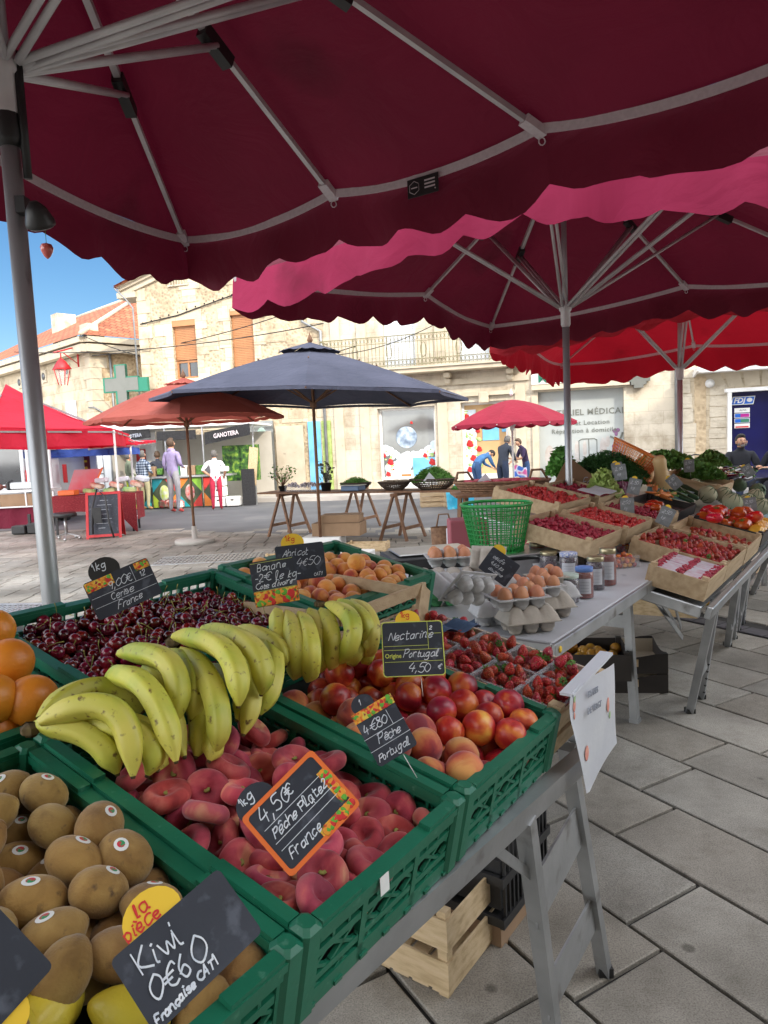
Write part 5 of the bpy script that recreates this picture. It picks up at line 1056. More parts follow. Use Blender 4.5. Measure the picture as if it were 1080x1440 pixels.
# a price sign: centre pixel + depth given by the display plane, in-plane roll, real width and height; it faces the customers
def facing(P, roll, pitch=0, yaw=0):
    z = (CAM-P).normalized(); x = _R-z*_R.dot(z); x.normalize(); y = z.cross(x); m = Matrix(((x.x, y.x, z.x, 0), (x.y, y.y, z.y, 0), (x.z, y.z, z.z, 0), (0, 0, 0, 1))); m.translation = P
    return m @ RZ(roll) @ RX(pitch) @ RY(yaw)
def sign(label, P, w_, h_, roll, pitch=0, yaw=0, pin=0, tab=None, border=None, name='price_sign', board=None, round_=.006, picture=None, group=None):
    o = thing(name, label, 'price sign', facing(P, roll, pitch, yaw), group); mb = MB(); a, b_ = w_/2, h_/2; r = round_; pts = []
    for (sx, sy, a0) in ((1, 1, 0), (-1, 1, 90), (-1, -1, 180), (1, -1, 270)):
        for k in range(4): t = R(a0+k*30); pts.append((sx*(a-r)+r*math.cos(t), sy*(b_-r)+r*math.sin(t)))
    mb.prism(pts, -.0015, .0, 0); mb.build('board', board or m_slate, o)
    if border:
        mb = MB(); bw = border[1]; q = [(p[0]*(1-2*bw/w_), p[1]*(1-2*bw/h_)) for p in pts]; n = len(pts)
        mb.add([(x, y, .0008) for x, y in pts]+[(x, y, .0008) for x, y in q], [(i, (i+1) % n, n+(i+1) % n, n+i) for i in range(n)]); mb.build('border', border[0], o)
    if tab:
        (tx, ty, tr, tm, txt, tmat, trot) = tab; mb = MB(); mb.prism([(tx+tr*math.cos(k*.3), ty+tr*.85*math.sin(k*.3)) for k in range(21)], -.003, -.0018); t_ = mb.build('unit_tab', tm, o)
        if isinstance(txt, str): txt = [(txt, 0)]
        mb = MB()
        for tt, oy in txt:
            me = None
            wd = len(tt)*tr*.36; M_ = TR(tx, ty+oy, 0) @ RZ(trot); sub = MB(); hand(sub, tt, -wd*.55, 0, tr*.42, pen=tr*.065, slant=.1, z=-.0012, gap=.16); mb.add(sub.v, sub.f, 0, M_)
        mb.build('unit_text', tmat, o)
    if pin:
        mb = MB(); mb.tube([(w_*.1, -b_+.01, -.003), (w_*.12, -b_-pin, -.01)], .0008, 5); mb.build('pin', m_white, o)
    return o
def write(o, lines, mt=None, **k):
    mb = MB()
    for (s, x, y, size) in lines: hand(mb, s, x, y, size, **k)
    return mb.build('handwriting', mt or m_chalk, o)
def rules(o, segs, mt=None, th=.0006):
    mb = MB()
    for (x0, y0, x1, y1) in segs: mb.bar((x0, y0, .0006), (x1, y1, .0006), th*1.4, .0003)
    mb.build('printed_lines', mt or m_chalk, o)
m_fruitpic = mat('printed_fruit_photo', [(.02, .2, .03), (.6, .05, .02), (.8, .35, .03), (.7, .6, .08), (.3, .01, .03)], 95, .5, spread=(.3, .7), detail=1)
def picture(o, x0, y0, x1, y1, n=26, rr=.006):
    mb = MB(); mb.add([(x0, y0, .0005), (x1, y0, .0005), (x1, y1, .0005), (x0, y1, .0005)], [(0, 1, 2, 3)])
    mb.build('fruit_picture', m_fruitpic, o)
    for cols, k in (((.75, .3, .03), 0), ((.6, .03, .03), 1), ((.12, .4, .04), 2)):
        mb = MB()
        for i in range(n//3): mb.ball((random.uniform(x0+rr, x1-rr), random.uniform(y0+rr*.6, y1-rr*.6), .0008), (rr*random.uniform(.6, 1), rr*random.uniform(.6, 1), .0004), 0, 9, 4)
        mb.build('printed_fruit', mat('print_%d' % k, cols, 3, .5), o)
# Kiwi
P = on1(266, 1330, .09)
o = sign('slate reading Kiwi 0€60 with a yellow la piece tab', P, .126, .078, 42, 0, 8, tab=(-.012, .045, .03, m_yellow, [('la', .009), ('pièce', -.004)], m_redtext, 0))
write(o, [('Kiwi', -.046, .008, .024), ('0€60', -.05, -.018, .021), ('Française CAT1', -.058, -.034, .0085)], pen=.0021, slant=.15)
o = sign('slate cut by the left picture edge beside the lemons', on1(-44, 1350, .09), .125, .085, -38, 0, 0, tab=(.058, -.006, .022, m_yellow, 'kg', m_redtext, 0)); write(o, [('CAT1', -.0, -.035, .013)], pen=.0014)
# flat peach
o = sign('orange framed slate reading 4,50€ Pêche Plate France', on1(424, 1141, .085), .125, .098, 45, 0, 0, tab=(-.035, .05, .028, m_slate, [('1kg', .008)], m_chalk, 0), border=(m_orange, .006))
rules(o, [(-.05, .016, .054, .016), (-.05, -.006, .054, -.006), (-.05, -.017, .054, -.017), (.02, -.006, .02, .004)]); write(o, [('4,50', -.046, .022, .019), ('€', -.002, .026, .013), ('Pêche Plate', -.046, -.001, .013), ('France', -.046, -.034, .014), ('2', .04, -.0, .011)], pen=.0017)
picture(o, .0, -.047, .061, -.033, 24, .006); picture(o, .045, -.03, .061, .02, 18, .006)
# nectarine
o = sign('upright slate reading Nectarine Origine Portugal 4,50', on1(581, 912, .105), .128, .112, 3, -6, 6, pin=.04, tab=(-.008, .058, .026, m_yellow, [('1kg', .007)], m_redtext, 0), border=(m_lime, .0018))
rules(o, [(-.06, .006, .032, .006), (-.06, -.002, .06, -.002), (.032, -.002, .032, .054), (-.06, -.026, .06, -.026), (.032, .03, .06, .03)], m_lime)
write(o, [('Nectarine', -.05, .018, .017), ('Portugal', -.022, -.018, .015), ('4,50', -.012, -.047, .018), ('€', .048, -.043, .010), ('2', .036, .038, .008)], pen=.0017)
lettering('printed_word', 'Origine', .013, m_lime, o, TR(-.042, -.014, .0008), depth=.0002, bold=.0002, sx=.85)
# peach
o = sign('tilted slate with a fruit picture strip reading 4€80 Pêche Portugal', on1(541, 1027, .075), .074, .094, 30, 0, 0, pin=.045, tab=(-.012, .055, .02, m_slate, '1', m_chalk, 0))
picture(o, -.038, .031, .038, .048, 22, .005); rules(o, [(-.038, .002, .038, .002), (-.038, -.02, .038, -.02), (.018, .002, .018, .028)]); write(o, [('4€80', -.032, .008, .016), ('Pêche', -.018, -.014, .013), ('Portugal', -.032, -.04, .012)], pen=.0015)
# banana
o = sign('slate over a fruit photo reading Banane 2€ le kg Côte d ivoire', on1(386, 818, .13), .105, .108, 10, 0, 0)
picture(o, -.052, -.053, .052, -.018, 30, .010); write(o, [('Banane', -.036, .03, .016), ('-2€ le kg-', -.045, .006, .018), ("Cote d'ivoire", -.045, -.012, .012)], pen=.0017)
rules(o, [(-.05, .05, .05, .05), (-.05, -.017, .05, -.017)], m_lime)
# abricot
o = sign('dark slate with a yellow 1kg tab reading Abricot 4€50', on1(423, 790, .14), .125, .092, 7, 0, 0, tab=(-.016, .05, .03, m_yellow, [('1kg', .007)], m_redtext, 0)); write(o, [('Abricot', -.045, .018, .017), ('4€50', -.012, -.01, .02), ('CAT1', .03, -.04, .008)], pen=.0015)
# cherry
o = sign('tilted dark slate reading 9,00€ Cerise France over the cherries', on1(173, 828, .11), .145, .088, 25, 0, -6, tab=(-.02, .054, .034, m_black, [('1kg', .006)], m_chalk, 0))
picture(o, -.071, .02, -.01, .042, 18, .005); picture(o, .04, .024, .071, .042, 9, .005); rules(o, [(-.068, .004, .07, .004), (-.068, -.018, .07, -.018), (.032, .004, .032, .04)]); write(o, [('9,00€', -.025, .009, .017), ('Cerise', -.03, -.013, .015), ('France', -.026, -.037, .014), ('12', .045, .01, .011)], pen=.0016)
# ---------------------------------------------------------------- strawberry crate at the end of the first table, with punnets
mb = wood_crate(.30, .56, .09, floorz=-.075); Mc = local(M1, .80, .0, .0); T(mb.build('wooden_crate', m_wood2, None, Mc), 'low wooden crate filled with strawberry punnets', 'crate')
sm = straw_mesh().mesh('strawberry', F_straw); cxm = calyx_mesh().mesh('calyx', m_leaf)
def punnet(M, a, b_, h):
    mb = MB(); t = .0012
    for (c, d) in (((a/2, 0, h/2), (a, t, h)), ((a/2, b_, h/2), (a, t, h)), ((0, b_/2, h/2), (t, b_, h)), ((a, b_/2, h/2), (t, b_, h)), ((a/2, b_/2, .001), (a, b_, t))): mb.box(c, d)
    for (c, d) in (((a/2, -.003, h), (a+.012, .008, .002)), ((a/2, b_+.003, h), (a+.012, .008, .002)), ((-.003, b_/2, h), (.008, b_+.012, .002)), ((a+.003, b_/2, h), (.008, b_+.012, .002))): mb.box(c, d)
    return mb
n_s = 0
for i in range(2):
    for j in range(5):
        Mp = local(M1, .812+i*.139, .016+j*.106, -.052); T(punnet(Mp, .132, .098, .055).build('punnet', m_glass, None, Mp), 'clear punnet of strawberries in the low wooden crate', 'punnet', 'strawberry punnets in the wooden crate')
        P = pack(24, .13, .096, .0158, 100+i*10+j, it=90, z0=.008, hmax=.1)
        seat_fruit(sm, 'strawberry', F_straw, 'red strawberry in a clear punnet in the wooden crate', 'strawberry', 'strawberries in the near punnets', P, Mp, RR, kids=(('calyx', cxm, m_leaf, .38),), scl=(.8, 1.08)); n_s += len(P)
o = bpy.data.objects.new('folded_bag', None)
mb = MB(); mb.grid(lambda a, b_: ((a-.5)*.11, (b_-.5)*.05, .01+.008*math.sin(9*a+4*b_)+.006*math.sin(23*b_)), 12, 8); T(mb.build('crumpled_wrapper', mat('blue_paper', (.05, .09, .17), 3, .6), None, Matrix.Translation(on1(645, 885, .02)) @ RZ(20) @ RX(12)), 'crumpled dark blue paper among the strawberries', 'paper')
# wooden board frame at the rear left of the strawberries
mb = MB(); pA, pB, pC, pD = on1(478, 872, .06), on1(597, 826, .08), on1(590, 878, .0), on1(470, 905, .0)
mb.bar(pA, pB, .012, .03); mb.bar(pB, pC, .05, .012, 0, tuple(VV)); mb.bar(pD, pC, .01, .05); pE = pA+VV*.32; pF = pB+VV*.32
mb.bar(pB+Vector((0, 0, -.02)), pF, .01, .03); mb.bar(pA, pE, .01, .03); T(mb.build('wooden_crate', m_wood, None), 'open wooden crate standing between the apricots and strawberries', 'crate')
# hanging paper poster clipped over the crate end
pw_ = [onp(*q, M1 @ Vector((0, -.035, 0)), Vector(VV)) for q in ((803, 975), (860, 932), (872, 1046), (830, 1122), (807, 1028))]
o = thing('poster', 'white paper poster with faded fruit pictures hanging off the strawberry crate', 'poster', frame(pw_[0], pw_[1]-pw_[0], pw_[4]-pw_[0]))
Mo = o.matrix_world.inverted() if False else frame(pw_[0], pw_[1]-pw_[0], pw_[4]-pw_[0]).inverted(); L5 = [Mo @ p for p in pw_]; wp = L5[1].x; hp = L5[3].y
mb = MB()
def pfn(a, b_): 
    lo = L5[4].lerp(L5[3], min(1, a*2.2)) if a < .45 else L5[3].lerp(L5[2], (a-.45)/.55)
    t0 = L5[0].lerp(L5[1], a); p = t0.lerp(lo, b_); return (p.x, p.y, .006*math.sin(5*a+3*b_)+.012*b_*math.sin(3*a))
mb.grid(pfn, 14, 18); mb.build('sheet', m_paper, o)
def onposter(name, mt, c, r, mi=0):
    mb = MB(); mb.ball((0, 0, 0), (r[0], r[1], .0006), 0, 12, 6); p = pfn(*c); b = mb.build(name, mt, o, TR(p[0], p[1], p[2]+(-.0015))); mb2 = MB(); mb2.ball((0, 0, 0), (r[0], r[1], .0006), 0, 12, 6); mb2.build(name, mt, o, TR(p[0], p[1], p[2]+.0015))
m_fp = mat('faded_pink_print', [(.65, .2, .16), (.7, .36, .28)], 60, .8); m_fg = mat('faded_green_print', (.35, .5, .25), 3, .8)
for (c, r) in (((.12, .28), (.008, .014)), ((.8, .38), (.009, .018)), ((.38, .68), (.012, .017)), ((.12, .45), (.005, .008))): onposter('printed_fruit', m_fp, c, r)
for (c, r) in (((.12, .16), (.006, .009)), ((.85, .52), (.006, .009))): onposter('printed_leaf', m_fg, c, r)
m_fade = mat('faded_grey_print', (.3, .32, .38), 3, .8)
for (s, a, b_, size) in (('FRAISES', .5, .13, .019), ('DE VERGT', .52, .27, .019)):
    me = text_mesh(s, size, .0005, bold=.0004); me.materials.clear(); me.materials.append(m_fade); l = bpy.data.objects.new('printed_text', me); COL.objects.link(l); p = pfn(a, b_); l.parent = o
    upv = Vector((0, -1, 0)); l.matrix_basis = TR(p[0], p[1], p[2]-.004) @ RX(180) @ RZ(-4)
mb = MB(); q0 = onp(797, 985, M1 @ Vector((0, -.02, 0)), Vector(VV)); q1_ = onp(853, 925, M1 @ Vector((0, -.02, 0)), Vector(VV)); mb.bar(q0+Vector((0, 0, .012)), q1_+Vector((0, 0, .012)), .03, .006)
T(mb.build('paper_strip', m_paper, None), 'folded paper strip taped along the top of the crate end', 'paper')
# small label stuck on the flat peach crate
mb = MB(); mb.box((0, 0, 0), (.02, .001, .026)); T(mb.build('torn_label', m_stick, None, frame(onp(541, 1243, M1 @ Vector((0, -.004, 0)), Vector(VV)), UU, -Vector((0, 0, 1)).cross(UU))), 'torn paper label stuck on the flat peach crate corner', 'label')
# ---------------------------------------------------------------- under the first table
def floor_crate(label, M, a, b_, h, mt, slats=2, name='wooden_crate', cat='crate', group=None):
    mb = MB()
    for y in (.004, b_-.004):
        for k in range(slats): z = h*(k+.5)/slats; mb.box((a/2, y, z), (a, .008, h/slats*.72))
    for x in (.004, a-.004):
        for k in range(slats): z = h*(k+.5)/slats; mb.box((x, b_/2, z+.001), (.008, b_-.016, h/slats*.72))
    for (x, y) in ((.022, .022), (a-.022, .022), (.022, b_-.022), (a-.022, b_-.022)): mb.box((x, y, h/2), (.03, .03, h*1.02))
    for k in range(5): mb.box((a/2, b_*(k+.5)/5, .006), (a-.02, b_/6.2, .008))
    return T(mb.build(name, mt, None, M), label, cat, group)
def atz(x, y, z, rz): p = onz(x, y, z); return Matrix.Translation(p) @ RZ(rz)
ang = math.degrees(math.atan2(UU.y, UU.x))
pz = onz(632, 1408, .0)
floor_crate('pale slatted wooden crate standing on the paving under the near table', Matrix.Translation(pz) @ RZ(ang), .44, .34, .25, m_wood2)
o = thing('black_crate', 'black plastic crate behind the table legs', 'crate', Matrix.Translation(onz(758, 1200, .36)+VV*.12) @ RZ(ang))
mb = MB(); a, b_, h = .34, .3, .26
for k in range(12): mb.box((a*(k+.5)/12, 0, -h/2), (.008, .008, h))
for k in range(10): mb.box((a, b_*(k+.5)/10, -h/2), (.008, .008, h))
for z in (0, -h, -h*.5): mb.box((a/2, 0, z), (a+.02, .014, .03)); mb.box((a, b_/2, z), (.014, b_, .03)); mb.box((0, b_/2, z), (.014, b_, .03)); mb.box((a/2, b_, z), (a, .014, .03))
mb.box((a/2, b_/2, -h), (a, b_, .01)); mb.box((a/2, b_/2, -h*.6), (a-.03, b_-.03, h*.6)); mb.build('crate_body', m_black, o)
mb = MB(); mb.box((a/2, b_/2, -h-.12), (.3, .26, .2)); T(mb.build('carton', m_card, None, o.matrix_world if False else Matrix.Translation(onz(758, 1200, .36)+VV*.12) @ RZ(ang)), 'brown carton stacked below the black plastic crate', 'box')
mb = MB(); mb.box((0, 0, .15), (.5, .3, .3)); mb.box((.02, 0, .36), (.42, .28, .1)); T(mb.build('carton', m_cardpale, None, Matrix.Translation(onz(640, 1260, 0)+VV*.35) @ RZ(ang)), 'open pale carton deep in the shade under the near table', 'box')
# ---------------------------------------------------------------- egg cartons, eggs and jars on the flat table
Z2 = .85
def carton(nx, closed=True):   # base tray in 2 x nx cells of 48 mm, local origin at the centre bottom
    mb = MB(); c = .048; L = nx*c; W = 2*c
    for i in range(nx):
        for j in range(2):
            x = (i+.5)*c-L/2; y = (j+.5)*c-W/2; vs = []
            prof = [(.013, 0), (.017, .004), (.0235, .03)] ; mb.lathe(prof, 10, c=(x, y, 0))
            mb.lathe([(.0235, .03), (.0245, .034), (.0235, .035), (.021, .012)], 10, c=(x, y, 0))
    mb.box((0, W/2+.003, .033), (L+.014, .008, .003)); mb.box((0, -W/2-.003, .033), (L+.014, .008, .003)); mb.box((L/2+.003, 0, .033), (.008, W, .003)); mb.box((-L/2-.003, 0, .033), (.008, W, .003))
    for i in range(nx-1):
        mb.lathe([(.011, .02), (.007, .055), (.003, .058)], 8, c=((i+1)*c-L/2, 0, 0))
    return mb
def lid(nx):
    c = .048; L = nx*c+.012; W = 2*c+.012; mb = MB(); k = nx*8
    def fn(a, b_):
        x = (a-.5)*L; y = (b_-.5)*W; ex = min(1, min(a, 1-a)*L/.018); ey = min(1, min(b_, 1-b_)*W/.02); e = min(ex, ey)**.6
        gr = abs(math.sin(math.pi*a*nx))**.5; e *= .62+.38*gr; return (x*(1-.06*e), y*(1-.16*e), .034+.042*e)
    mb.grid(fn, k, 18); return mb
egg_me = egg_mesh().mesh('egg', mat('egg_shell', [(.5, .2, .095), (.58, .26, .14)], 40, .5, .1, 200, rnd=.12, sss=.05))
tray3 = carton(3); tray5 = carton(5)
cache = {}
def put_carton(label, P, yaw, nx, mt, lidded=True, eggs=(), openlid=None, pitch=0, roll=0, group='egg cartons piled on the white table'):
    M = Matrix.Translation(P) @ RZ(yaw) @ RX(pitch) @ RY(roll) @ Matrix.Scale(1.3, 4); o = thing('egg_carton', label, 'egg carton', M, group)
    carton(nx).build('tray', mt, o)
    if lidded: lid(nx).build('lid', mt, o)
    if openlid is not None:
        l = lid(nx).build('lid', mt, o); l.matrix_local = TR(0, .052, .036) @ RX(openlid) @ TR(0, .052, -.034)
    for (i, j) in eggs:
        e = bpy.data.objects.new('egg', egg_me); COL.objects.link(e); c = .048
        e.matrix_world = M @ TR((i+.5)*c-nx*c/2, (j+.5)*c-c, .036+random.uniform(0, .004)) @ RX(random.uniform(-8, 8)) @ RY(random.uniform(-8, 8)); T(e, 'brown egg standing in an open carton on the white table', 'egg', 'brown eggs in open cartons')
    return M
def z2(x, y, z=0): return onz(x, y, Z2+z)
ya = math.degrees(math.atan2(UU.y, UU.x))-55
ya = 40
for (lb, x, y, z, yw, nx, mt, kw) in (('green egg carton at the bottom of the left pile', 612, 850, 0, 5, 3, m_pulpG, {}), ('beige egg carton resting on the green one', 628, 832, .08, -4, 4, m_pulpA, {}), ('open carton of brown eggs on top of the left pile', 632, 795, .165, 4, 3, m_pulpB, dict(open_=1)),
    ('blue grey closed egg carton in the middle front', 690, 876, 0, 8, 2, m_pulpB, {}), ('beige closed egg carton at the front table edge', 742, 886, 0, 12, 3, m_pulpA, {}), ('beige closed egg carton second along the front edge', 767, 866, 0, 12, 3, m_pulpA, {}), ('pale egg carton third along the front edge', 786, 850, 0, 12, 2, m_pulpB, {}),
    ('closed carton behind the middle blue grey one', 712, 850, 0, 10, 3, m_pulpA, {}), ('closed carton on the second layer behind the slate', 690, 842, .08, 16, 3, m_pulpB, {}),
    ('open carton of brown eggs lying on the front cartons', 728, 854, .085, 14, 3, m_pulpB, dict(open_=1)), ('second open carton of brown eggs beside the jars', 752, 838, .085, 14, 3, m_pulpB, dict(open_=1)), ('third open carton of brown eggs nearest the jars', 768, 824, .085, 14, 2, m_pulpA, dict(open_=1))):
    put_carton(lb, z2(x, y, z), yw, nx, mt, not kw, [(i, j) for i in range(nx) for j in range(2)] if kw else ())
put_carton('empty blue grey carton tipped on its side behind the price slate', z2(668, 838, .16), 60, 3, m_pulpB, False, (), 80, -50, 20)
l = lid(3).build('open_carton', m_pulpA, None, Matrix.Translation(z2(690, 788, .2)) @ RZ(-30) @ RX(70)); T(l, 'upright beige empty carton top standing behind the eggs', 'carton')
o = sign('dark slate with a yellow tab among the eggs reading Oeufs bio', z2(702, 797, .22), .125, .1, -36, 0, 0, pin=0, tab=(-.035, .05, .026, m_yellow, '', m_redtext, 0)); write(o, [('oeufs', -.04, .015, .015), ('4,60 la', -.035, -.008, .013), ('douzaine', -.03, -.03, .012)], pen=.0016)
m_jam = mat('red_jam', [(.14, .012, .006), (.25, .03, .01)], 14, .12, coat=.4); m_jamd = mat('dark_jam', [(.015, .004, .012), (.05, .01, .03)], 60, .15, coat=.4)
m_lid = mat('gold_lid', [(.35, .3, .18), (.45, .4, .26)], 20, .3, metal=.8); m_lidb = mat('blue_lid', (.1, .2, .5), 3, .4); m_lidc = mat('check_lid', [(.2, .25, .5), (.6, .62, .68)], 70, .5, spread=(.45, .55)); m_lidg = mat('pale_green_lid', [(.35, .45, .4), (.5, .58, .52)], 30, .5)
def jar(label, P, r, h, jam, lidm, lab=True, sc=1):
    r *= 1.3; h *= 1.45; o = thing('jam_jar', label, 'jar', P, 'jam jars on the white table'); mb = MB(); mb.lathe([(r*.9, .001), (r, .006), (r, h*.8), (r*.93, h*.87), (r*.85, h*.9)], 22); mb.build('jam', jam, o)
    mb = MB(); mb.lathe([(r*.94, 0), (r*1.03, .004), (r*1.03, h*.81), (r*.9, h*.92)], 22); mb.build('glass', m_glass, o)
    mb = MB(); mb.lathe([(r*.93, h*.89), (r*.97, h*.9), (r*.97, h*1.03), (r*.9, h*1.045), (r*.2, h*1.05)], 24); mb.build('lid', lidm, o)
    if lab:
        mb = MB(); d = math.atan2(-P.y, -P.x); mb.grid(lambda a, b_: (r*1.05*math.cos(d-.75+1.5*a), r*1.05*math.sin(d-.75+1.5*a), h*.18+h*.5*b_), 10, 1); lb = mb.build('paper_label', m_paper, o)
        mb = MB()
        for k in range(4): mb.grid(lambda a, b_: (r*1.065*math.cos(d-.5+1.0*a), r*1.065*math.sin(d-.5+1.0*a), h*(.26+.1*k)+.0012*b_), 8, 1)
        mb.build('label_text', m_fade, o)
for (x, y, r, h, jm, ld, lb, tx) in ((855, 822, .030, .115, m_jam, m_lid, True, 'tall jar of clear red jam nearest the table edge'), (838, 828, .030, .10, m_jamd, m_lid, True, 'dark jam jar with a gold lid beside the clear red one'), (822, 840, .03, .09, m_jam, m_lidb, True, 'jam jar with a blue lid and a white label'), (800, 846, .034, .08, m_jamd, m_lidg, True, 'front jam jar with a pale green lid'),
    (800, 815, .034, .09, m_jamd, m_lidc, True, 'jam jar with a checked lid in the middle row'), (772, 808, .034, .08, m_jamd, m_lid, False, 'low jar with a tarnished gold lid behind the eggs'), (790, 795, .042, .09, m_jamd, m_lid, False, 'wide jar of dark berries with a gold lid at the back'), (756, 798, .034, .09, m_jam, m_lid, False, 'jar with a gold lid partly behind the eggs'), (835, 800, .036, .09, m_jamd, m_lid, False, 'jar of dark preserve behind the checked lid')):
    jar(tx, z2(x, y), r, h, jm, ld, lb)
# punnets of mirabelles and cherry tomatoes at the far end
m_mir = mat('small_red_yellow_fruit', [(.35, .02, .02), (.5, .04, .02), (.75, .35, .02)], 3, .25, rnd=.4, coat=.4, spread=(.4, .6))
mt_ = shaped(lambda t, a: (.0135*math.sin(t)*math.cos(a), .0135*math.sin(t)*math.sin(a), .0135*math.cos(t)), 12, 8).mesh('small_tomato', m_mir)
for q, (x, y, lb) in enumerate(((874, 797, 'clear punnet of red and yellow cherry tomatoes at the table end'), (888, 780, 'second clear punnet of cherry tomatoes at the far corner of the white table'))):
    M = Matrix.Translation(z2(x, y)) @ RZ(10) @ TR(-.075, -.05, 0); T(punnet(M, .15, .1, .06).build('punnet', m_glass, None, M), lb, 'punnet')
    P = pack(42, .146, .098, .0135, 300+q, it=80, hmax=.1); seat_fruit(mt_, 'small_tomato', m_mir, 'small red or yellow tomato in a clear punnet on the white table', 'cherry tomato', 'cherry tomatoes in punnets', P, M)
mb = MB(); mb.grid(lambda a, b_: ((a-.5)*.16, (b_-.5)*.13, .055+.012*math.sin(8*a+3*b_)+.01*math.sin(15*b_)), 14, 12); T(mb.build('plastic_film', m_glass, None, Matrix.Translation(z2(842, 785))), 'crumpled clear film over a punnet of plums behind the jars', 'film')
P = pack(20, .14, .1, .014, 320, it=70, hmax=.08); M = Matrix.Translation(z2(842, 790)) @ TR(-.07, -.05, 0); T(punnet(M, .15, .1, .05).build('punnet', m_glass, None, M), 'film covered punnet of dark plums behind the jars', 'punnet')
seat_fruit(mt_, 'small_plum', m_jamd, 'small dark plum in the film covered punnet', 'plum', 'plums in the covered punnet', P, M)
for ob in COL.objects:
    if ob.name.startswith('small_plum'): ob.data = ob.data
# scales
m_scale = mat('scale_steel', [(.4, .4, .4), (.5, .5, .5)], 3, .3, metal=.8)
Ps = z2(690, 800); Ps = z2(712, 800)
o = thing('market_scale', 'grey market scale under the green basket', 'scale', Matrix.Translation(Vector((.68, 3.75, Z2))) @ RZ(18))
mb = MB(); mb.rbox((0, 0, .045), (.36, .3, .07), .01); mb.build('scale_body', m_black, o); mb = MB(); mb.rbox((0, .0, .105), (.4, .32, .012), .004); mb.build('weighing_plate', m_scale, o)
mb = MB(); mb.add([(-.18, -.15, .02), (.18, -.15, .02), (.18, -.19, .0), (-.18, -.19, .0), (-.18, -.15, .08), (.18, -.15, .08)], [(0, 1, 2, 3), (3, 2, 5, 4)]); mb.build('display_panel', m_steel, o); mb = MB(); mb.add([(.02, -.179, .022), (.14, -.179, .022), (.14, -.162, .06), (.02, -.162, .06)], [(0, 1, 2, 3)]); mb.build('display', m_paper, o)
o = thing('market_scale', 'black flat scale with a pale plate behind the apricots', 'scale', Matrix.Translation(z2(575, 800)+Vector((0, .1, 0))) @ RZ(12))
mb = MB(); mb.rbox((.12, 0, .035), (.5, .34, .07), .01); mb.build('scale_body', m_black, o); mb = MB(); mb.rbox((.14, .02, .08), (.44, .3, .01), .004); mb.build('weighing_plate', m_scale, o)
# green openwork basket
def basket(label, P, r0, r1, h, mt, n, rings, group=None, yaw=0, tilt=0, sx=1.0, name='plastic_basket'):
    mb = MB()
    for k in range(n):
        a = 2*math.pi*k/n; mb.bar((r0*math.cos(a)*sx, r0*math.sin(a), 0), (r1*math.cos(a)*sx, r1*math.sin(a), h), .005, .006)
    for k in range(rings):
        f = k/(rings-1); r = r0+(r1-r0)*f; big = k in (0, rings-1)
        pts = [(r*math.cos(a)*sx, r*math.sin(a), h*f) for a in [2*math.pi*i/36 for i in range(37)]]; mb.tube(pts, .009 if big else .0032, 5, cap=False)
    for z, r in ((.004, r0*.98), (.012, r0*.9)): mb.lathe([(r, 0), (r, .003)], 24, c=(0, 0, z)) if sx == 1 else None
    return T(mb.build(name, mt, None, Matrix.Translation(P) @ RZ(yaw) @ RX(tilt)), label, 'basket', group)
m_gbask = mat('green_basket_plastic', [(.01, .2, .035), (.015, .27, .05)], 8, .35)
Pb = Vector((.68, 3.76, Z2+.112)); ob = ony(700, 790, 3.76)
basket('green openwork plastic basket standing on the scale', Vector((ob.x, 3.76, Z2+.112)), .135, .185, .25, m_gbask, 44, 11)
# pink bag of endives
Pe = ony(768, 772, 4.0)
o = thing('endive_bag', 'bunched pink plastic bag beside the green basket', 'bag', Matrix.Translation(Pe))
mb = MB(); mb.grid(lambda a, b_: ((.10+.03*b_+.015*math.sin(11*a+3*b_))*math.cos(2*math.pi*a), (.09+.02*b_)*math.sin(2*math.pi*a), -.09+.15*b_+.015*math.sin(9*a)), 26, 8); mb.build('bag', mat('pink_bag_plastic', [(.6, .13, .15), (.7, .22, .24)], 14, .4, trans=.3), o)
end_m = shaped(lambda t, a: (.027*math.sin(t)**.8*math.cos(a), .027*math.sin(t)**.8*math.sin(a), -.075*math.cos(t)), 10, 10).mesh('endive', mat('endive_leaf', [(.62, .62, .3), (.72, .7, .42), (.6, .6, .12)], 14, .5, stretch=(3, 3, .6)))
for k in range(8):
    e = bpy.data.objects.new('endive', end_m); COL.objects.link(e); e.matrix_world = Matrix.Translation(Pe+Vector((-.07+.022*k, random.uniform(-.04, .04), .05+random.uniform(0, .03)))) @ RZ(random.uniform(0, 60)) @ RY(random.uniform(40, 75)); T(e, 'pale yellow endive in the pink bag', 'endive', 'endives in the pink bag')
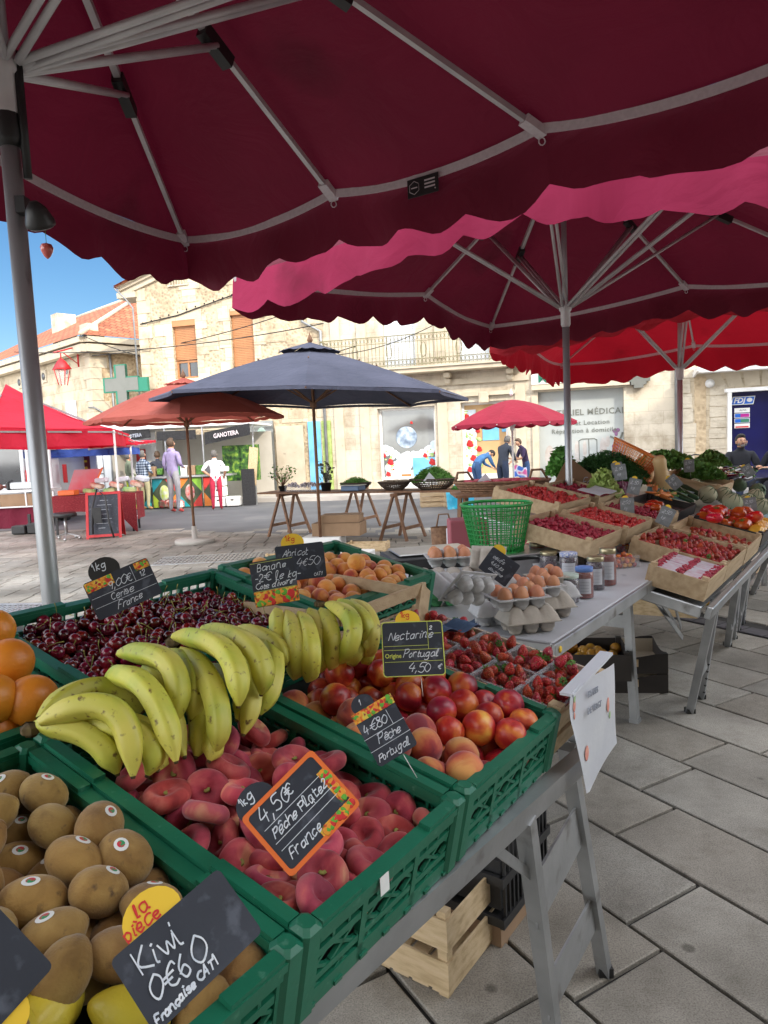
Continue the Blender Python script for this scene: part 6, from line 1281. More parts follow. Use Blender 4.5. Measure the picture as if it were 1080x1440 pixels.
# ---------------------------------------------------------------- third table
N3 = M3.to_3x3() @ Vector((0, 0, 1))
def on3(x, y, h=0): return onp(x, y, M3 @ Vector((0, 0, h)), N3)
def crate3(label, u, v, a, b_, h=.1, dz=0, pitch=0, mt=None, gaps=0, yaw=0): 
    M = local(M3, u, v, dz) @ RX(pitch) @ RZ(yaw); T(wood_crate(a, b_, h, floorz=-.06, gaps=gaps).build('wooden_crate', mt or m_wood, None, M), label, 'crate', 'wooden fruit crates on the far table'); return M
far_m = straw_mesh(.0195).mesh('strawberry', F_straw)
def fill_far(M, a, b_, n, label, group, seed, r=.0175, z0=-.04, me=None, name='strawberry', cat='strawberry', kids=True):
    P = pack(n, a-.03, b_-.03, r, seed, it=70, z0=z0, hmax=.1); P[:, :2] += .015
    P = P[np.argsort(-P[:, 2])]; K_ = 42 if n > 100 else 16; mb = MB()
    for p in P[K_:]: mb.ball(tuple(p), r*.95, 0, 7, 5)
    T(mb.build('strawberry_bed', F_straw, None, M), 'lower strawberries '+('filling the second crate of the far table' if n > 100 else 'below the slotted board'), 'strawberries', None, 'stuff'); P = P[:K_]
    return seat_fruit(me or far_m, name, F_straw, label, cat, group, P, M, RR, kids=(('calyx', cxm, m_leaf, .25),) if kids else (), scl=(.85, 1.25))
Ma = crate3('front wooden crate on the far table with flat trays of red berries', 0, 0, .46, .275, .1)
mb = MB()
for k in range(2):
    for j in range(2): mb.rbox((.12+.0+j*.21, .075+k*.125, -.02), (.19, .1, .03), .005)
T(mb.build('berry_trays', mat('tray_film', [(.5, .5, .56), (.42, .2, .28)], 22, .35, spread=(.45, .7), stretch=(3, 1, 1)), None, Ma), 'white paper covered berry trays in the front wooden crate', 'trays', None)
m_rasp = mat('raspberry_mass', [(.25, .01, .03), (.42, .02, .05)], 60, .5, 1, 160)
mb = MB()
for k in range(200): mb.ball((.03+.4*random.random(), random.choice((.03, .138, .25))-.0+random.uniform(-.018, .018), -.012+.01*random.random()), .009, 0, 5, 4)
T(mb.build('currants', m_rasp, None, Ma), 'rows of tiny red currants between the paper covered trays', 'currants', None, 'stuff')
Mb_ = crate3('second wooden crate on the far table heaped with strawberries', .47, 0, .58, .5, .1)
fill_far(Mb_, .58, .5, 165, 'red strawberry heaped in the second crate of the far table', 'strawberries on the far table', 401)
Mc_ = crate3('third wooden crate on the far table with a slotted end board', 1.08, 0, .56, .46, .11)
fill_far(Mc_, .56, .46, 62, 'red strawberry in the crate with the slotted board', 'strawberries beside the slotted board', 402, z0=-.07)
def stuff_fill(M, a, b_, n, label, name, mt, r=.011, z=-.03):
    mb = MB()
    for k in range(n): mb.ball((.02+(a-.04)*random.random(), .02+(b_-.04)*random.random(), z+random.uniform(-.012, .016)), r*random.uniform(.8, 1.15), 0, 6, 4)
    mb.box((a/2, b_/2, z-.012), (a-.02, b_-.02, .01)); T(mb.build(name, mt, None, M), label, name, None, 'stuff')
m_sfar = mat('strawberry_far', [(.38, .012, .015), (.6, .03, .02)], 60, .4, .5, 100, coat=.2)
for (u, v, a, b_, dz, lb, mt, r) in ((-.02, .56, .5, .42, .03, 'wooden crate behind the front crate with dark berries', m_rasp, .011), (.52, .54, .5, .4, .03, 'wooden crate of strawberries behind the heaped one', m_sfar, .014), (1.06, .5, .46, .4, .03, 'wooden crate of raspberries with a price card', m_rasp, .011),
    (.58, .98, .56, .44, .05, 'rear wooden crate of strawberries below the cardboard board', m_sfar, .014), (1.18, .94, .5, .4, .05, 'rear wooden crate of raspberries with a white paper', m_rasp, .011)):
    Mq = crate3(lb, u, v, a, b_, .09, dz); stuff_fill(Mq, a, b_, 340, 'berries filling the '+lb.replace(' of strawberries', '').replace(' of raspberries', '').replace(' with dark berries', ''), 'berries', mt, r)
mb = MB(); mb.grid(lambda a, b_: ((a-.5)*.36, (b_-.5)*.16, .006*math.sin(7*a)), 10, 4); T(mb.build('white_paper', m_paper, None, local(M3, 1.3, 1.0, .075)), 'sheet of white paper lying over the raspberries', 'paper')
# tomatoes
def tom(t, a): 
    rb = 1+.07*math.cos(6*a)*math.sin(t); d = 1-.25*math.exp(-(t/.4)**2); return (.055*math.sin(t)*math.cos(a)*rb, .055*math.sin(t)*math.sin(a)*rb, .038*math.cos(t)*d)
F_tom = mat('tomato_skin', [(.36, .008, .008), (.55, .02, .012), (.6, .12, .02)], 10, .2, rnd=.25, coat=.4); F_tomy = mat('yellow_tomato_skin', [(.7, .3, .03), (.75, .42, .05)], 8, .25, rnd=.1, coat=.4)
tm = shaped(tom, 24, 12).mesh('tomato', F_tom); tmy = shaped(tom, 24, 12).mesh('tomato', F_tomy); sep = MB()
for k in range(5): sep.bar((0, 0, .028), (.02*math.cos(k*1.26), .02*math.sin(k*1.26), .034), .006, .002)
mb = wood_crate(.62, .44, .09, floorz=-.05, gaps=0); Mt = local(M3, 1.70, 0, 0); T(mb.build('produce_tray', m_cardblack, None, Mt), 'dark tray holding the large tomatoes', 'tray')
P = pack(34, .6, .42, .046, 77, it=110, z0=-.05, hmax=.14); P[:, :2] += .01
for o in seat_fruit(tm, 'tomato', F_tom, 'large ribbed red tomato in the dark tray', 'tomato', 'red tomatoes in the dark tray', [p for p in P if p[1] > .1], Mt, lambda: tilt_rot(50), kids=(('calyx', sep, m_leaf, .5),)): pass
seat_fruit(tmy, 'tomato', F_tomy, 'yellow orange tomato along the front of the dark tray', 'tomato', 'yellow tomatoes at the tray front', [p for p in P if p[1] <= .1], Mt, lambda: tilt_rot(50))
for (x, y, hh_, lb) in ((1005, 728, .04, 'rightmost red tomato touching the tray wall'), (750/1+ 0+ 0, 715+0, .02, None)):
    if lb: o = bpy.data.objects.new('tomato', tm); COL.objects.link(o); o.matrix_world = Matrix.Translation(on3(x, y, hh_)); T(o, lb, 'tomato')
# melons
F_mel = mat('melon_rind', [(.36, .36, .22), (.48, .46, .31)], 9, .75, .4, 160, rnd=.12); F_mels = mat('melon_stripe', (.06, .11, .045), 3, .8)
def melon(t, a): rb = 1-.05*abs(math.cos(5*a))**6; return (.078*math.sin(t)*math.cos(a)*rb, .078*math.sin(t)*math.sin(a)*rb, .072*math.cos(t)*(1-.1*math.exp(-(t/.25)**2)))
mm = shaped(melon, 40, 16).mesh('melon', F_mel); ms = MB()
for k in range(10):
    a = math.pi/2/5+k*math.pi/5; ms.tube([(.0765*math.sin(t)*math.cos(a)*.965, .0765*math.sin(t)*math.sin(a)*.965, .073*math.cos(t)) for t in [.3+.25*i for i in range(11)]], .0042, 5)
msm = ms.mesh('melon_stripes', F_mels)
for (x, y, s) in ((995, 695, 1.02), (978, 683, .9), (1030, 706, 1.05), (1018, 696, .95), (1052, 706, 1.0), (1063, 697, .92), (1072, 712, .95)):
    o = bpy.data.objects.new('melon', mm); COL.objects.link(o); o.matrix_world = Matrix.Translation(on3(x, y, .03)) @ RZ(random.uniform(0, 90)) @ RX(random.uniform(20, 50)) @ Matrix.Scale(s*.95, 4); T(o, 'striped pale green melon behind the tomatoes', 'melon', 'melons behind the tomatoes'); c = bpy.data.objects.new('melon_stripes', msm); COL.objects.link(c); c.parent = o
# artichokes: overlapping scales
ar = MB(); ar.ball((0, 0, 0), .04, 0, 10, 8)
for k in range(70):
    f = (k+.5)/70; t = math.acos(1-1.75*f); a = k*2.4; rr_ = .046; d = Vector((math.sin(t)*math.cos(a), math.sin(t)*math.sin(a), math.cos(t))); tg = Vector((math.cos(t)*math.cos(a), math.cos(t)*math.sin(a), -math.sin(t))); s_ = d.cross(tg)
    c = d*rr_; ar.add([c+tg*.02-s_*.013, c+tg*.02+s_*.013, c-tg*.004+s_*.015+d*.006, c-tg*.02+d*.012, c-tg*.004-s_*.015+d*.006], [(0, 1, 2, 3, 4)])
arm = ar.mesh('artichoke', mat('artichoke_leaf', [(.06, .12, .06), (.14, .22, .12)], 14, .6, rnd=.12))
for (x, y, s) in ((1015, 678, 1.2), (1040, 683, 1.15), (1066, 690, 1.2), (992, 672, 1.1), (965, 668, 1.0), (1006, 668, .9)):
    o = bpy.data.objects.new('artichoke', arm); COL.objects.link(o); o.matrix_world = Matrix.Translation(on3(x, y, .04)) @ randrot() @ Matrix.Scale(s, 4); T(o, 'green artichoke behind the melons', 'artichoke', 'artichokes behind the melons')
# butternut, carrots, courgettes
bn = MB(); bn.lathe([(.002, -.075), (.045, -.07), (.066, -.03), (.06, .01), (.042, .05), (.036, .1), (.04, .14), (.03, .165), (.003, .17)], 20); bnm = bn.mesh('butternut_squash', mat('butternut_skin', [(.66, .44, .2), (.74, .53, .28)], 4, .5, rnd=.05))
for (x, y, rz, lb) in ((932, 678, (16, -14), 'larger butternut squash standing among the carrots'), (911, 668, (5, 10), 'smaller butternut squash behind the larger one')):
    o = bpy.data.objects.new('butternut_squash', bnm); COL.objects.link(o); o.matrix_world = Matrix.Translation(on3(x, y, .07)) @ RX(rz[0]) @ RY(rz[1]) @ Matrix.Scale(1.35 if rz[0] == 16 else 1.05, 4); T(o, lb, 'squash')
cm2 = MB(); cm2.lathe([(.001, -.11), (.006, -.09), (.013, 0), (.018, .08), (.01, .09)], 10)
cmm = cm2.mesh('carrot', mat('carrot_skin', [(.65, .17, .03), (.72, .25, .05)], 20, .5, rnd=.1, stretch=(1, 1, 4))); ct = MB()
for k in range(7): ct.tube([(0, 0, .085), (.01*math.cos(k), .01*math.sin(k), .12), (.03*math.cos(k), .03*math.sin(k), .17)], .0022, 4)
ctm = ct.mesh('carrot_top', m_leaf)
for k in range(16):
    x = 897+3.4*k*.9+random.uniform(-3, 3); y = 672+2.0*k*.9+random.uniform(-4, 6); o = bpy.data.objects.new('carrot', cmm); COL.objects.link(o)
    o.matrix_world = Matrix.Translation(on3(x, y, .03+.015*random.random())) @ M3.to_3x3().to_4x4() @ RZ(-40+random.uniform(-12, 12)) @ RX(-92) @ RY(random.uniform(0, 90)); T(o, 'orange carrot in the bunch beside the butternut squash', 'carrot', 'carrots beside the squash'); c = bpy.data.objects.new('carrot_top', ctm); COL.objects.link(c); c.parent = o
zm = MB(); zm.tube([(0, 0, -.1), (0, .002, -.09), (0, .006, 0), (0, .0, .09), (0, -.002, .1), (0, -.003, .12)], [.008, .019, .021, .018, .012, .008], 10); zmm = zm.mesh('courgette', mat('courgette_skin', [(.008, .045, .015), (.03, .1, .03)], 40, .35, rnd=.2, stretch=(3, 3, .4)))
for k, (x, y) in enumerate(((954, 690), (962, 686), (968, 694), (976, 690), (960, 698))):
    o = bpy.data.objects.new('courgette', zmm); COL.objects.link(o); o.matrix_world = Matrix.Translation(on3(x, y, .03)) @ M3.to_3x3().to_4x4() @ RZ(random.uniform(-32, -12)) @ RX(-80); T(o, 'dark green courgette between the squash and the melons', 'courgette', 'courgettes between squash and melons')
mb = wood_crate(.52, .36, .07, floorz=-.05, gaps=0); T(mb.build('produce_tray', m_cardblack, None, local(M3, 1.62, .52, .02)), 'long dark tray in front of the carrots', 'tray')
for k, (x, y) in enumerate(((914, 712), (921, 714), (925, 710), (918, 708))): o = bpy.data.objects.new('tomato', tm); COL.objects.link(o); o.matrix_world = Matrix.Translation(on3(x, y, .02)) @ Matrix.Scale(.8, 4); T(o, 'small tomato in the long dark tray', 'tomato', 'tomatoes in the long dark tray')
mb = MB(); mb.box((.0, 0, 0), (.3, .3, .05)); T(mb.build('blue_tray', mat('pale_blue_card', [(.16, .3, .35), (.22, .38, .42)], 5, .6), None, Matrix.Translation(on3(943, 692, .0)) @ M3.to_3x3().to_4x4()), 'pale blue cardboard tray under the courgettes', 'tray')
T(wood_crate(.9, .42, .06, floorz=-.03, gaps=0).build('blue_tray', bpy.data.materials['pale_blue_card'], None, local(M3, 2.36, .02, -.02)), 'long pale blue tray under the melons', 'tray')
# aubergines and a crate of them
au = MB(); au.tube([(0, 0, -.11), (.0, 0, -.1), (.004, 0, -.04), (.0, 0, .04), (-.008, 0, .09), (-.012, 0, .105)], [.008, .03, .036, .028, .018, .01], 12); aum = au.mesh('aubergine', mat('aubergine_skin', [(.008, .003, .012), (.025, .008, .03)], 9, .12, coat=.5))
cap = MB(); cap.lathe([(.02, .08), (.024, .085), (.014, .1), (.006, .13), (.004, .14)], 8, c=(-.01, 0, 0)); capm = cap.mesh('aubergine_cap', m_leaf)
for k in range(14):
    x = 1012+random.uniform(0, 48); y = 662+(k % 3)*5+random.uniform(-1.5, 1.5); o = bpy.data.objects.new('aubergine', aum); COL.objects.link(o); o.matrix_world = Matrix.Translation(on3(x, y, .09)) @ RZ(random.uniform(0, 60)) @ RY(random.uniform(70, 100)); T(o, 'glossy dark aubergine in the crate at the far end of the table', 'aubergine', 'aubergines at the far end'); c = bpy.data.objects.new('aubergine_cap', capm); COL.objects.link(c); c.parent = o
bnz = MB()
for k in range(120):
    x = random.uniform(0, .6); y = random.uniform(0, .15); bnz.tube([(x, y, .05), (x+.03, y+.02*random.random(), .07), (x+.08, y+random.uniform(-.04, .04), .055)], .005, 4)
T(bnz.build('yellow_beans', mat('wax_bean', [(.5, .5, .2), (.62, .6, .32)], 9, .5), None, Matrix.Translation(on3(1018, 678, .04)) @ M3.to_3x3().to_4x4()), 'tangled pale yellow beans in front of the aubergines', 'beans', None, 'stuff')
T(wood_crate(.62, .5, .12, floorz=-.05, gaps=0).build('wooden_crate', m_wood2, None, Matrix.Translation(on3(1005, 682, .09)) @ M3.to_3x3().to_4x4() @ TR(0, -.05, 0)), 'wooden crate holding the beans and aubergines', 'crate')
# leafy heaps
def leafheap(name, label, P, R_, H_, n, mt, size=.03, core=True, kind=None, thin=False):
    mb = MB()
    for k in range(n):
        a = random.uniform(0, 6.283); rr_ = math.sqrt(random.random()); zz = H_*(1-rr_**2)*random.uniform(.55, 1.08)+.01*random.random(); c = Vector((R_[0]*rr_*math.cos(a), R_[1]*rr_*math.sin(a), zz)); m = randrot(); s = size*random.uniform(.6, 1.4); w_ = s*(.12 if thin else .45)
        mb.add([(0, -s*.5, 0), (w_, 0, s*.15), (0, s*.6, 0), (-w_, 0, s*.15)], [(0, 1, 2), (0, 2, 3)], 0, Matrix.Translation(c) @ m)
    if core: mb.grid(lambda u, v: (R_[0]*.86*u*math.cos(6.2832*v), R_[1]*.86*u*math.sin(6.2832*v), H_*.72*(1-u*u)), 5, 12, 0)
    return T(mb.build(name, mt, None, Matrix.Translation(P)), label, name.replace('_', ' '), None, kind)
leafheap('dill_heap', 'large dark green heap of dill behind the cardboard board', on3(852, 672, .02), (.34, .3), .20, 3800, m_dill, .045, thin=True)
leafheap('dill_heap', 'dark green feathery heap running towards the orange basket', on3(872, 682, .0), (.2, .2), .14, 1800, m_dill, .045, thin=True)
leafheap('lettuce_heap', 'bright leafy celery tops left of the cardboard board', on3(790, 668, .02), (.11, .12), .22, 500, m_leaf, .06)
leafheap('celery_leaves', 'pale green celery leaves in front of the dill', on3(848, 690, .04), (.1, .1), .14, 380, m_pale, .05)
leafheap('parsley_heap', 'green herb heap behind the squash', on3(935, 658, .06), (.34, .25), .16, 2200, m_leaf, .04)
leafheap('parsley_heap', 'green herb heap left of the aubergines', on3(985, 672, .06), (.2, .2), .13, 1100, m_leaf, .05)
leafheap('parsley_heap', 'green herb heap nearest the cafe table', on3(1000, 655, .05), (.2, .2), .16, 1000, m_leaf, .04)
mb = MB()
for k in range(9): a = on3(850+2*k, 684+k*.5, .06); b_ = on3(868+1.6*k, 700-k*.9, .03); mb.tube([a, (a+b_)/2+Vector((0, 0, .01)), b_], .009, 6)
T(mb.build('celery_stalks', m_pale, None), 'bundle of pale celery stalks pointing to the raspberries', 'celery')
bt = shaped(lambda t, a: (.035*math.sin(t)*math.cos(a), .035*math.sin(t)*math.sin(a), .035*math.cos(t)), 12, 8).mesh('beetroot', mat('beetroot_skin', [(.1, .02, .05), (.22, .06, .12)], 20, .6, rnd=.2))
for k in range(14): o = bpy.data.objects.new('beetroot', bt); COL.objects.link(o); o.matrix_world = Matrix.Translation(on3(862+random.uniform(0, 20), 690+random.uniform(-8, 6), .02+.03*random.random())); T(o, 'purple beetroot beside the celery', 'beetroot', 'beetroots beside the celery')
# cardboard sign board
Pq = [ony(*q, 5.35) for q in ((799, 641), (866, 694), (838, 707), (775, 687))]
o = thing('cardboard_sign', 'tilted brown cardboard sheet with faded grey writing', 'sign', frame(Pq[3], Pq[2]-Pq[3], Pq[0]-Pq[3])); Mi_ = frame(Pq[3], Pq[2]-Pq[3], Pq[0]-Pq[3]).inverted()
LL = [Mi_ @ q for q in Pq]; mb = MB(); mb.prism([(q.x, q.y) for q in LL], -.004, .0); mb.build('sheet', mat('kraft_card', [(.17, .095, .05), (.22, .125, .07)], 4, .85), o)
cxx = sum(q.x for q in LL)/4; cyy = sum(q.y for q in LL)/4; mb = MB(); hand(mb, 'FRANCE', 0, 0, .045, pen=.006, z=.002); hand(mb, 'LOT', .02, -.06, .045, pen=.006, z=.002); m_ = mb.mesh('handwriting', m_fade); t_o = bpy.data.objects.new('handwriting', m_); COL.objects.link(t_o); t_o.parent = o; t_o.matrix_world = frame(Pq[3], Pq[2]-Pq[3], Pq[0]-Pq[3]) @ TR(cxx, cyy, 0) @ RZ(30)
# orange basket lying on its side
Po = on3(885, 680, .16); Po = ony(886, 652, 6.1)
basket('orange openwork basket tipped on its side behind the vegetables', Po, .14, .22, .24, mat('orange_basket_plastic', [(.7, .17, .03), (.78, .24, .05)], 8, .4), 46, 11, None, 0, 0)
bpy.context.view_layer.update()
ob_ = [q for q in COL.objects if q.name.startswith('plastic_basket')][-1]; ob_.matrix_world = Matrix.Translation(ony(878, 668, 6.0)) @ RY(28) @ RX(10)
# price cards on the far table
cards = [((868, 640+20), 5.6, 11, 'tilted price card in front of the orange basket'), ((872, 664), 5.0, 8, 'price card beside the beetroots'), ((892, 684), 4.9, -12, 'price card in front of the carrots'), ((882, 712), 4.5, 2, 'price card standing in the raspberries'), ((936, 726), 4.2, -25, 'price card at the corner of the slotted crate'), ((969, 655), 6.2, 4, 'price card at the foot of the red umbrella pole'), ((1055, 710), 5.2, 8, 'price card in the melons near the right edge'), ((1052, 662), 6.4, 33, 'leaning price card in the aubergines'), ((948, 678), 5.5, 42, 'leaning price card before the courgettes')]
for (q, Y, rl, lb) in cards:
    o = sign(lb, ony(*q, Y), .085, .11, rl, 0, 0, pin=.05, tab=(-.01, .055, .018, m_yellow, '', m_redtext, 0), board=mat('worn_slate', [(.13, .15, .16), (.24, .26, .27)], 30, .5) if 'worn_slate' not in bpy.data.materials else bpy.data.materials['worn_slate'])
    write(o, [('2,50', -.03, .015, .02), ('kg', -.02, -.02, .018)], pen=.002)
# boxes on the ground below the tables
def banana_box(label, P, rz, a, b_, h, mt=None):
    o = thing('fruit_box', label, 'box', Matrix.Translation(P) @ RZ(rz), 'black printed fruit boxes on the ground'); t = .006
    def side(p, q):
        p = Vector(p); q = Vector(q); d = q-p; n = 16; vs = []; 
        for k in range(n+1): f = k/n; vs += [p+d*f, p+d*f+Vector((0, 0, h*(.78+.22*min(1, abs(f-.5)*2.6)**2)))]
        mb = MB(); mb.add(vs, [(2*k, 2*k+2, 2*k+3, 2*k+1) for k in range(n)]); return mb
    for (p, q) in (((0, 0, 0), (a, 0, 0)), ((a, 0, 0), (a, b_, 0)), ((a, b_, 0), (0, b_, 0)), ((0, b_, 0), (0, 0, 0))): side(p, q).build('side_panel', mt or m_cardblack, o)
    mb = MB(); mb.box((a/2, b_/2, .02), (a-.01, b_-.01, .006)); mb.box((a/2, b_*.96, h*.5), (a-.02, .004, h*.8)); mb.build('inner_card', m_cardpale, o)
    mb = MB(); [mb.rbox((x, -.004, h*.55), (.018, .004, .045), .004) for x in (a*.3, a*.7)]; mb.build('hand_hole', m_wood2, o)
pb = onz(940, 975, 0); ang3 = ang
banana_box('lower black fruit box on the ground behind the white table leg', Vector((pb.x, pb.y, 0)) , ang3-62+0, -.6, .4, .115)
banana_box('upper black fruit box with torn card inside', Vector((pb.x, pb.y, .12)), ang3-62, -.6, .4, .12)
pw2 = onz(878, 900, .12)
M = Matrix.Translation(Vector((pw2.x-.1, pw2.y+.35, .22))) @ RZ(ang-90)
T(wood_crate(.5, .34, .14, floorz=-.1, gaps=0).build('wooden_crate', m_wood2, None, Matrix.Translation(onz(950, 862, .2)+Vector((-.33, .12, .12))) @ RZ(-28)), 'pale wooden crate with dark fruit under the far table', 'crate')
T(wood_crate(.5, .34, .14, floorz=-.08, gaps=0).build('fruit_box', m_cardblack, None, Matrix.Translation(onz(870, 950, .3)+Vector((-.42, .1, .1))) @ RZ(-10)), 'dark box of onions and tomatoes on the shelf under the white table', 'box')
mb = MB()
for k in range(26): mb.ball((.03+.44*random.random(), .03+.28*random.random(), -.05), .032, 0, 10, 7)
T(mb.build('onions', F_tomy, None, Matrix.Translation(onz(870, 950, .3)+Vector((-.42, .1, .1))) @ RZ(-10)), 'mass of onions filling the dark box', 'onions', None, 'stuff')
mb = MB(); mb.rbox((0, 0, .07), (.34, .26, .14), .03); T(mb.build('checked_bag', mat('tartan_cloth', [(.7, .5, .05), (.6, .12, .02), (.25, .25, .3)], 9, .8, spread=(.35, .65), detail=0), None, atz(985, 846, 0, ang)), 'yellow and red checked bag under the far table', 'bag')
floor_crate('small pale wooden crate on the paving at the right edge', atz(1052, 812, 0, ang-10), .36, .26, .12, m_wood2)
# ---------------------------------------------------------------- people
m_skin = mat('skin', [(.48, .25, .16), (.56, .31, .2)], 8, .55, sss=.1); m_skind = mat('dark_skin', [(.07, .035, .022), (.1, .05, .03)], 8, .5)
m_hairb = mat('brown_hair', [(.05, .03, .018), (.1, .06, .035)], 40, .7, .6, 120); m_hairg = mat('grey_hair', [(.07, .065, .06), (.16, .15, .14)], 40, .7, .6, 120); m_hairk = mat('black_hair', [(.012, .01, .01), (.03, .025, .022)], 40, .7, .6, 120)
def cloth(n, c, c2=None, **k): return mat(n, [c, c2 or tuple(x*1.25 for x in c)], 12, .9, .35, 45, **k)
BASE = dict(pelvis=(0, 0, .96), spine=(0, .0, 1.13), chest=(0, 0, 1.33), neckb=(0, -.01, 1.46), neck=(0, .0, 1.52), skull=(0, .02, 1.62), crown=(0, .01, 1.70),
    shL=(-.175, 0, 1.41), elL=(-.225, -.03, 1.13), wrL=(-.235, .09, .92), shR=(.175, 0, 1.41), elR=(.225, -.03, 1.13), wrR=(.235, .09, .92),
    hipL=(-.095, 0, .9), knL=(-.105, .02, .5), anL=(-.11, -.02, .09), toL=(-.125, .14, .035), hipR=(.095, 0, .9), knR=(.105, .02, .5), anR=(.11, -.02, .09), toR=(.125, .14, .035))
RAD = dict(pelvis=.135, spine=.125, chest=.135, neckb=.075, neck=.052, skull=.085, crown=.07, shL=.068, elL=.047, wrL=.028, shR=.068, elR=.047, wrR=.028, hipL=.095, knL=.062, anL=.042, toL=.035, hipR=.095, knR=.062, anR=.042, toR=.035)
EDG = [('pelvis', 'spine'), ('spine', 'chest'), ('chest', 'neckb'), ('neckb', 'neck'), ('neck', 'skull'), ('skull', 'crown'), ('chest', 'shL'), ('shL', 'elL'), ('elL', 'wrL'), ('chest', 'shR'), ('shR', 'elR'), ('elR', 'wrR'), ('pelvis', 'hipL'), ('hipL', 'knL'), ('knL', 'anL'), ('anL', 'toL'), ('pelvis', 'hipR'), ('hipR', 'knR'), ('knR', 'anR'), ('anR', 'toR')]
def person(label, foot, yaw, scale=1.0, pose=None, top=None, legs=None, shoe=None, skin=None, hair=None, fat=1.0, sleeves=True, hairlen=0, extra=None, seated=False, group=None, detail=False):
    J = dict(BASE); J.update(pose or {}); R_ = dict(RAD); o = thing('person', label, 'person', Matrix.Translation(foot) @ RZ(yaw) @ Matrix.Scale(scale, 4), group)
    names = list(J); idx = {n: i for i, n in enumerate(names)}; V = [Vector(J[n]) for n in names]; rad = [R_[n]*(fat if n in ('pelvis', 'spine', 'chest', 'hipL', 'hipR', 'shL', 'shR', 'elL', 'elR', 'knL', 'knR') else 1) for n in names]
    E_ = [(idx[a], idx[b]) for a, b in EDG]; lab = {e: ('head' if e[1] in (idx['skull'], idx['crown'], idx['neck']) else 'top') for e in E_}
    for e in E_:
        n = names[e[1]]
        if n[:2] in ('hi', 'kn', 'an'): lab[e] = 'legs'
        if n[:2] == 'to': lab[e] = 'shoe'
    for s in 'LR':
        w_ = V[idx['wr'+s]]; e_ = V[idx['el'+s]]; d = (w_-e_).normalized(); sd = d.cross(Vector((0, 0, 1)) if abs(d.z) < .9 else Vector((0, 1, 0))).normalized(); up = sd.cross(d)
        pi = len(V); V.append(w_+d*.07); rad.append(.026); E_.append((idx['wr'+s], pi)); lab[E_[-1]] = 'skin'
        for k in range(4):
            f0 = len(V); V.append(w_+d*.095+sd*(k-1.5)*.019); rad.append(.0085); V.append(w_+d*(.14-.008*abs(k-1.2))+sd*(k-1.5)*.021-up*.012); rad.append(.0075); V.append(w_+d*(.165-.01*abs(k-1.2))+sd*(k-1.5)*.022-up*.03); rad.append(.0065)
            for e in ((pi, f0), (f0, f0+1), (f0+1, f0+2)): E_.append(e); lab[e] = 'skin'
        f0 = len(V); sg = 1 if s == 'L' else -1
        V.append(w_+d*.045+sd*sg*.034); rad.append(.010); V.append(w_+d*.085+sd*sg*.05-up*.015); rad.append(.008)
        for e in ((pi, f0), (f0, f0+1)): E_.append(e); lab[e] = 'skin'
    me = bpy.data.meshes.new('body_rig'); me.from_pydata([tuple(v) for v in V], E_, []); t = bpy.data.objects.new('body_rig', me); COL.objects.link(t)
    md = t.modifiers.new('skin', 'SKIN'); md.use_smooth_shade = True; md.branch_smoothing = .6
    for i, sv in enumerate(me.skin_vertices[0].data): sv.radius = (rad[i], rad[i]*(.82 if names[i:i+1] and names[i] in ('pelvis', 'spine', 'chest') else 1)); sv.use_root = (i == idx['pelvis'])
    sb = t.modifiers.new('sub', 'SUBSURF'); sb.levels = 2; sb.render_levels = 2
    dg = bpy.context.evaluated_depsgraph_get(); dg.update(); bm_ = bpy.data.meshes.new_from_object(t.evaluated_get(dg)); bpy.data.objects.remove(t)
    mats = {'top': 0, 'legs': 1, 'head': 2, 'skin': 2, 'shoe': 3}; bm_.materials.clear()
    for m in (top, legs, skin or m_skin, shoe or m_black): bm_.materials.append(m)
    segs = [(V[a], V[b], mats[lab[(a, b)]], (rad[a], rad[b]), (a, b)) for a, b in E_]
    for p in bm_.polygons:
        c = p.center; best = 9; mi = 0
        for a, b_, m_, rr_, ab in segs:
            d = b_-a; tt = max(0, min(1, (c-a).dot(d)/max(d.dot(d), 1e-9))); q = (c-(a+d*tt)).length-(rr_[0]*(1-tt)+rr_[1]*tt)
            if q < best:
                best = q; mi = m_
                if not sleeves and names[ab[1]:ab[1]+1] and ab[1] < len(names) and names[ab[1]][:2] == 'wr': mi = 2
        p.material_index = mi; p.use_smooth = True
    b = bpy.data.objects.new('body', bm_); COL.objects.link(b); b.parent = o
    sk = V[idx['skull']]; cr_ = V[idx['crown']]; up = (cr_-sk).normalized(); ax = Matrix(((1, 0, 0), (0, 1, 0), (0, 0, 1)))
    q = up.rotation_difference(Vector((0, 0, 1))).inverted().to_matrix().to_4x4(); Mh = Matrix.Translation(sk) @ q
    def hf(t, a):
        x = .095*math.sin(t)*math.cos(a); y = .108*math.sin(t)*math.sin(a); z = .12*math.cos(t); n = 1+.05*math.sin(7*a+3*t)
        if y > .0 and z < .075: return (x*.8, .0, .05+z*.1)
        return (x*n, y*n-.012, max(z*n, (-.085 if y < .01 else -.04)-hairlen)+.02)
    shaped(hf, 20, 12).build('hair', hair or m_hairb, o, None) if hair is not False else None
    h = [k for k in KIDS.get(o.name, []) if k.name.startswith('hair')]
    if h: h[-1].matrix_local = Mh
    mb = MB(); mb.ball((0, .098, -.012), (.012, .016, .018)); [mb.ball((s*.086, .005, -.01), (.01, .018, .028)) for s in (-1, 1)]; f = mb.build('face', skin or m_skin, o); f.matrix_local = Mh
    mb = MB(); [mb.ball((s*.032, .083, .012), (.013, .006, .006)) for s in (-1, 1)]; f = mb.build('eyes', m_hairk, o); f.matrix_local = Mh
    mb = MB(); mb.ball((0, .083, -.045), (.024, .007, .006)); f = mb.build('mouth', mat('lips', (.3, .08, .07), 3, .6) if 'lips' not in bpy.data.materials else bpy.data.materials['lips'], o); f.matrix_local = Mh
    if extra: extra(o, Mh, V, idx)
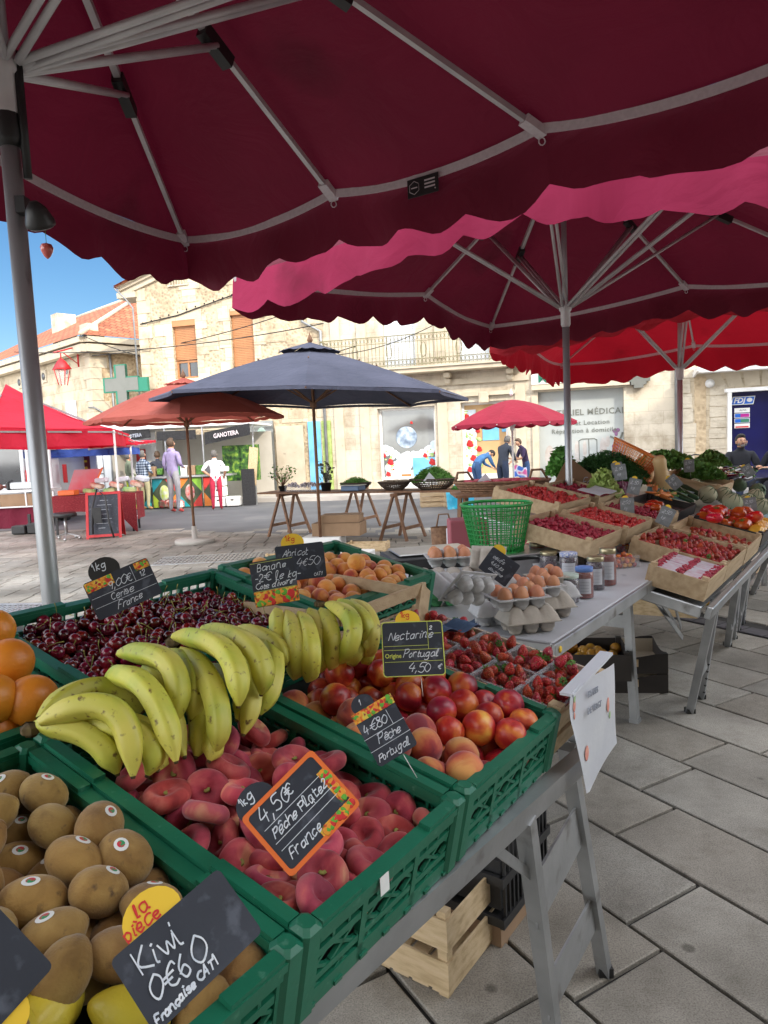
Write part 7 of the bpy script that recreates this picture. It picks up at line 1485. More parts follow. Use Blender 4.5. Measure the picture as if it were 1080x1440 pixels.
    return o
def gz0(x, y, z=0): return onz(x, y, z)
c_olive = cloth('olive_shirt', (.2, .23, .15)); c_grey = cloth('grey_trousers', (.25, .25, .27)); c_khaki = cloth('khaki_trousers', (.32, .3, .18)); c_lilac = cloth('lilac_hoodie', (.26, .22, .38)); c_white = cloth('white_tshirt', (.62, .62, .66)); c_crim = cloth('crimson_trousers', (.38, .02, .05))
c_denim = cloth('denim', (.03, .07, .16)); c_blue = cloth('blue_jacket', (.05, .14, .3)); c_dark = cloth('dark_grey_coat', (.03, .035, .05)); c_purp = cloth('dark_purple_top', (.035, .02, .06)); c_blk = cloth('black_jacket', (.012, .013, .018)); c_navy = cloth('navy_trousers', (.02, .03, .06))
def plaid():
    m = bpy.data.materials.new('plaid_shirt'); m.use_nodes = True; nt = m.node_tree; N = nt.nodes; L = nt.links; tc = N.new('ShaderNodeTexCoord'); b = N['Principled BSDF']; b.inputs['Roughness'].default_value = .9
    out = None
    for ax_, rot in (('X', 0), ('Z', 0)):
        w_ = N.new('ShaderNodeTexWave'); w_.bands_direction = ax_; w_.inputs['Scale'].default_value = 4.2; w_.inputs['Distortion'].default_value = .4; L.new(tc.outputs['Object'], w_.inputs[0])
        if out is None: out = w_.outputs[1]
        else:
            a = N.new('ShaderNodeMath'); a.operation = 'ADD'; L.new(out, a.inputs[0]); L.new(w_.outputs[1], a.inputs[1]); h = N.new('ShaderNodeMath'); h.operation = 'MULTIPLY'; h.inputs[1].default_value = .5; L.new(a.outputs[0], h.inputs[0]); out = h.outputs[0]
    L.new(ramp(nt, out, [(.25, (.03, .04, .07)), (.5, (.12, .17, .26)), (.75, (.4, .46, .55))]), b.inputs[0]); return m
m_plaid = plaid(); shoe_tan = cloth('tan_shoes', (.35, .18, .08)); shoe_red = cloth('red_shoes', (.5, .06, .05))
frontL = dict(elL=(-.24, -.0, 1.14), wrL=(-.12, .22, 1.08)); frontR = dict(elR=(.24, .0, 1.14), wrR=(.12, .22, 1.08))
def face_yaw(tx, ty, P): return math.degrees(math.atan2(-(tx-P.x), ty-P.y))
P = gz0(186, 717); person('man in an olive shirt and grey trousers standing leftmost in the queue', P, -55, .95, dict(wrR=(.2, .2, 1.0)), c_olive, c_grey, shoe_tan, hair=m_hairg)
P = gz0(206, 717); person('person in a blue plaid shirt with back turned and khaki trousers', P, -25, .97, {**frontR, 'hipL': (-.1, 0, .9)}, m_plaid, c_khaki, shoe_tan, hair=m_hairg, fat=1.1)
P = gz0(214, 716)+Vector((.1, .5, 0)); person('person mostly hidden behind the plaid shirt at the food stall', P, 20, .95, frontL, c_dark, c_grey, hair=m_hairb)
P = gz0(247, 721); person('tall man in a lilac hoodie and grey trousers seen from behind', P, -25, 1.13, {**frontR, 'wrL': (-.22, .1, .95)}, c_lilac, c_grey, shoe_red, hair=m_hairb, fat=1.02)
P = gz0(306, 717); person('woman in a white t-shirt and crimson trousers with hand on hip', P, 12, .92, dict(elL=(-.36, -.06, 1.18), wrL=(-.17, -.02, 1.03), elR=(.3, -.02, 1.16), wrR=(.26, .16, 1.0)), c_white, c_crim, shoe_red, hair=m_hairg, fat=1.12, sleeves=False)
bend = dict(pelvis=(0, -.05, .95), spine=(0, .08, 1.07), chest=(0, .26, 1.17), neckb=(0, .38, 1.22), neck=(0, .44, 1.23), skull=(0, .53, 1.22), crown=(0, .6, 1.2), shL=(-.17, .32, 1.16), shR=(.17, .32, 1.16), elL=(-.2, .42, .92), elR=(.2, .42, .92), wrL=(-.1, .58, .82), wrR=(.1, .58, .82), hipL=(-.1, -.05, .9), hipR=(.1, -.05, .9))
P = gz0(672, 697); person('person in a blue jacket bending over the stall seen from behind', P, -62, .95, bend, c_blue, c_denim, hair=m_hairk, fat=1.12)
lean = dict(spine=(0, .03, 1.12), chest=(0, .1, 1.3), neckb=(0, .17, 1.42), neck=(0, .2, 1.46), skull=(0, .25, 1.54), crown=(0, .28, 1.61), shL=(-.18, .12, 1.36), shR=(.18, .12, 1.36), elL=(-.23, .2, 1.1), elR=(.23, .2, 1.1), wrL=(-.12, .4, 1.05), wrR=(.14, .4, 1.0))
def bun(o, Mh, V, idx):
    mb = MB(); mb.ball((0, -.085, .07), (.05, .045, .045)); b = mb.build('hair_bun', m_hairg, o); b.matrix_local = Mh
P = gz0(708, 699); person('woman with a hair bun in a dark grey coat leaning over the stall', P, -50, .98, lean, c_dark, c_navy, hair=m_hairg, fat=1.25, extra=bun)
P = gz0(742, 696)+Vector((.05, .3, 0)); person('young person in a dark purple top looking down at the stall', P, 100, .93, lean, c_purp, c_denim, hair=m_hairb, sleeves=False)
mb = MB(); mb.grid(lambda a, b_: ((a-.5)*.34, .03*math.sin(5*a+b_), .3*b_+.04*math.sin(6*a)), 10, 6); T(mb.build('shopping_bag', mat('blue_pink_bag', [(.05, .15, .55), (.7, .72, .8), (.6, .1, .3)], 6, .5, detail=0, spread=(.4, .6)), None, Matrix.Translation(ony(732, 672, 18.4))), 'blue and pink shopping bag held between the leaning shoppers', 'bag')
# vendor in the truck
P = Vector((gz0(283, 712).x*1.13, gz0(283, 712).y*1.13, .35)); person('dark clothed vendor standing inside the food trailer', P, 170, .9, {**frontL, **frontR}, c_blk, c_blk, skin=m_skind, hair=m_hairk)
# cafe customer
sit = dict(pelvis=(0, 0, .52), spine=(0, .02, .7), chest=(0, .0, .92), neckb=(0, .02, 1.06), neck=(0, .03, 1.11), skull=(0, .06, 1.2), crown=(0, .05, 1.28), shL=(-.19, .0, 1.0), shR=(.19, .0, 1.0), elL=(-.27, .1, .74), elR=(.27, .1, .74), wrL=(-.08, .32, .76), wrR=(.1, .33, .78),
    hipL=(-.1, .02, .5), hipR=(.1, .02, .5), knL=(-.14, .45, .5), knR=(.14, .45, .5), anL=(-.14, .42, .09), anR=(.14, .42, .09), toL=(-.14, .56, .035), toR=(.14, .56, .035))
def beard(o, Mh, V, idx):
    mb = MB(); mb.ball((0, .066, -.076), (.04, .03, .026)); mb.ball((0, .09, -.034), (.028, .008, .007)); [mb.ball((s*.058, .045, -.055), (.014, .028, .026)) for s in (-1, 1)]; b = mb.build('beard', m_hairg, o); b.matrix_local = Mh
    mb = MB(); [mb.ball((s*.033, .088, .032), (.02, .006, .005)) for s in (-1, 1)]; b = mb.build('eyebrows', m_hairk, o); b.matrix_local = Mh
Pm = ony(1041, 622, 12.3); person('bearded man in a black jacket sitting at the cafe table', Vector((Pm.x, 12.3, Pm.z-1.19)), 170, 1.0, sit, c_blk, c_navy, hair=m_hairk, fat=1.2, extra=beard)
Pm2 = ony(1092, 640, 11.9); person('person in black cut by the right picture edge at the cafe table', Vector((Pm2.x+.05, 11.9, Pm.z-1.19)), 110, 1.0, sit, c_blk, c_blk, hair=m_hairk, fat=1.15)
Zc = Pm.z-1.19
def cafe_chair(x, y, z, yaw, label):
    o = thing('cafe_chair', label, 'chair', Matrix.Translation((x, y, z)) @ RZ(yaw), 'round backed cafe chairs'); mb = MB()
    for (lx, ly) in ((-.2, -.2), (.2, -.2), (-.2, .2), (.2, .2)): mb2 = MB(); mb2.tube([(lx*.8, ly*.8, .45), (lx, ly, 0)], .014, 6); mb2.build('leg', m_black, o)
    mb = MB(); mb.lathe([(.2, .44), (.22, .46), (.2, .47)], 18); mb.build('seat', m_steel, o)
    mb = MB()
    for q, r in ((0, .25), (.04, .2)): mb.tube([(r*math.cos(t)*1.1, -.2-.02*math.sin(t)-q, .46+ (.44-q*2)*math.sin(t)) for t in [math.pi*k/14 for k in range(15)]], .012, 6)
    mb.build('backrest', m_black, o)
    mb = MB()
    for k in range(9): xx = -.2+.05*k; mb.bar((xx, -.21, .47), (xx, -.215, .5+.33*math.sqrt(max(.05, 1-(xx/.26)**2))), .005, .005)
    mb.build('back_weave', m_steel, o)
def backat(px_, py_, Y, label, yaw):
    p = ony(px_, py_, Y); cafe_chair(p.x, p.y, p.z-.88, yaw, label)
backat(934, 640, 11.8, 'left round backed chair between the basket and the umbrella pole', 185); backat(942, 642, 11.3, 'second round backed chair overlapping the left one', 178); backat(986, 641, 11.6, 'round backed chair right of the umbrella pole', 180)
o = thing('cafe_table', 'small dark cafe table with two cups', 'table', Matrix.Translation((Pm.x+.42, 11.75, Zc))); mb = MB(); mb.lathe([(.36, .74), (.37, .755), (.36, .765)], 24); mb.build('tabletop', m_black, o); mb = MB(); mb.tube([(0, 0, 0), (0, 0, .74)], .03, 8); mb.lathe([(.22, 0), (.2, .03), (.03, .05)], 16); mb.build('pedestal', m_black, o)
for (dx, dy, lb) in ((-.22, -.15, 'white coffee cup in front of the bearded man'), (.08, -.18, 'white cup at the right on the cafe table')):
    mb = MB(); mb.lathe([(.07, .0), (.075, .01), (.03, .012), (.035, .03), (.046, .075), (.042, .075), (.03, .03)], 14); mb.tube([(.045, 0, .03), (.065, 0, .04), (.06, 0, .06), (.044, 0, .065)], .005, 5); T(mb.build('cup', m_white, None, Matrix.Translation((Pm.x+.42+dx, 11.75+dy, Zc+.766))), lb, 'cup')
if Zc > .03:
    mb = MB(); mb.box((0, 0, 0), (6.5, 4.5, Zc)); T(mb.build('terrace_step', m_pave2, None, Matrix.Translation((Pm.x+.8, 12.9, Zc/2-.004))), kind='structure')
# ---------------------------------------------------------------- trestle tables in the middle distance
def trestle(label, x, y, yaw, h=.74, wd=.62, sp=.5):
    o = thing('trestle', label, 'trestle', Matrix.Translation((x, y, 0)) @ RZ(yaw), 'wooden trestles under the plank table'); 
    for sy in (-1, 1):
        for sx in (-1, 1): mb = MB(); mb.bar((sx*wd*.36, sy*.02, h), (sx*wd*.5, sy*sp*.5, 0), .035, .05, 0, (1, 0, 0)); mb.build('leg', m_brownwood, o)
        mb = MB(); mb.bar((-wd*.46, sy*sp*.4, .2), (wd*.46, sy*sp*.4, .2), .03, .05); mb.build('stretcher', m_brownwood, o)
    mb = MB(); mb.bar((-wd*.5, 0, h), (wd*.5, 0, h), .06, .05); mb.build('top_beam', m_brownwood, o)
    mb = MB(); mb.bar((-wd*.42, -sp*.3, .3), (-wd*.42, sp*.3, .3), .01, .01); mb.build('spreader', m_steel, o)
TB = []
for (px_, py_, lb, yw) in ((408, 752, 'leftmost wooden trestle under the potted plant', 62), (508, 742, 'second wooden trestle under the scales', 62), (567, 757, 'third wooden trestle below the big basket', 58)):
    p = gz0(px_, py_); trestle(lb, p.x, p.y, yw); TB.append(p)
trestle('fourth wooden trestle near the bending shoppers', 2.6, 10.7, 60)
dT = (TB[2]-TB[0]).normalized(); dT = Vector((3.9, -2.0, 0)).normalized(); nT = Vector((-dT.y, dT.x, 0))
mb = MB(); a0 = TB[0]-dT*.45; a0.z = .78; mb.bar(a0, a0+dT*3.2, .62, .028); T(mb.build('plank_table', m_brownwood, None), 'long plank table top carrying the baskets and pots', 'table')
mb = MB(); a1 = a0+dT*3.2; mb.bar(a1+dT*.02, a1+dT*2.4, .7, .026); T(mb.build('plank_table', m_brownwood, None), 'right hand plank top carrying punnets and the wicker basket', 'table')
def onT(px_, py_, z=.795): return onz(px_, py_, z)
def tpos(px_, off=0):   # point on the plank axis seen at column px_
    best = None
    for k in range(0, 600):
        q = a0+dT*(k*.01); v = q-CAM; x = 540+FPX*v.dot(_R)/v.dot(_F)
        if best is None or abs(x-px_) < best[0]: best = (abs(x-px_), q)
    q = best[1]+nT*off; return Vector((q.x, q.y, .794))
def wicker(label, P, r, h, mt, fill=None, sx=1.5, yaw=-25):
    mb = MB()
    for k in range(40):
        a = 2*math.pi*k/40; mb.tube([(r*.5*sx*math.cos(a), r*.5*math.sin(a), 0), (r*.82*sx*math.cos(a), r*.82*math.sin(a), h*.5), (r*sx*math.cos(a), r*math.sin(a), h)], .006, 4)
    for k in range(7):
        f = k/6; rr_ = r*(.5+.5*f**.8); mb.tube([(rr_*sx*math.cos(a), rr_*math.sin(a), h*f) for a in [2*math.pi*i/28 for i in range(29)]], .014 if k == 6 else .008, 5, cap=False)
    mb.lathe([(r*.5, .0), (r*.5, .006)], 20)
    return T(mb.build('wicker_basket', mt, None, Matrix.Translation(P) @ RZ(yaw)), label, 'basket')
m_wick = mat('dark_wicker', [(.035, .022, .015), (.09, .06, .04)], 30, .7); m_wickb = mat('brown_wicker', [(.12, .06, .03), (.24, .13, .07)], 30, .7)
p = tpos(610); wicker('large flat dark basket heaped with green beans', p, .27, .17, m_wick); leafheap('green_beans', 'heap of fine green beans in the large dark basket', p+Vector((0, 0, .13)), (.35, .24), .22, 1500, m_leaf, .07, thin=True); mb = MB(); mb.add([(-.1, -.02, 0), (.12, -.02, 0), (.0, -.06, .14)], [(0, 1, 2)]); T(mb.build('price_card', m_paper, None, Matrix.Translation(p+Vector((-.08, -.22, .15)))), 'white price card stuck in the green beans', 'price card')
p = tpos(555); wicker('shallow dark basket of pale roots beside the green beans', p, .2, .13, m_wick, sx=1.4)
mb = MB()
for k in range(40): a = random.uniform(-.2, .2); mb.tube([(a, random.uniform(-.1, .1), .08), (a+.02, random.uniform(-.1, .1), .16), (a+.1, random.uniform(-.1, .1), .15)], .012, 5)
T(mb.build('pale_roots', m_cardpale, None, Matrix.Translation(p)), 'heap of pale beige roots in the shallow basket', 'roots', None, 'stuff')
p = tpos(497); wicker('basket of grey green herbs left of the pale roots', p+nT*.1, .2, .12, m_wick, sx=1.4); leafheap('herb_heap', 'grey green herbs in the leftmost dark basket', p+nT*.1+Vector((0, 0, .09)), (.26, .18), .12, 700, m_leaf, .05, thin=True)
mb = MB(); mb.rbox((0, 0, .05), (.34, .26, .08), .01, 0); mb.rbox((0, 0, .1), (.38, .28, .012), .004, 1); T(mb.build('table_scale', [mat('blue_grey_plastic', (.08, .14, .25), 3, .4), m_scale], None, Matrix.Translation(tpos(503)-nT*.16) @ RZ(-25)), 'low blue grey scale in front of the herb basket', 'scale')
def pot(label, P, r, h, pm, n, Rr, Hh, mt, size, stem=True, thin=False):
    o = thing('potted_plant', label, 'plant', Matrix.Translation(P)); mb = MB(); mb.lathe([(r*.75, 0), (r, h), (r*1.08, h), (r*.9, h*.95)], 14); mb.build('pot', pm, o); mb = MB(); L = MB()
    for k in range(n):
        a = random.uniform(0, 6.28); rr_ = random.random()**.5; tip = Vector((Rr*rr_*math.cos(a), Rr*rr_*math.sin(a), h+Hh*random.uniform(.35, 1))); mb.tube([(0, 0, h*.9), tip*.5+Vector((0, 0, h*.5)), tip], [.005, .004, .002], 4)
        for j in range(5 if not thin else 3):
            c = tip+Vector((random.uniform(-.06, .06), random.uniform(-.06, .06), random.uniform(-.07, .05))); s = size*random.uniform(.7, 1.3); L.add([(0, -s*.5, 0), (s*.4, 0, 0), (0, s*.5, 0), (-s*.4, 0, 0)], [(0, 1, 2, 3)], 0, Matrix.Translation(c) @ randrot())
    mb.build('stems', m_brownwood if not thin else mt, o); L.build('leaves', mt, o)
p = tpos(398); pot('airy potted shrub at the left end of the plank table', p, .08, .1, m_black, 26, .24, .34, m_leaf, .045)
p = tpos(459); pot('dark pot of reddish spiky leaves beside the parasol pole', p, .1, .14, m_black, 22, .14, .34, mat('purple_leaf', [(.05, .03, .04), (.1, .12, .05)], 9, .7), .07, thin=True)
mb = MB()
for k in range(6): mb.rbox((-.3+.12*k, 0, .06), (.11, .2, .12), .005)
T(mb.build('clear_boxes', m_glass, None, Matrix.Translation(tpos(428)) @ RZ(-27)), 'row of clear plastic boxes between the two pots', 'boxes')
mb = MB()
for k in range(60): mb.ball((random.uniform(-.33, .33), random.uniform(-.08, .08), .1+random.uniform(-.02, .04)), .025, 0, 6, 4)
T(mb.build('purple_garlic', mat('garlic', [(.3, .25, .28), (.5, .45, .47)], 20, .6), None, Matrix.Translation(tpos(428)) @ RZ(-27)), 'purple garlic bulbs showing in the clear boxes', 'garlic', None, 'stuff')
leafheap('lettuce_heap', 'small green leaves beside the purple berries on the right plank', tpos(658), (.25, .15), .1, 500, m_leaf, .05)
mb = MB()
for k in range(260): mb.ball((random.uniform(-.5, .5), random.uniform(-.14, .14), .05+random.uniform(-.01, .02)), .018, 0, 5, 4)
mb.box((0, 0, .02), (1.05, .32, .03), 1); T(mb.build('berry_punnets', [mat('purple_berries', [(.12, .02, .05), (.3, .05, .12)], 20, .4), m_paper], None, Matrix.Translation(tpos(700)+Vector((0, 0, .0))) @ RZ(-27)), 'rows of purple berry punnets on the right plank', 'berries', None, 'stuff')
# flat wicker hamper standing in the middle
Ph = ony(706, 690, 7.2); o = thing('wicker_hamper', 'wide shallow brown wicker basket with looped handles and meat red contents', 'basket', Matrix.Translation(Ph) @ RZ(-8))
mb = MB()
for k in range(5): mb.tube([((.40+.02*k)*math.cos(a), (.25+.015*k)*math.sin(a), .025*k) for a in [2*math.pi*i/36 for i in range(37)]], .014, 6, cap=False)
for k in range(52): a = 2*math.pi*k/52; mb.tube([(.40*math.cos(a), .25*math.sin(a), 0), (.49*math.cos(a), .31*math.sin(a), .11)], .007, 4)
mb.lathe([(.25, 0), (.25, .01)], 20); mb.build('basket_body', m_wickb, o)
for (x0, s) in ((-.38, 1), (.36, 1)): mb = MB(); mb.tube([(x0-.09, -.05*s, .1), (x0-.06, -.02, .2), (x0+.04, 0, .2), (x0+.1, .02, .1)], .014, 6); mb.build('handle', m_wickb, o)
mb = MB(); [mb.ball((random.uniform(-.35, .35), random.uniform(-.18, .18), .1), (.05, .04, .02), 0, 8, 5) for k in range(60)]; T(mb.build('dried_fruit', m_rasp, None, Matrix.Translation(Ph) @ RZ(-8)), 'dark red fruit filling the wide wicker basket', 'fruit', None, 'stuff')
mb = MB(); mb.add([(-.06, 0, 0), (.08, 0, 0), (.02, -.02, .08)], [(0, 1, 2)]); T(mb.build('price_card', m_paper, None, Matrix.Translation(Ph+Vector((-.2, -.1, .11)))), 'white price card in the wide wicker basket', 'price card')
mb = MB(); mb.box((0, 0, 0), (1.1, .62, .025)); [mb.bar((x, y, -.0), (x*1.1, y*1.1, -Ph.z+.01), .04, .04) for x in (-.45, .45) for y in (-.25, .25)]; T(mb.build('side_table', m_brownwood, None, Matrix.Translation(Ph+Vector((.05, 0, -.02)))), 'brown wooden table carrying the wide wicker basket', 'table')
# boxes round the parasol foot
def carton(label, x, y, z, yaw, a, b_, h, mt, name='carton', group=None):
    mb = MB(); mb.rbox((0, 0, h/2), (a, b_, h), .004); mb.box((0, -b_/2-.001, h*.55), (a*.2, .004, h*.12)); mb.bar((0, -b_/2, h+.002), (0, b_/2, h+.002), .05, .002); return T(mb.build(name, mt, None, Matrix.Translation((x, y, z)) @ RZ(yaw)), label, 'box', group)
p = gz0(478, 768); carton('white carton at the bottom of the pile by the navy parasol pole', p.x-.25, p.y+.05, 0, -12, .62, .4, .17, m_white)
carton('lower brown carton on the white one', p.x+.0, p.y+.1, .172, -14, .78, .4, .2, m_card); carton('upper brown carton topping the pile', p.x+.05, p.y+.12, .374, -10, .62, .36, .12, m_card)
floor_crate('small wooden crate lying in front of the carton pile', Matrix.Translation(gz0(485, 776)) @ RZ(-14), .62, .3, .13, m_wood2, 1)
carton('white and green carton on the ground behind the apricots', gz0(497, 795).x, gz0(497, 795).y+.2, 0, -15, .5, .35, .16, m_white)
p = gz0(395, 796); floor_crate('wooden crate lying on the paving behind the banana sign', Matrix.Translation((p.x-.15, p.y, 0)) @ RZ(18), .5, .34, .13, m_wood2, 2)
for k, (x, y) in enumerate(((592, 714), (607, 712), (625, 714))):
    p = gz0(x, y); floor_crate(('left', 'middle', 'right')[k]+' slatted crate in the stack behind the trestles', Matrix.Translation((p.x, p.y, 0)), .55, .4, .5, m_wood, 4, group='slatted crates behind the trestles')
mb = MB(); mb.grid(lambda a, b_: ((a-.5)*.6*(1+.1*b_), .12*math.sin(3.14*a)-.0, .42*b_+.03*math.sin(8*a)*b_), 12, 6); mb.tube([(-.2, 0, .42), (-.1, 0, .6), (.1, 0, .6), (.2, 0, .42)], .012, 5); T(mb.build('shopping_bag', mat('turquoise_bag', [(.02, .35, .55), (.05, .5, .7), (.5, .7, .75)], 5, .4, spread=(.4, .75)), None, Matrix.Translation(gz0(648, 716))), 'turquoise shopping bag on the road beside the slatted crates', 'bag')
p = gz0(633, 775); p = Vector((1.0, 9.1, 0)); p = onz(630, 775, .2)
mb = MB(); mb.grid(lambda a, b_: ((.13+.01*b_)*math.cos(6.283*a), (.07+.01*b_)*math.sin(6.283*a), .24*b_), 20, 3); mb.tube([(-.08, -.04, .24), (-.05, -.04, .38), (.05, -.04, .38), (.08, -.04, .24)], .01, 6); T(mb.build('straw_bag', m_wickb, None, Matrix.Translation(ony(625, 772, 6.8)) @ Matrix.Scale(.9, 4)), 'brown straw bag with looped handle behind the eggs', 'bag')
mb = MB(); mb.rbox((0, 0, .1), (.16, .1, .2), .01, 0); mb.ball((-.02, -.052, .1), (.035, .004, .04), 1); mb.ball((.03, -.052, .13), (.02, .004, .02), 1); T(mb.build('paper_bag', [m_paper, m_rose], None, Matrix.Translation(ony(641, 772, 6.6))), 'white paper bag with red fruit print beside the straw bag', 'bag')
mb = MB(); mb.rbox((0, 0, .11), (.3, .25, .22), .01); T(mb.build('pink_box', mat('dusty_pink_card', (.3, .08, .1), 3, .8), None, Matrix.Translation(ony(658, 768, 5.6))), 'dusty pink box left of the green basket', 'box')
mb = MB(); mb.box((0, 0, .0), (.8, .5, .6)); T(mb.build('support_table', m_card, None, Matrix.Translation(ony(640, 800, 6.2)+Vector((0, .3, -.32)))), 'large carton standing behind the flat scale', 'box')
# ---------------------------------------------------------------- left stall under the red tent
def tent(label, corners, peak, fab, drop, legs, z0=0, legm=None):
    C_ = [Vector(c) for c in corners]; c0 = sum(C_, Vector())/4; base = Vector((c0.x, c0.y, 0)); o = thing('market_tent', label, 'tent', TR(*base)); C_ = [c-base for c in C_]; pk = Vector(peak)-base; mb = MB()
    for i in range(4):
        a, b_ = C_[i], C_[(i+1) % 4]
        mb.grid(lambda t, q: pk.lerp(a.lerp(b_, q), t)+Vector((0, 0, -.14*math.sin(math.pi*t)+.014*math.sin(9*q+7*t)*t)), 12, 14)
    mb.build('canopy', fab, o); mb = MB()
    for i in range(4):
        a, b_ = C_[i], C_[(i+1) % 4]; d = (b_-a).normalized(); n = Vector((d.y, -d.x, 0))
        mb.grid(lambda q, t: a.lerp(b_, q)+Vector((0, 0, -drop*t))+n*(.02*math.sin(q*19+3*t)+.01*math.sin(q*41)), 30, 3)
    mb.build('valance', fab, o); 
    for i in legs:
        mb = MB(); c = C_[i]; mb.bar((c.x, c.y, 0), (c.x, c.y, c.z-.02), .035, .035); mb.box((c.x, c.y, .005), (.1, .1, .01)); mb.build('leg', legm or m_white, o)
    mb = MB()
    for i in range(4): mb.bar(C_[i]-Vector((0, 0, .06)), C_[(i+1) % 4]-Vector((0, 0, .06)), .03, .03); mb.bar(C_[i]-Vector((0, 0, .08)), pk-Vector((0, 0, .1)), .025, .025)
    mb.build('frame', m_alu, o); return o
cr_ = ony(160, 608, 14.1); cr_.z = max(cr_.z, 2.1); zt = cr_.z; cl = Vector((-10.2, 11.3, zt)); q_ = Vector((-4.0, 3.2, 0)).normalized()
cA = cr_; cB = cr_+Vector((-3.6, -2.2, 0)); cC = cB+Vector((-2.3, 3.7, 0)); cD = cA+Vector((-2.3, 3.7, 0))
cD = cA+Vector((-1.2, 4.3, 0)); cB = ony(-40, 585, 11.2); cB.z = zt; cC = cB+(cD-cA)
pk = ony(8, 540, 15.2)
tent('big red canopy tent of the left stall on white legs', (cA, cB, cC, cD), (pk.x, pk.y, pk.z), f_tent, .32, (0, 3))
e0 = ony(75, 640, 17.5); e1 = ony(152, 632, 17.5); z5 = e1.z
tent('blue tent roof edge behind the red tent', (Vector((e1.x, 17.5, z5+.12)), Vector((e0.x-.8, 17.5, z5+.12)), Vector((e0.x-.8, 19.8, z5+.12)), Vector((e1.x, 19.8, z5+.12))), ((e0.x+e1.x)/2-.4, 18.6, z5+.55), f_blue, .26, (1,))
c0 = ony(195, 625, 17.0)
tent('thin red awning just right of the tent leg', (Vector((c0.x+.1, 17, c0.z+.05)), Vector((c0.x-1.2, 17, c0.z)), Vector((c0.x-1.2, 18, c0.z+.1)), Vector((c0.x+.1, 18, c0.z+.1))), (c0.x-.5, 17.5, c0.z+.25), f_tent, .06, ())
# red cloth table, chalk boards, stool
pT = gz0(118, 752)
o = thing('cloth_table', 'small table under a red patterned cloth in the left stall', 'table', Matrix.Translation((pT.x+.15, pT.y+.45, 0)) @ RZ(8))
m_rcloth = mat('red_pattern_cloth', [(.16, .006, .012), (.23, .01, .018), (.3, .05, .055)], 60, .8, spread=(.3, .75), detail=1)
mb = MB(); mb.box((0, 0, .79), (1.7, .75, .02)); mb.build('table_top', m_rcloth, o); mb = MB(); mb.grid(lambda a, b_: ((a-.5)*1.7, -.38-.02*math.sin(14*a)*b_, .8-b_*(.32+.3*(a-.15)**2+ (.3 if a > .8 else 0)*(a-.8)/.2)), 30, 6); mb.grid(lambda a, b_: (.86+.02*math.sin(9*a), -.38+.75*a, .8-.55*b_), 10, 4); mb.build('cloth_fall', m_rcloth, o)
for (x, y) in ((-.75, -.3), (.75, -.3), (-.75, .3), (.75, .3)): mb = MB(); mb.bar((x, y, 0), (x, y, .78), .04, .04); mb.build('leg', m_black, o)
pB_ = gz0(150, 755); o = thing('chalkboard', 'red framed A board with faint chalk writing at the end of the red cloth table', 'sign', Matrix.Translation((pB_.x, pB_.y, 0)) @ RZ(10))
for s, nm in ((-1, 'front_panel'), (1, 'rear_panel')):
    M_ = TR(0, s*.2, 0) @ RX(-s*13 if s < 0 else -13); M_ = TR(0, s*.22, 0) @ RX(-13*s*-1*-1 if False else (-14 if s < 0 else 14)); mb = MB()
    mb.box((0, 0, .45), (.56, .012, .82), 1, M_); [mb.box((x, -.004, .45), (.05, .03, .92), 0, M_) for x in (-.3, .3)]; [mb.box((0, -.005, z), (.56, .03, .05), 0, M_) for z in (.05, .88)]; mb.build(nm, [m_lampred, m_slate], o)
mb = MB()
for k in range(7): mb.box((random.uniform(-.06, .06), -.014, .2+.09*k), (random.uniform(.12, .36), .002, .006), 0, TR(0, -.22, 0) @ RX(-14))
mb.build('chalk_lines', m_chalk, o)
mb = MB(); mb.tube([(-.15, -.27, .1), (-.14, -.2, .6), (-.05, -.1, .95), (.1, -.16, .8), (.16, -.28, .3), (.24, -.33, .02)], .02, 6); mb.box((-.06, -.22, .45), (.16, .03, .3), 0); T(mb.build('folding_trolley', m_black, None, Matrix.Translation((pB_.x-.02, pB_.y-.05, 0)) @ RZ(10)), 'black folded trolley leaning on the red A board', 'trolley')
pS = gz0(97, 758); o = thing('stool', 'round black stool with a chrome star base', 'stool', Matrix.Translation((pS.x, pS.y-.1, 0))); mb = MB(); mb.lathe([(.2, .44), (.22, .46), (.22, .51), (.19, .53)], 20); mb.build('seat', m_black, o); mb = MB(); mb.tube([(0, 0, .1), (0, 0, .45)], .025, 8); mb.build('column', m_scale, o)
for k in range(5): a = k*1.2566; mb = MB(); mb.bar((0, 0, .13), (.26*math.cos(a), .26*math.sin(a), .06), .03, .02); mb.ball((.26*math.cos(a), .26*math.sin(a), .03), .03); mb.build('base_arm', m_scale, o)
# the long counter with crates and the scale
pc0 = gz0(0, 745); o = thing('market_counter', 'long white counter with brown panels and dark skirt at the left edge', 'counter', Matrix.Translation((pc0.x-.3, pc0.y+.1, 0)) @ RZ(2))
mb = MB(); mb.box((.3, .4, .86), (2.2, .8, .05)); mb.build('counter_top', m_white, o); mb = MB(); [mb.box((-.65+.62*k, .01, .66), (.58, .02, .28)) for k in range(4)]; mb.build('brown_panel', m_card, o); mb = MB(); [mb.box((-.96+.62*k, .0, .66), (.03, .03, .34)) for k in range(5)]; mb.box((.3, 0, .5), (2.2, .03, .03)); mb.build('panel_frame', m_white, o); mb = MB(); mb.grid(lambda a, b_: (-.8+2.2*a, .05+.02*math.sin(30*a), .49*b_+.005), 40, 2); mb.build('skirt', f_wine, o)
Mc0 = Matrix.Translation((pc0.x-.3, pc0.y+.1, 0)) @ RZ(2)
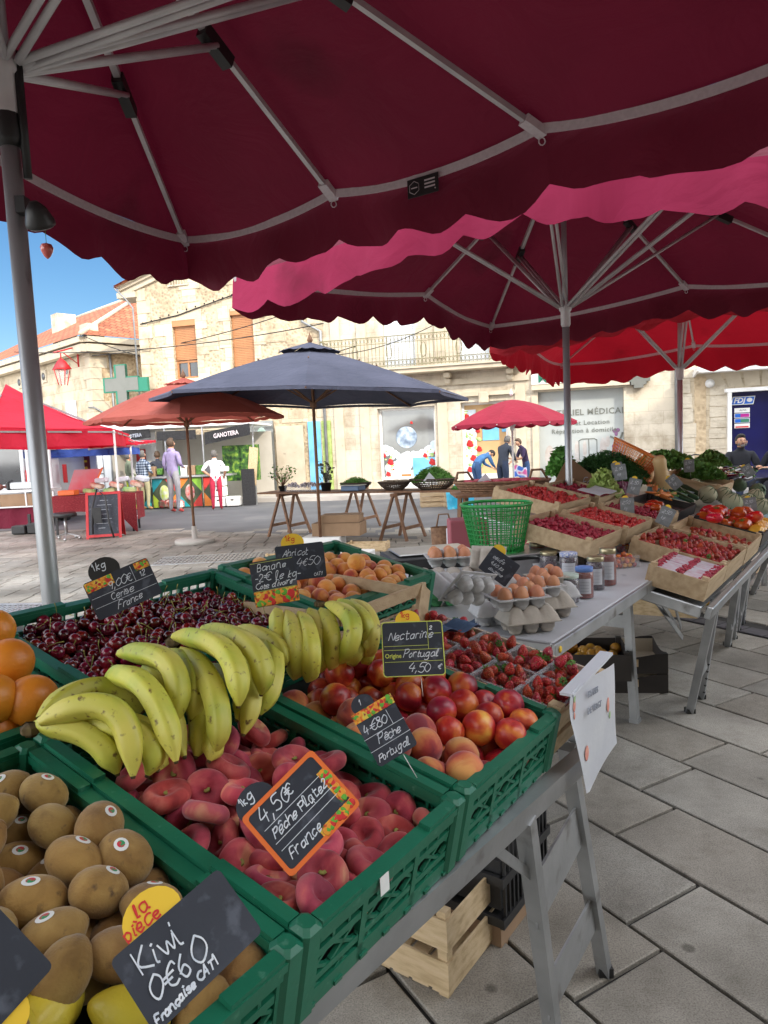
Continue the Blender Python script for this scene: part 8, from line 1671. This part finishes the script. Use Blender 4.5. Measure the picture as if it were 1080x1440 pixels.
mb = MB(); mb.rbox((0, 0, .09), (.6, .3, .16), .02, 0); mb.rbox((-.35, 0, .1), (.12, .26, .24), .05, 1); T(mb.build('meat_slicer', [m_scale, m_black], None, Mc0 @ TR(.75, .35, .89)), 'grey slicing machine on the white counter', 'machine')
for k, (x, y, w_) in enumerate(((.0, .4, .4), (-.5, .3, .3), (.35, .6, .35))): mb = MB(); mb.rbox((0, 0, .07), (w_, .25, .14), .05); T(mb.build('sausage_pile', mat('cured_meat%d' % k, [(.1, .03, .02), (.25, .08, .06)], 20, .6), None, Mc0 @ TR(x, y, .89)), ('dark cured meats on the left counter', 'dark cured meats cut by the left picture edge', 'dark cured meats behind the slicing machine')[k], 'meat')
mb = MB(); mb.rbox((.2, .1, .12), (.34, .24, .22), .02); mb.rbox((-.15, .1, .1), (.3, .25, .18), .02); mb.box((.05, .1, .32), (.05, .05, .2)); T(mb.build('tool_case', m_black, None, Matrix.Translation(gz0(35, 752)+Vector((0, .05, 0)))), 'black cases on the ground under the counter', 'case')
# slanted picture panel and green packets on the red table
mb = MB(); mb.add([(0, 0, 0), (.5, .1, .0), (.75, .1, .5), (.2, 0, .5)], [(0, 1, 2, 3)], 0); mb.bar((.48, .09, 0), (.76, .09, .52), .03, .03, 1); T(mb.build('display_board', [mat('red_fade_print', [(.7, .05, .08), (.45, .4, .45)], 1.2, .5), m_orange], None, Matrix.Translation((pT.x-.5, pT.y+.5, .82))), 'slanted display board with an orange edge on the red table', 'sign')
for k in range(9): mb = MB(); mb.rbox((0, 0, .05), (.26, .16, .1), .02); T(mb.build('packet', [mat('green_packet', [(.05, .35, .06), (.6, .6, .3)], 6, .4), mat('red_packet', [(.5, .04, .03), (.7, .65, .5)], 6, .4), m_paper][k % 3] if k < 3 else bpy.data.materials[('green_packet', 'red_packet', 'white_paper')[k % 3]], None, Matrix.Translation((pT.x+.0+.14*k, pT.y+.45+.05*(k % 2), .81+.11*(k % 3))) @ RZ(random.uniform(-30, 30)) @ RY(random.uniform(-20, 20))), 'colourful food packet heaped on the red cloth table', 'packet', 'food packets on the red cloth table')
mb = MB(); mb.rbox((0, 0, .05), (.34, .25, .1), .01); T(mb.build('orange_tray', m_orange, None, Matrix.Translation((pT.x-.35, pT.y+.25, .81))), 'orange plastic tray on the red cloth table', 'tray')
# white car with its doors open behind the counter
m_car = mat('white_car_paint', [(.62, .63, .64), (.7, .71, .72)], 2, .25, coat=.6)
Pc = ony(48, 720, 17.5); o = thing('parked_van', 'white van with its rear doors standing open behind the left stall', 'van', Matrix.Translation((Pc.x, 17.5, 0)) @ RZ(4))
mb = MB(); mb.rbox((-.3, 1.6, 1.05), (1.9, 3.2, 1.3), .12); mb.build('body', m_car, o)
def door(x0, x1, name, M_=None):
    mb = MB(); z0, z1 = .9, 1.95
    for (c, d) in (((x0+.04, 0, 1.4), (.09, .06, 1.2)), ((x1-.04, 0, 1.4), (.09, .06, 1.2)), (((x0+x1)/2, 0, 1.99), (x1-x0, .06, .09)), (((x0+x1)/2, 0, .72), (x1-x0, .062, .55))): mb.rbox(c, d, .02, 0, M_)
    d_ = mb.build(name, m_car, o); mb = MB(); mb.box(((x0+x1)/2, .0, 1.45), (x1-x0-.1, .01, 1.0), 0, M_); mb.build('door_window', m_win, o)
door(-.95, -.1, 'rear_door', TR(0, -.1, 0)); door(.05, .75, 'rear_door', TR(0, -.3, 0) @ RZ(-18))
for c_ in ((-.02, -.12, 1.1), (.82, .0, 1.2)): mb = MB(); mb.box(c_, (.09, .05, .45)); mb.build('tail_light', m_lampred, o)
for (x, y) in ((-1.1, .6), (.5, .6)): mb = MB(); mb.tube([(x-.1, y, .33), (x+.1, y, .33)], .33, 20); mb.build('wheel', m_black, o)
# roadside banner board
o = thing('menu_board', 'tall narrow dark red menu board on a white panel behind the stall', 'sign', Matrix.Translation(ony(112, 710, 19.5)*1) ); 
pmb = ony(116, 655, 19.5); o.matrix_world = Matrix.Translation((pmb.x, 19.5, 0)); mb = MB(); mb.box((-.12, .03, 1.0), (1.0, .05, 2.0)); mb.build('panel', m_white, o); mb = MB(); mb.box((0, 0, 1.25), (.42, .03, 1.4)); mb.build('red_board', mat('menu_red', (.18, .01, .01), 3, .5), o); mb = MB()
for k in range(7): mb.box((0, -.02, .75+.18*k), (.28, .01, .06))
mb.build('menu_text', m_yellow, o)
# white van and food trailer
pv = gz0(165, 706); o = thing('delivery_van', 'plain white van behind the queue of people', 'van', Matrix.Translation((pv.x-.1, 22.3, 0)) @ RZ(-6))
mb = MB(); mb.rbox((0, .9, 1.45), (4.6, 1.8, 2.2), .1); mb.build('body', m_car, o); mb = MB(); mb.rbox((0, .0, .42), (4.6, .06, .28), .02); mb.build('sill', m_steel, o); mb = MB(); mb.rbox((-.9, -.03, 1.35), (.16, .03, .3), .03); mb.build('door_handle', m_black, o)
for x in (-1.6, .9): mb = MB(); mb.tube([(x, .0, .34), (x, .25, .34)], .34, 22); w0 = mb.build('wheel', m_black, o); mb = MB(); mb.tube([(x, -.02, .34), (x, .0, .34)], .18, 16); mb.build('rim', m_scale, w0)
mb = MB(); mb.rbox((.6, -.012, 1.4), (.02, .01, 1.9), .002); mb.rbox((-1.2, -.012, 1.4), (.02, .01, 1.9), .002); mb.rbox((-.3, -.012, 1.05), (1.8, .01, .03), .002); mb.build('panel_gap', m_steel, o)
mb = MB(); mb.box((1.85, -.02, 1.5), (.3, .02, .5)); mb.build('side_light', m_lampred, o)
pt = gz0(262, 710); o = thing('food_trailer', 'food stall trailer with two dark signed awnings and colourful front panels', 'food stall', Matrix.Translation((pt.x, 20.9, 0)) @ RZ(-5) @ Matrix.Diagonal((.72, .85, .89, 1)))
Mt_ = Matrix.Translation((pt.x, 20.9, 0)) @ RZ(-5) @ Matrix.Diagonal((.72, .85, .89, 1))
mb = MB(); mb.box((.4, .9, 2.62), (6.0, 2.4, .06)); mb.box((.4, -.3, 2.66), (6.0, .08, .12)); mb.build('roof', m_white, o)
mb = MB(); mb.bar((-.9, -.25, 2.5), (-2.6, -.35, 2.35), .04, .36); mb.box((.2, -.3, 2.35), (1.6, .05, .3)); mb.build('left_awning', m_blackf, o)
mb = MB(); mb.add([(1.35, -.3, 2.0), (3.3, -.55, 2.25), (3.3, -.55, 2.62), (1.35, -.3, 2.4)], [(0, 1, 2, 3)]); mb.build('right_awning', m_blackf, o)
lettering('awning_text', 'GANOTERA', .16, m_fade, o, TR(-1.6, -.42, 2.38) @ RZ(-0) @ RX(90) @ RZ(5), bold=.004); lettering('awning_text', 'GANOTERA', .2, m_strap, o, TR(2.3, -.5, 2.3) @ RZ(-7) @ RX(90) @ RZ(5), bold=.004)
mb = MB(); mb.box((.4, 2.0, 1.2), (6, .05, 2.4)); mb.box((-2.6, .9, 1.2), (.05, 2.2, 2.4)); mb.build('back_wall', mat('cream_panel', [(.45, .42, .36), (.52, .49, .43)], 2, .7), o)
for x in (-2.6, -.3, 1.25, 3.3): mb = MB(); mb.bar((x, -.25, 0), (x, -.25, 2.6), .05, .05); mb.build('post', m_alu, o)
cols = [(.02, .35, .4), (.25, .5, .05), (.75, .22, .03), (.5, .65, .05), (.55, .04, .03)]
for k in range(4):
    x = -1.4+1.05*k; mb = MB(); mb.box((x, -.5, .5), (1.0, .05, .96)); mb.build('front_panel', mat('panel_base_%d' % k, [(.03, .05, .03), (.1, .12, .06)], 3, .5), o)
    for j in range(4):
        cx_, cz_ = x+(-.25 if j % 2 else .25), .5+(-.24 if j < 2 else .24); mb = MB(); s = 1 if j % 2 else -1; t = 1 if j < 2 else -1
        mb.add([(x-s*.48, -.53, .5-t*.46), (x-s*.02, -.53, .5-t*.46), (x-s*.48, -.53, .5-t*.02)], [(0, 1, 2)]); mb.build('painted_triangle', mat('tri_%d%d' % (k, j), cols[(k*2+j) % 5], 3, .5), o)
    mb = MB(); mb.ball((x, -.535, .5), (.2, .008, .26), 0, 12, 8); mb.build('painted_fruit', mat('paint_spot_%d' % k, [cols[(k+2) % 5], (.6, .6, .55)], 8, .5), o)
mb = MB(); mb.box((.3, -.35, 1.02), (4.4, .55, .06)); mb.build('counter', m_scale, o)
for k in range(11): mb = MB(); mb.rbox((0, 0, 0), (random.uniform(.12, .35), .2, random.uniform(.12, .35)), .02); mb.build('counter_goods', [m_white, m_card, m_leaf, m_steel, m_pulpG][k % 5], o, TR(-1.2+.33*k, -.35, 1.2))
mb = MB(); mb.box((2.35, 1.0, 1.35), (1.5, .3, 1.2)); mb.build('plant_display', mat('leafy_print', [(.01, .03, .01), (.05, .16, .02), (.3, .45, .05)], 7, .6, spread=(.35, .7)), o)
mb = MB(); mb.box((3.15, -.7, .6), (.5, .1, 1.15)); mb.build('side_board', m_blackf, o); mb = MB(); mb.box((3.1, -.5, 1.7), (.35, .04, 1.2), 0, RY(8)); mb.build('wood_board', m_wood2, o)
for (x, z, k) in ((2.0, .18, 0), (2.0, .5, 1), (2.0, .82, 2), (2.55, .18, 3)):
    mb = MB(); mb.rbox((0, 0, 0), (.5, .42, .3), .02); mb.box((0, -.215, .05), (.12, .01, .04), 1); T(mb.build('storage_box', [m_white, m_black], None, Mt_ @ TR(x, -.75, z)), ('bottom white storage box beside the woman in crimson', 'middle white storage box beside the woman in crimson', 'top white storage box beside the woman in crimson', 'single white storage box right of the stack')[k], 'box')
m_bags = mat('mixed_bags', [(.6, .58, .5), (.4, .05, .04), (.2, .16, .1)], 3, .7, rnd=.2, spread=(.4, .6))
for k in range(5): mb = MB(); mb.rbox((0, 0, .13), (.26, .2, .26), .06); T(mb.build('shopping_bag', m_bags, None, Matrix.Translation(gz0(228+6*k, 716)+Vector((0, .15+.1*(k % 2), 0))) @ RZ(30*k)), 'shopping bag on the ground at the feet of the tall man', 'bag', 'shopping bags at the feet of the tall man')
mb = MB(); mb.rbox((0, 0, .5), (.5, .08, 1.0), .01); T(mb.build('black_sign_board', m_black, None, Matrix.Translation(gz0(353, 703))), 'small black board standing at the right end of the food trailer', 'sign')
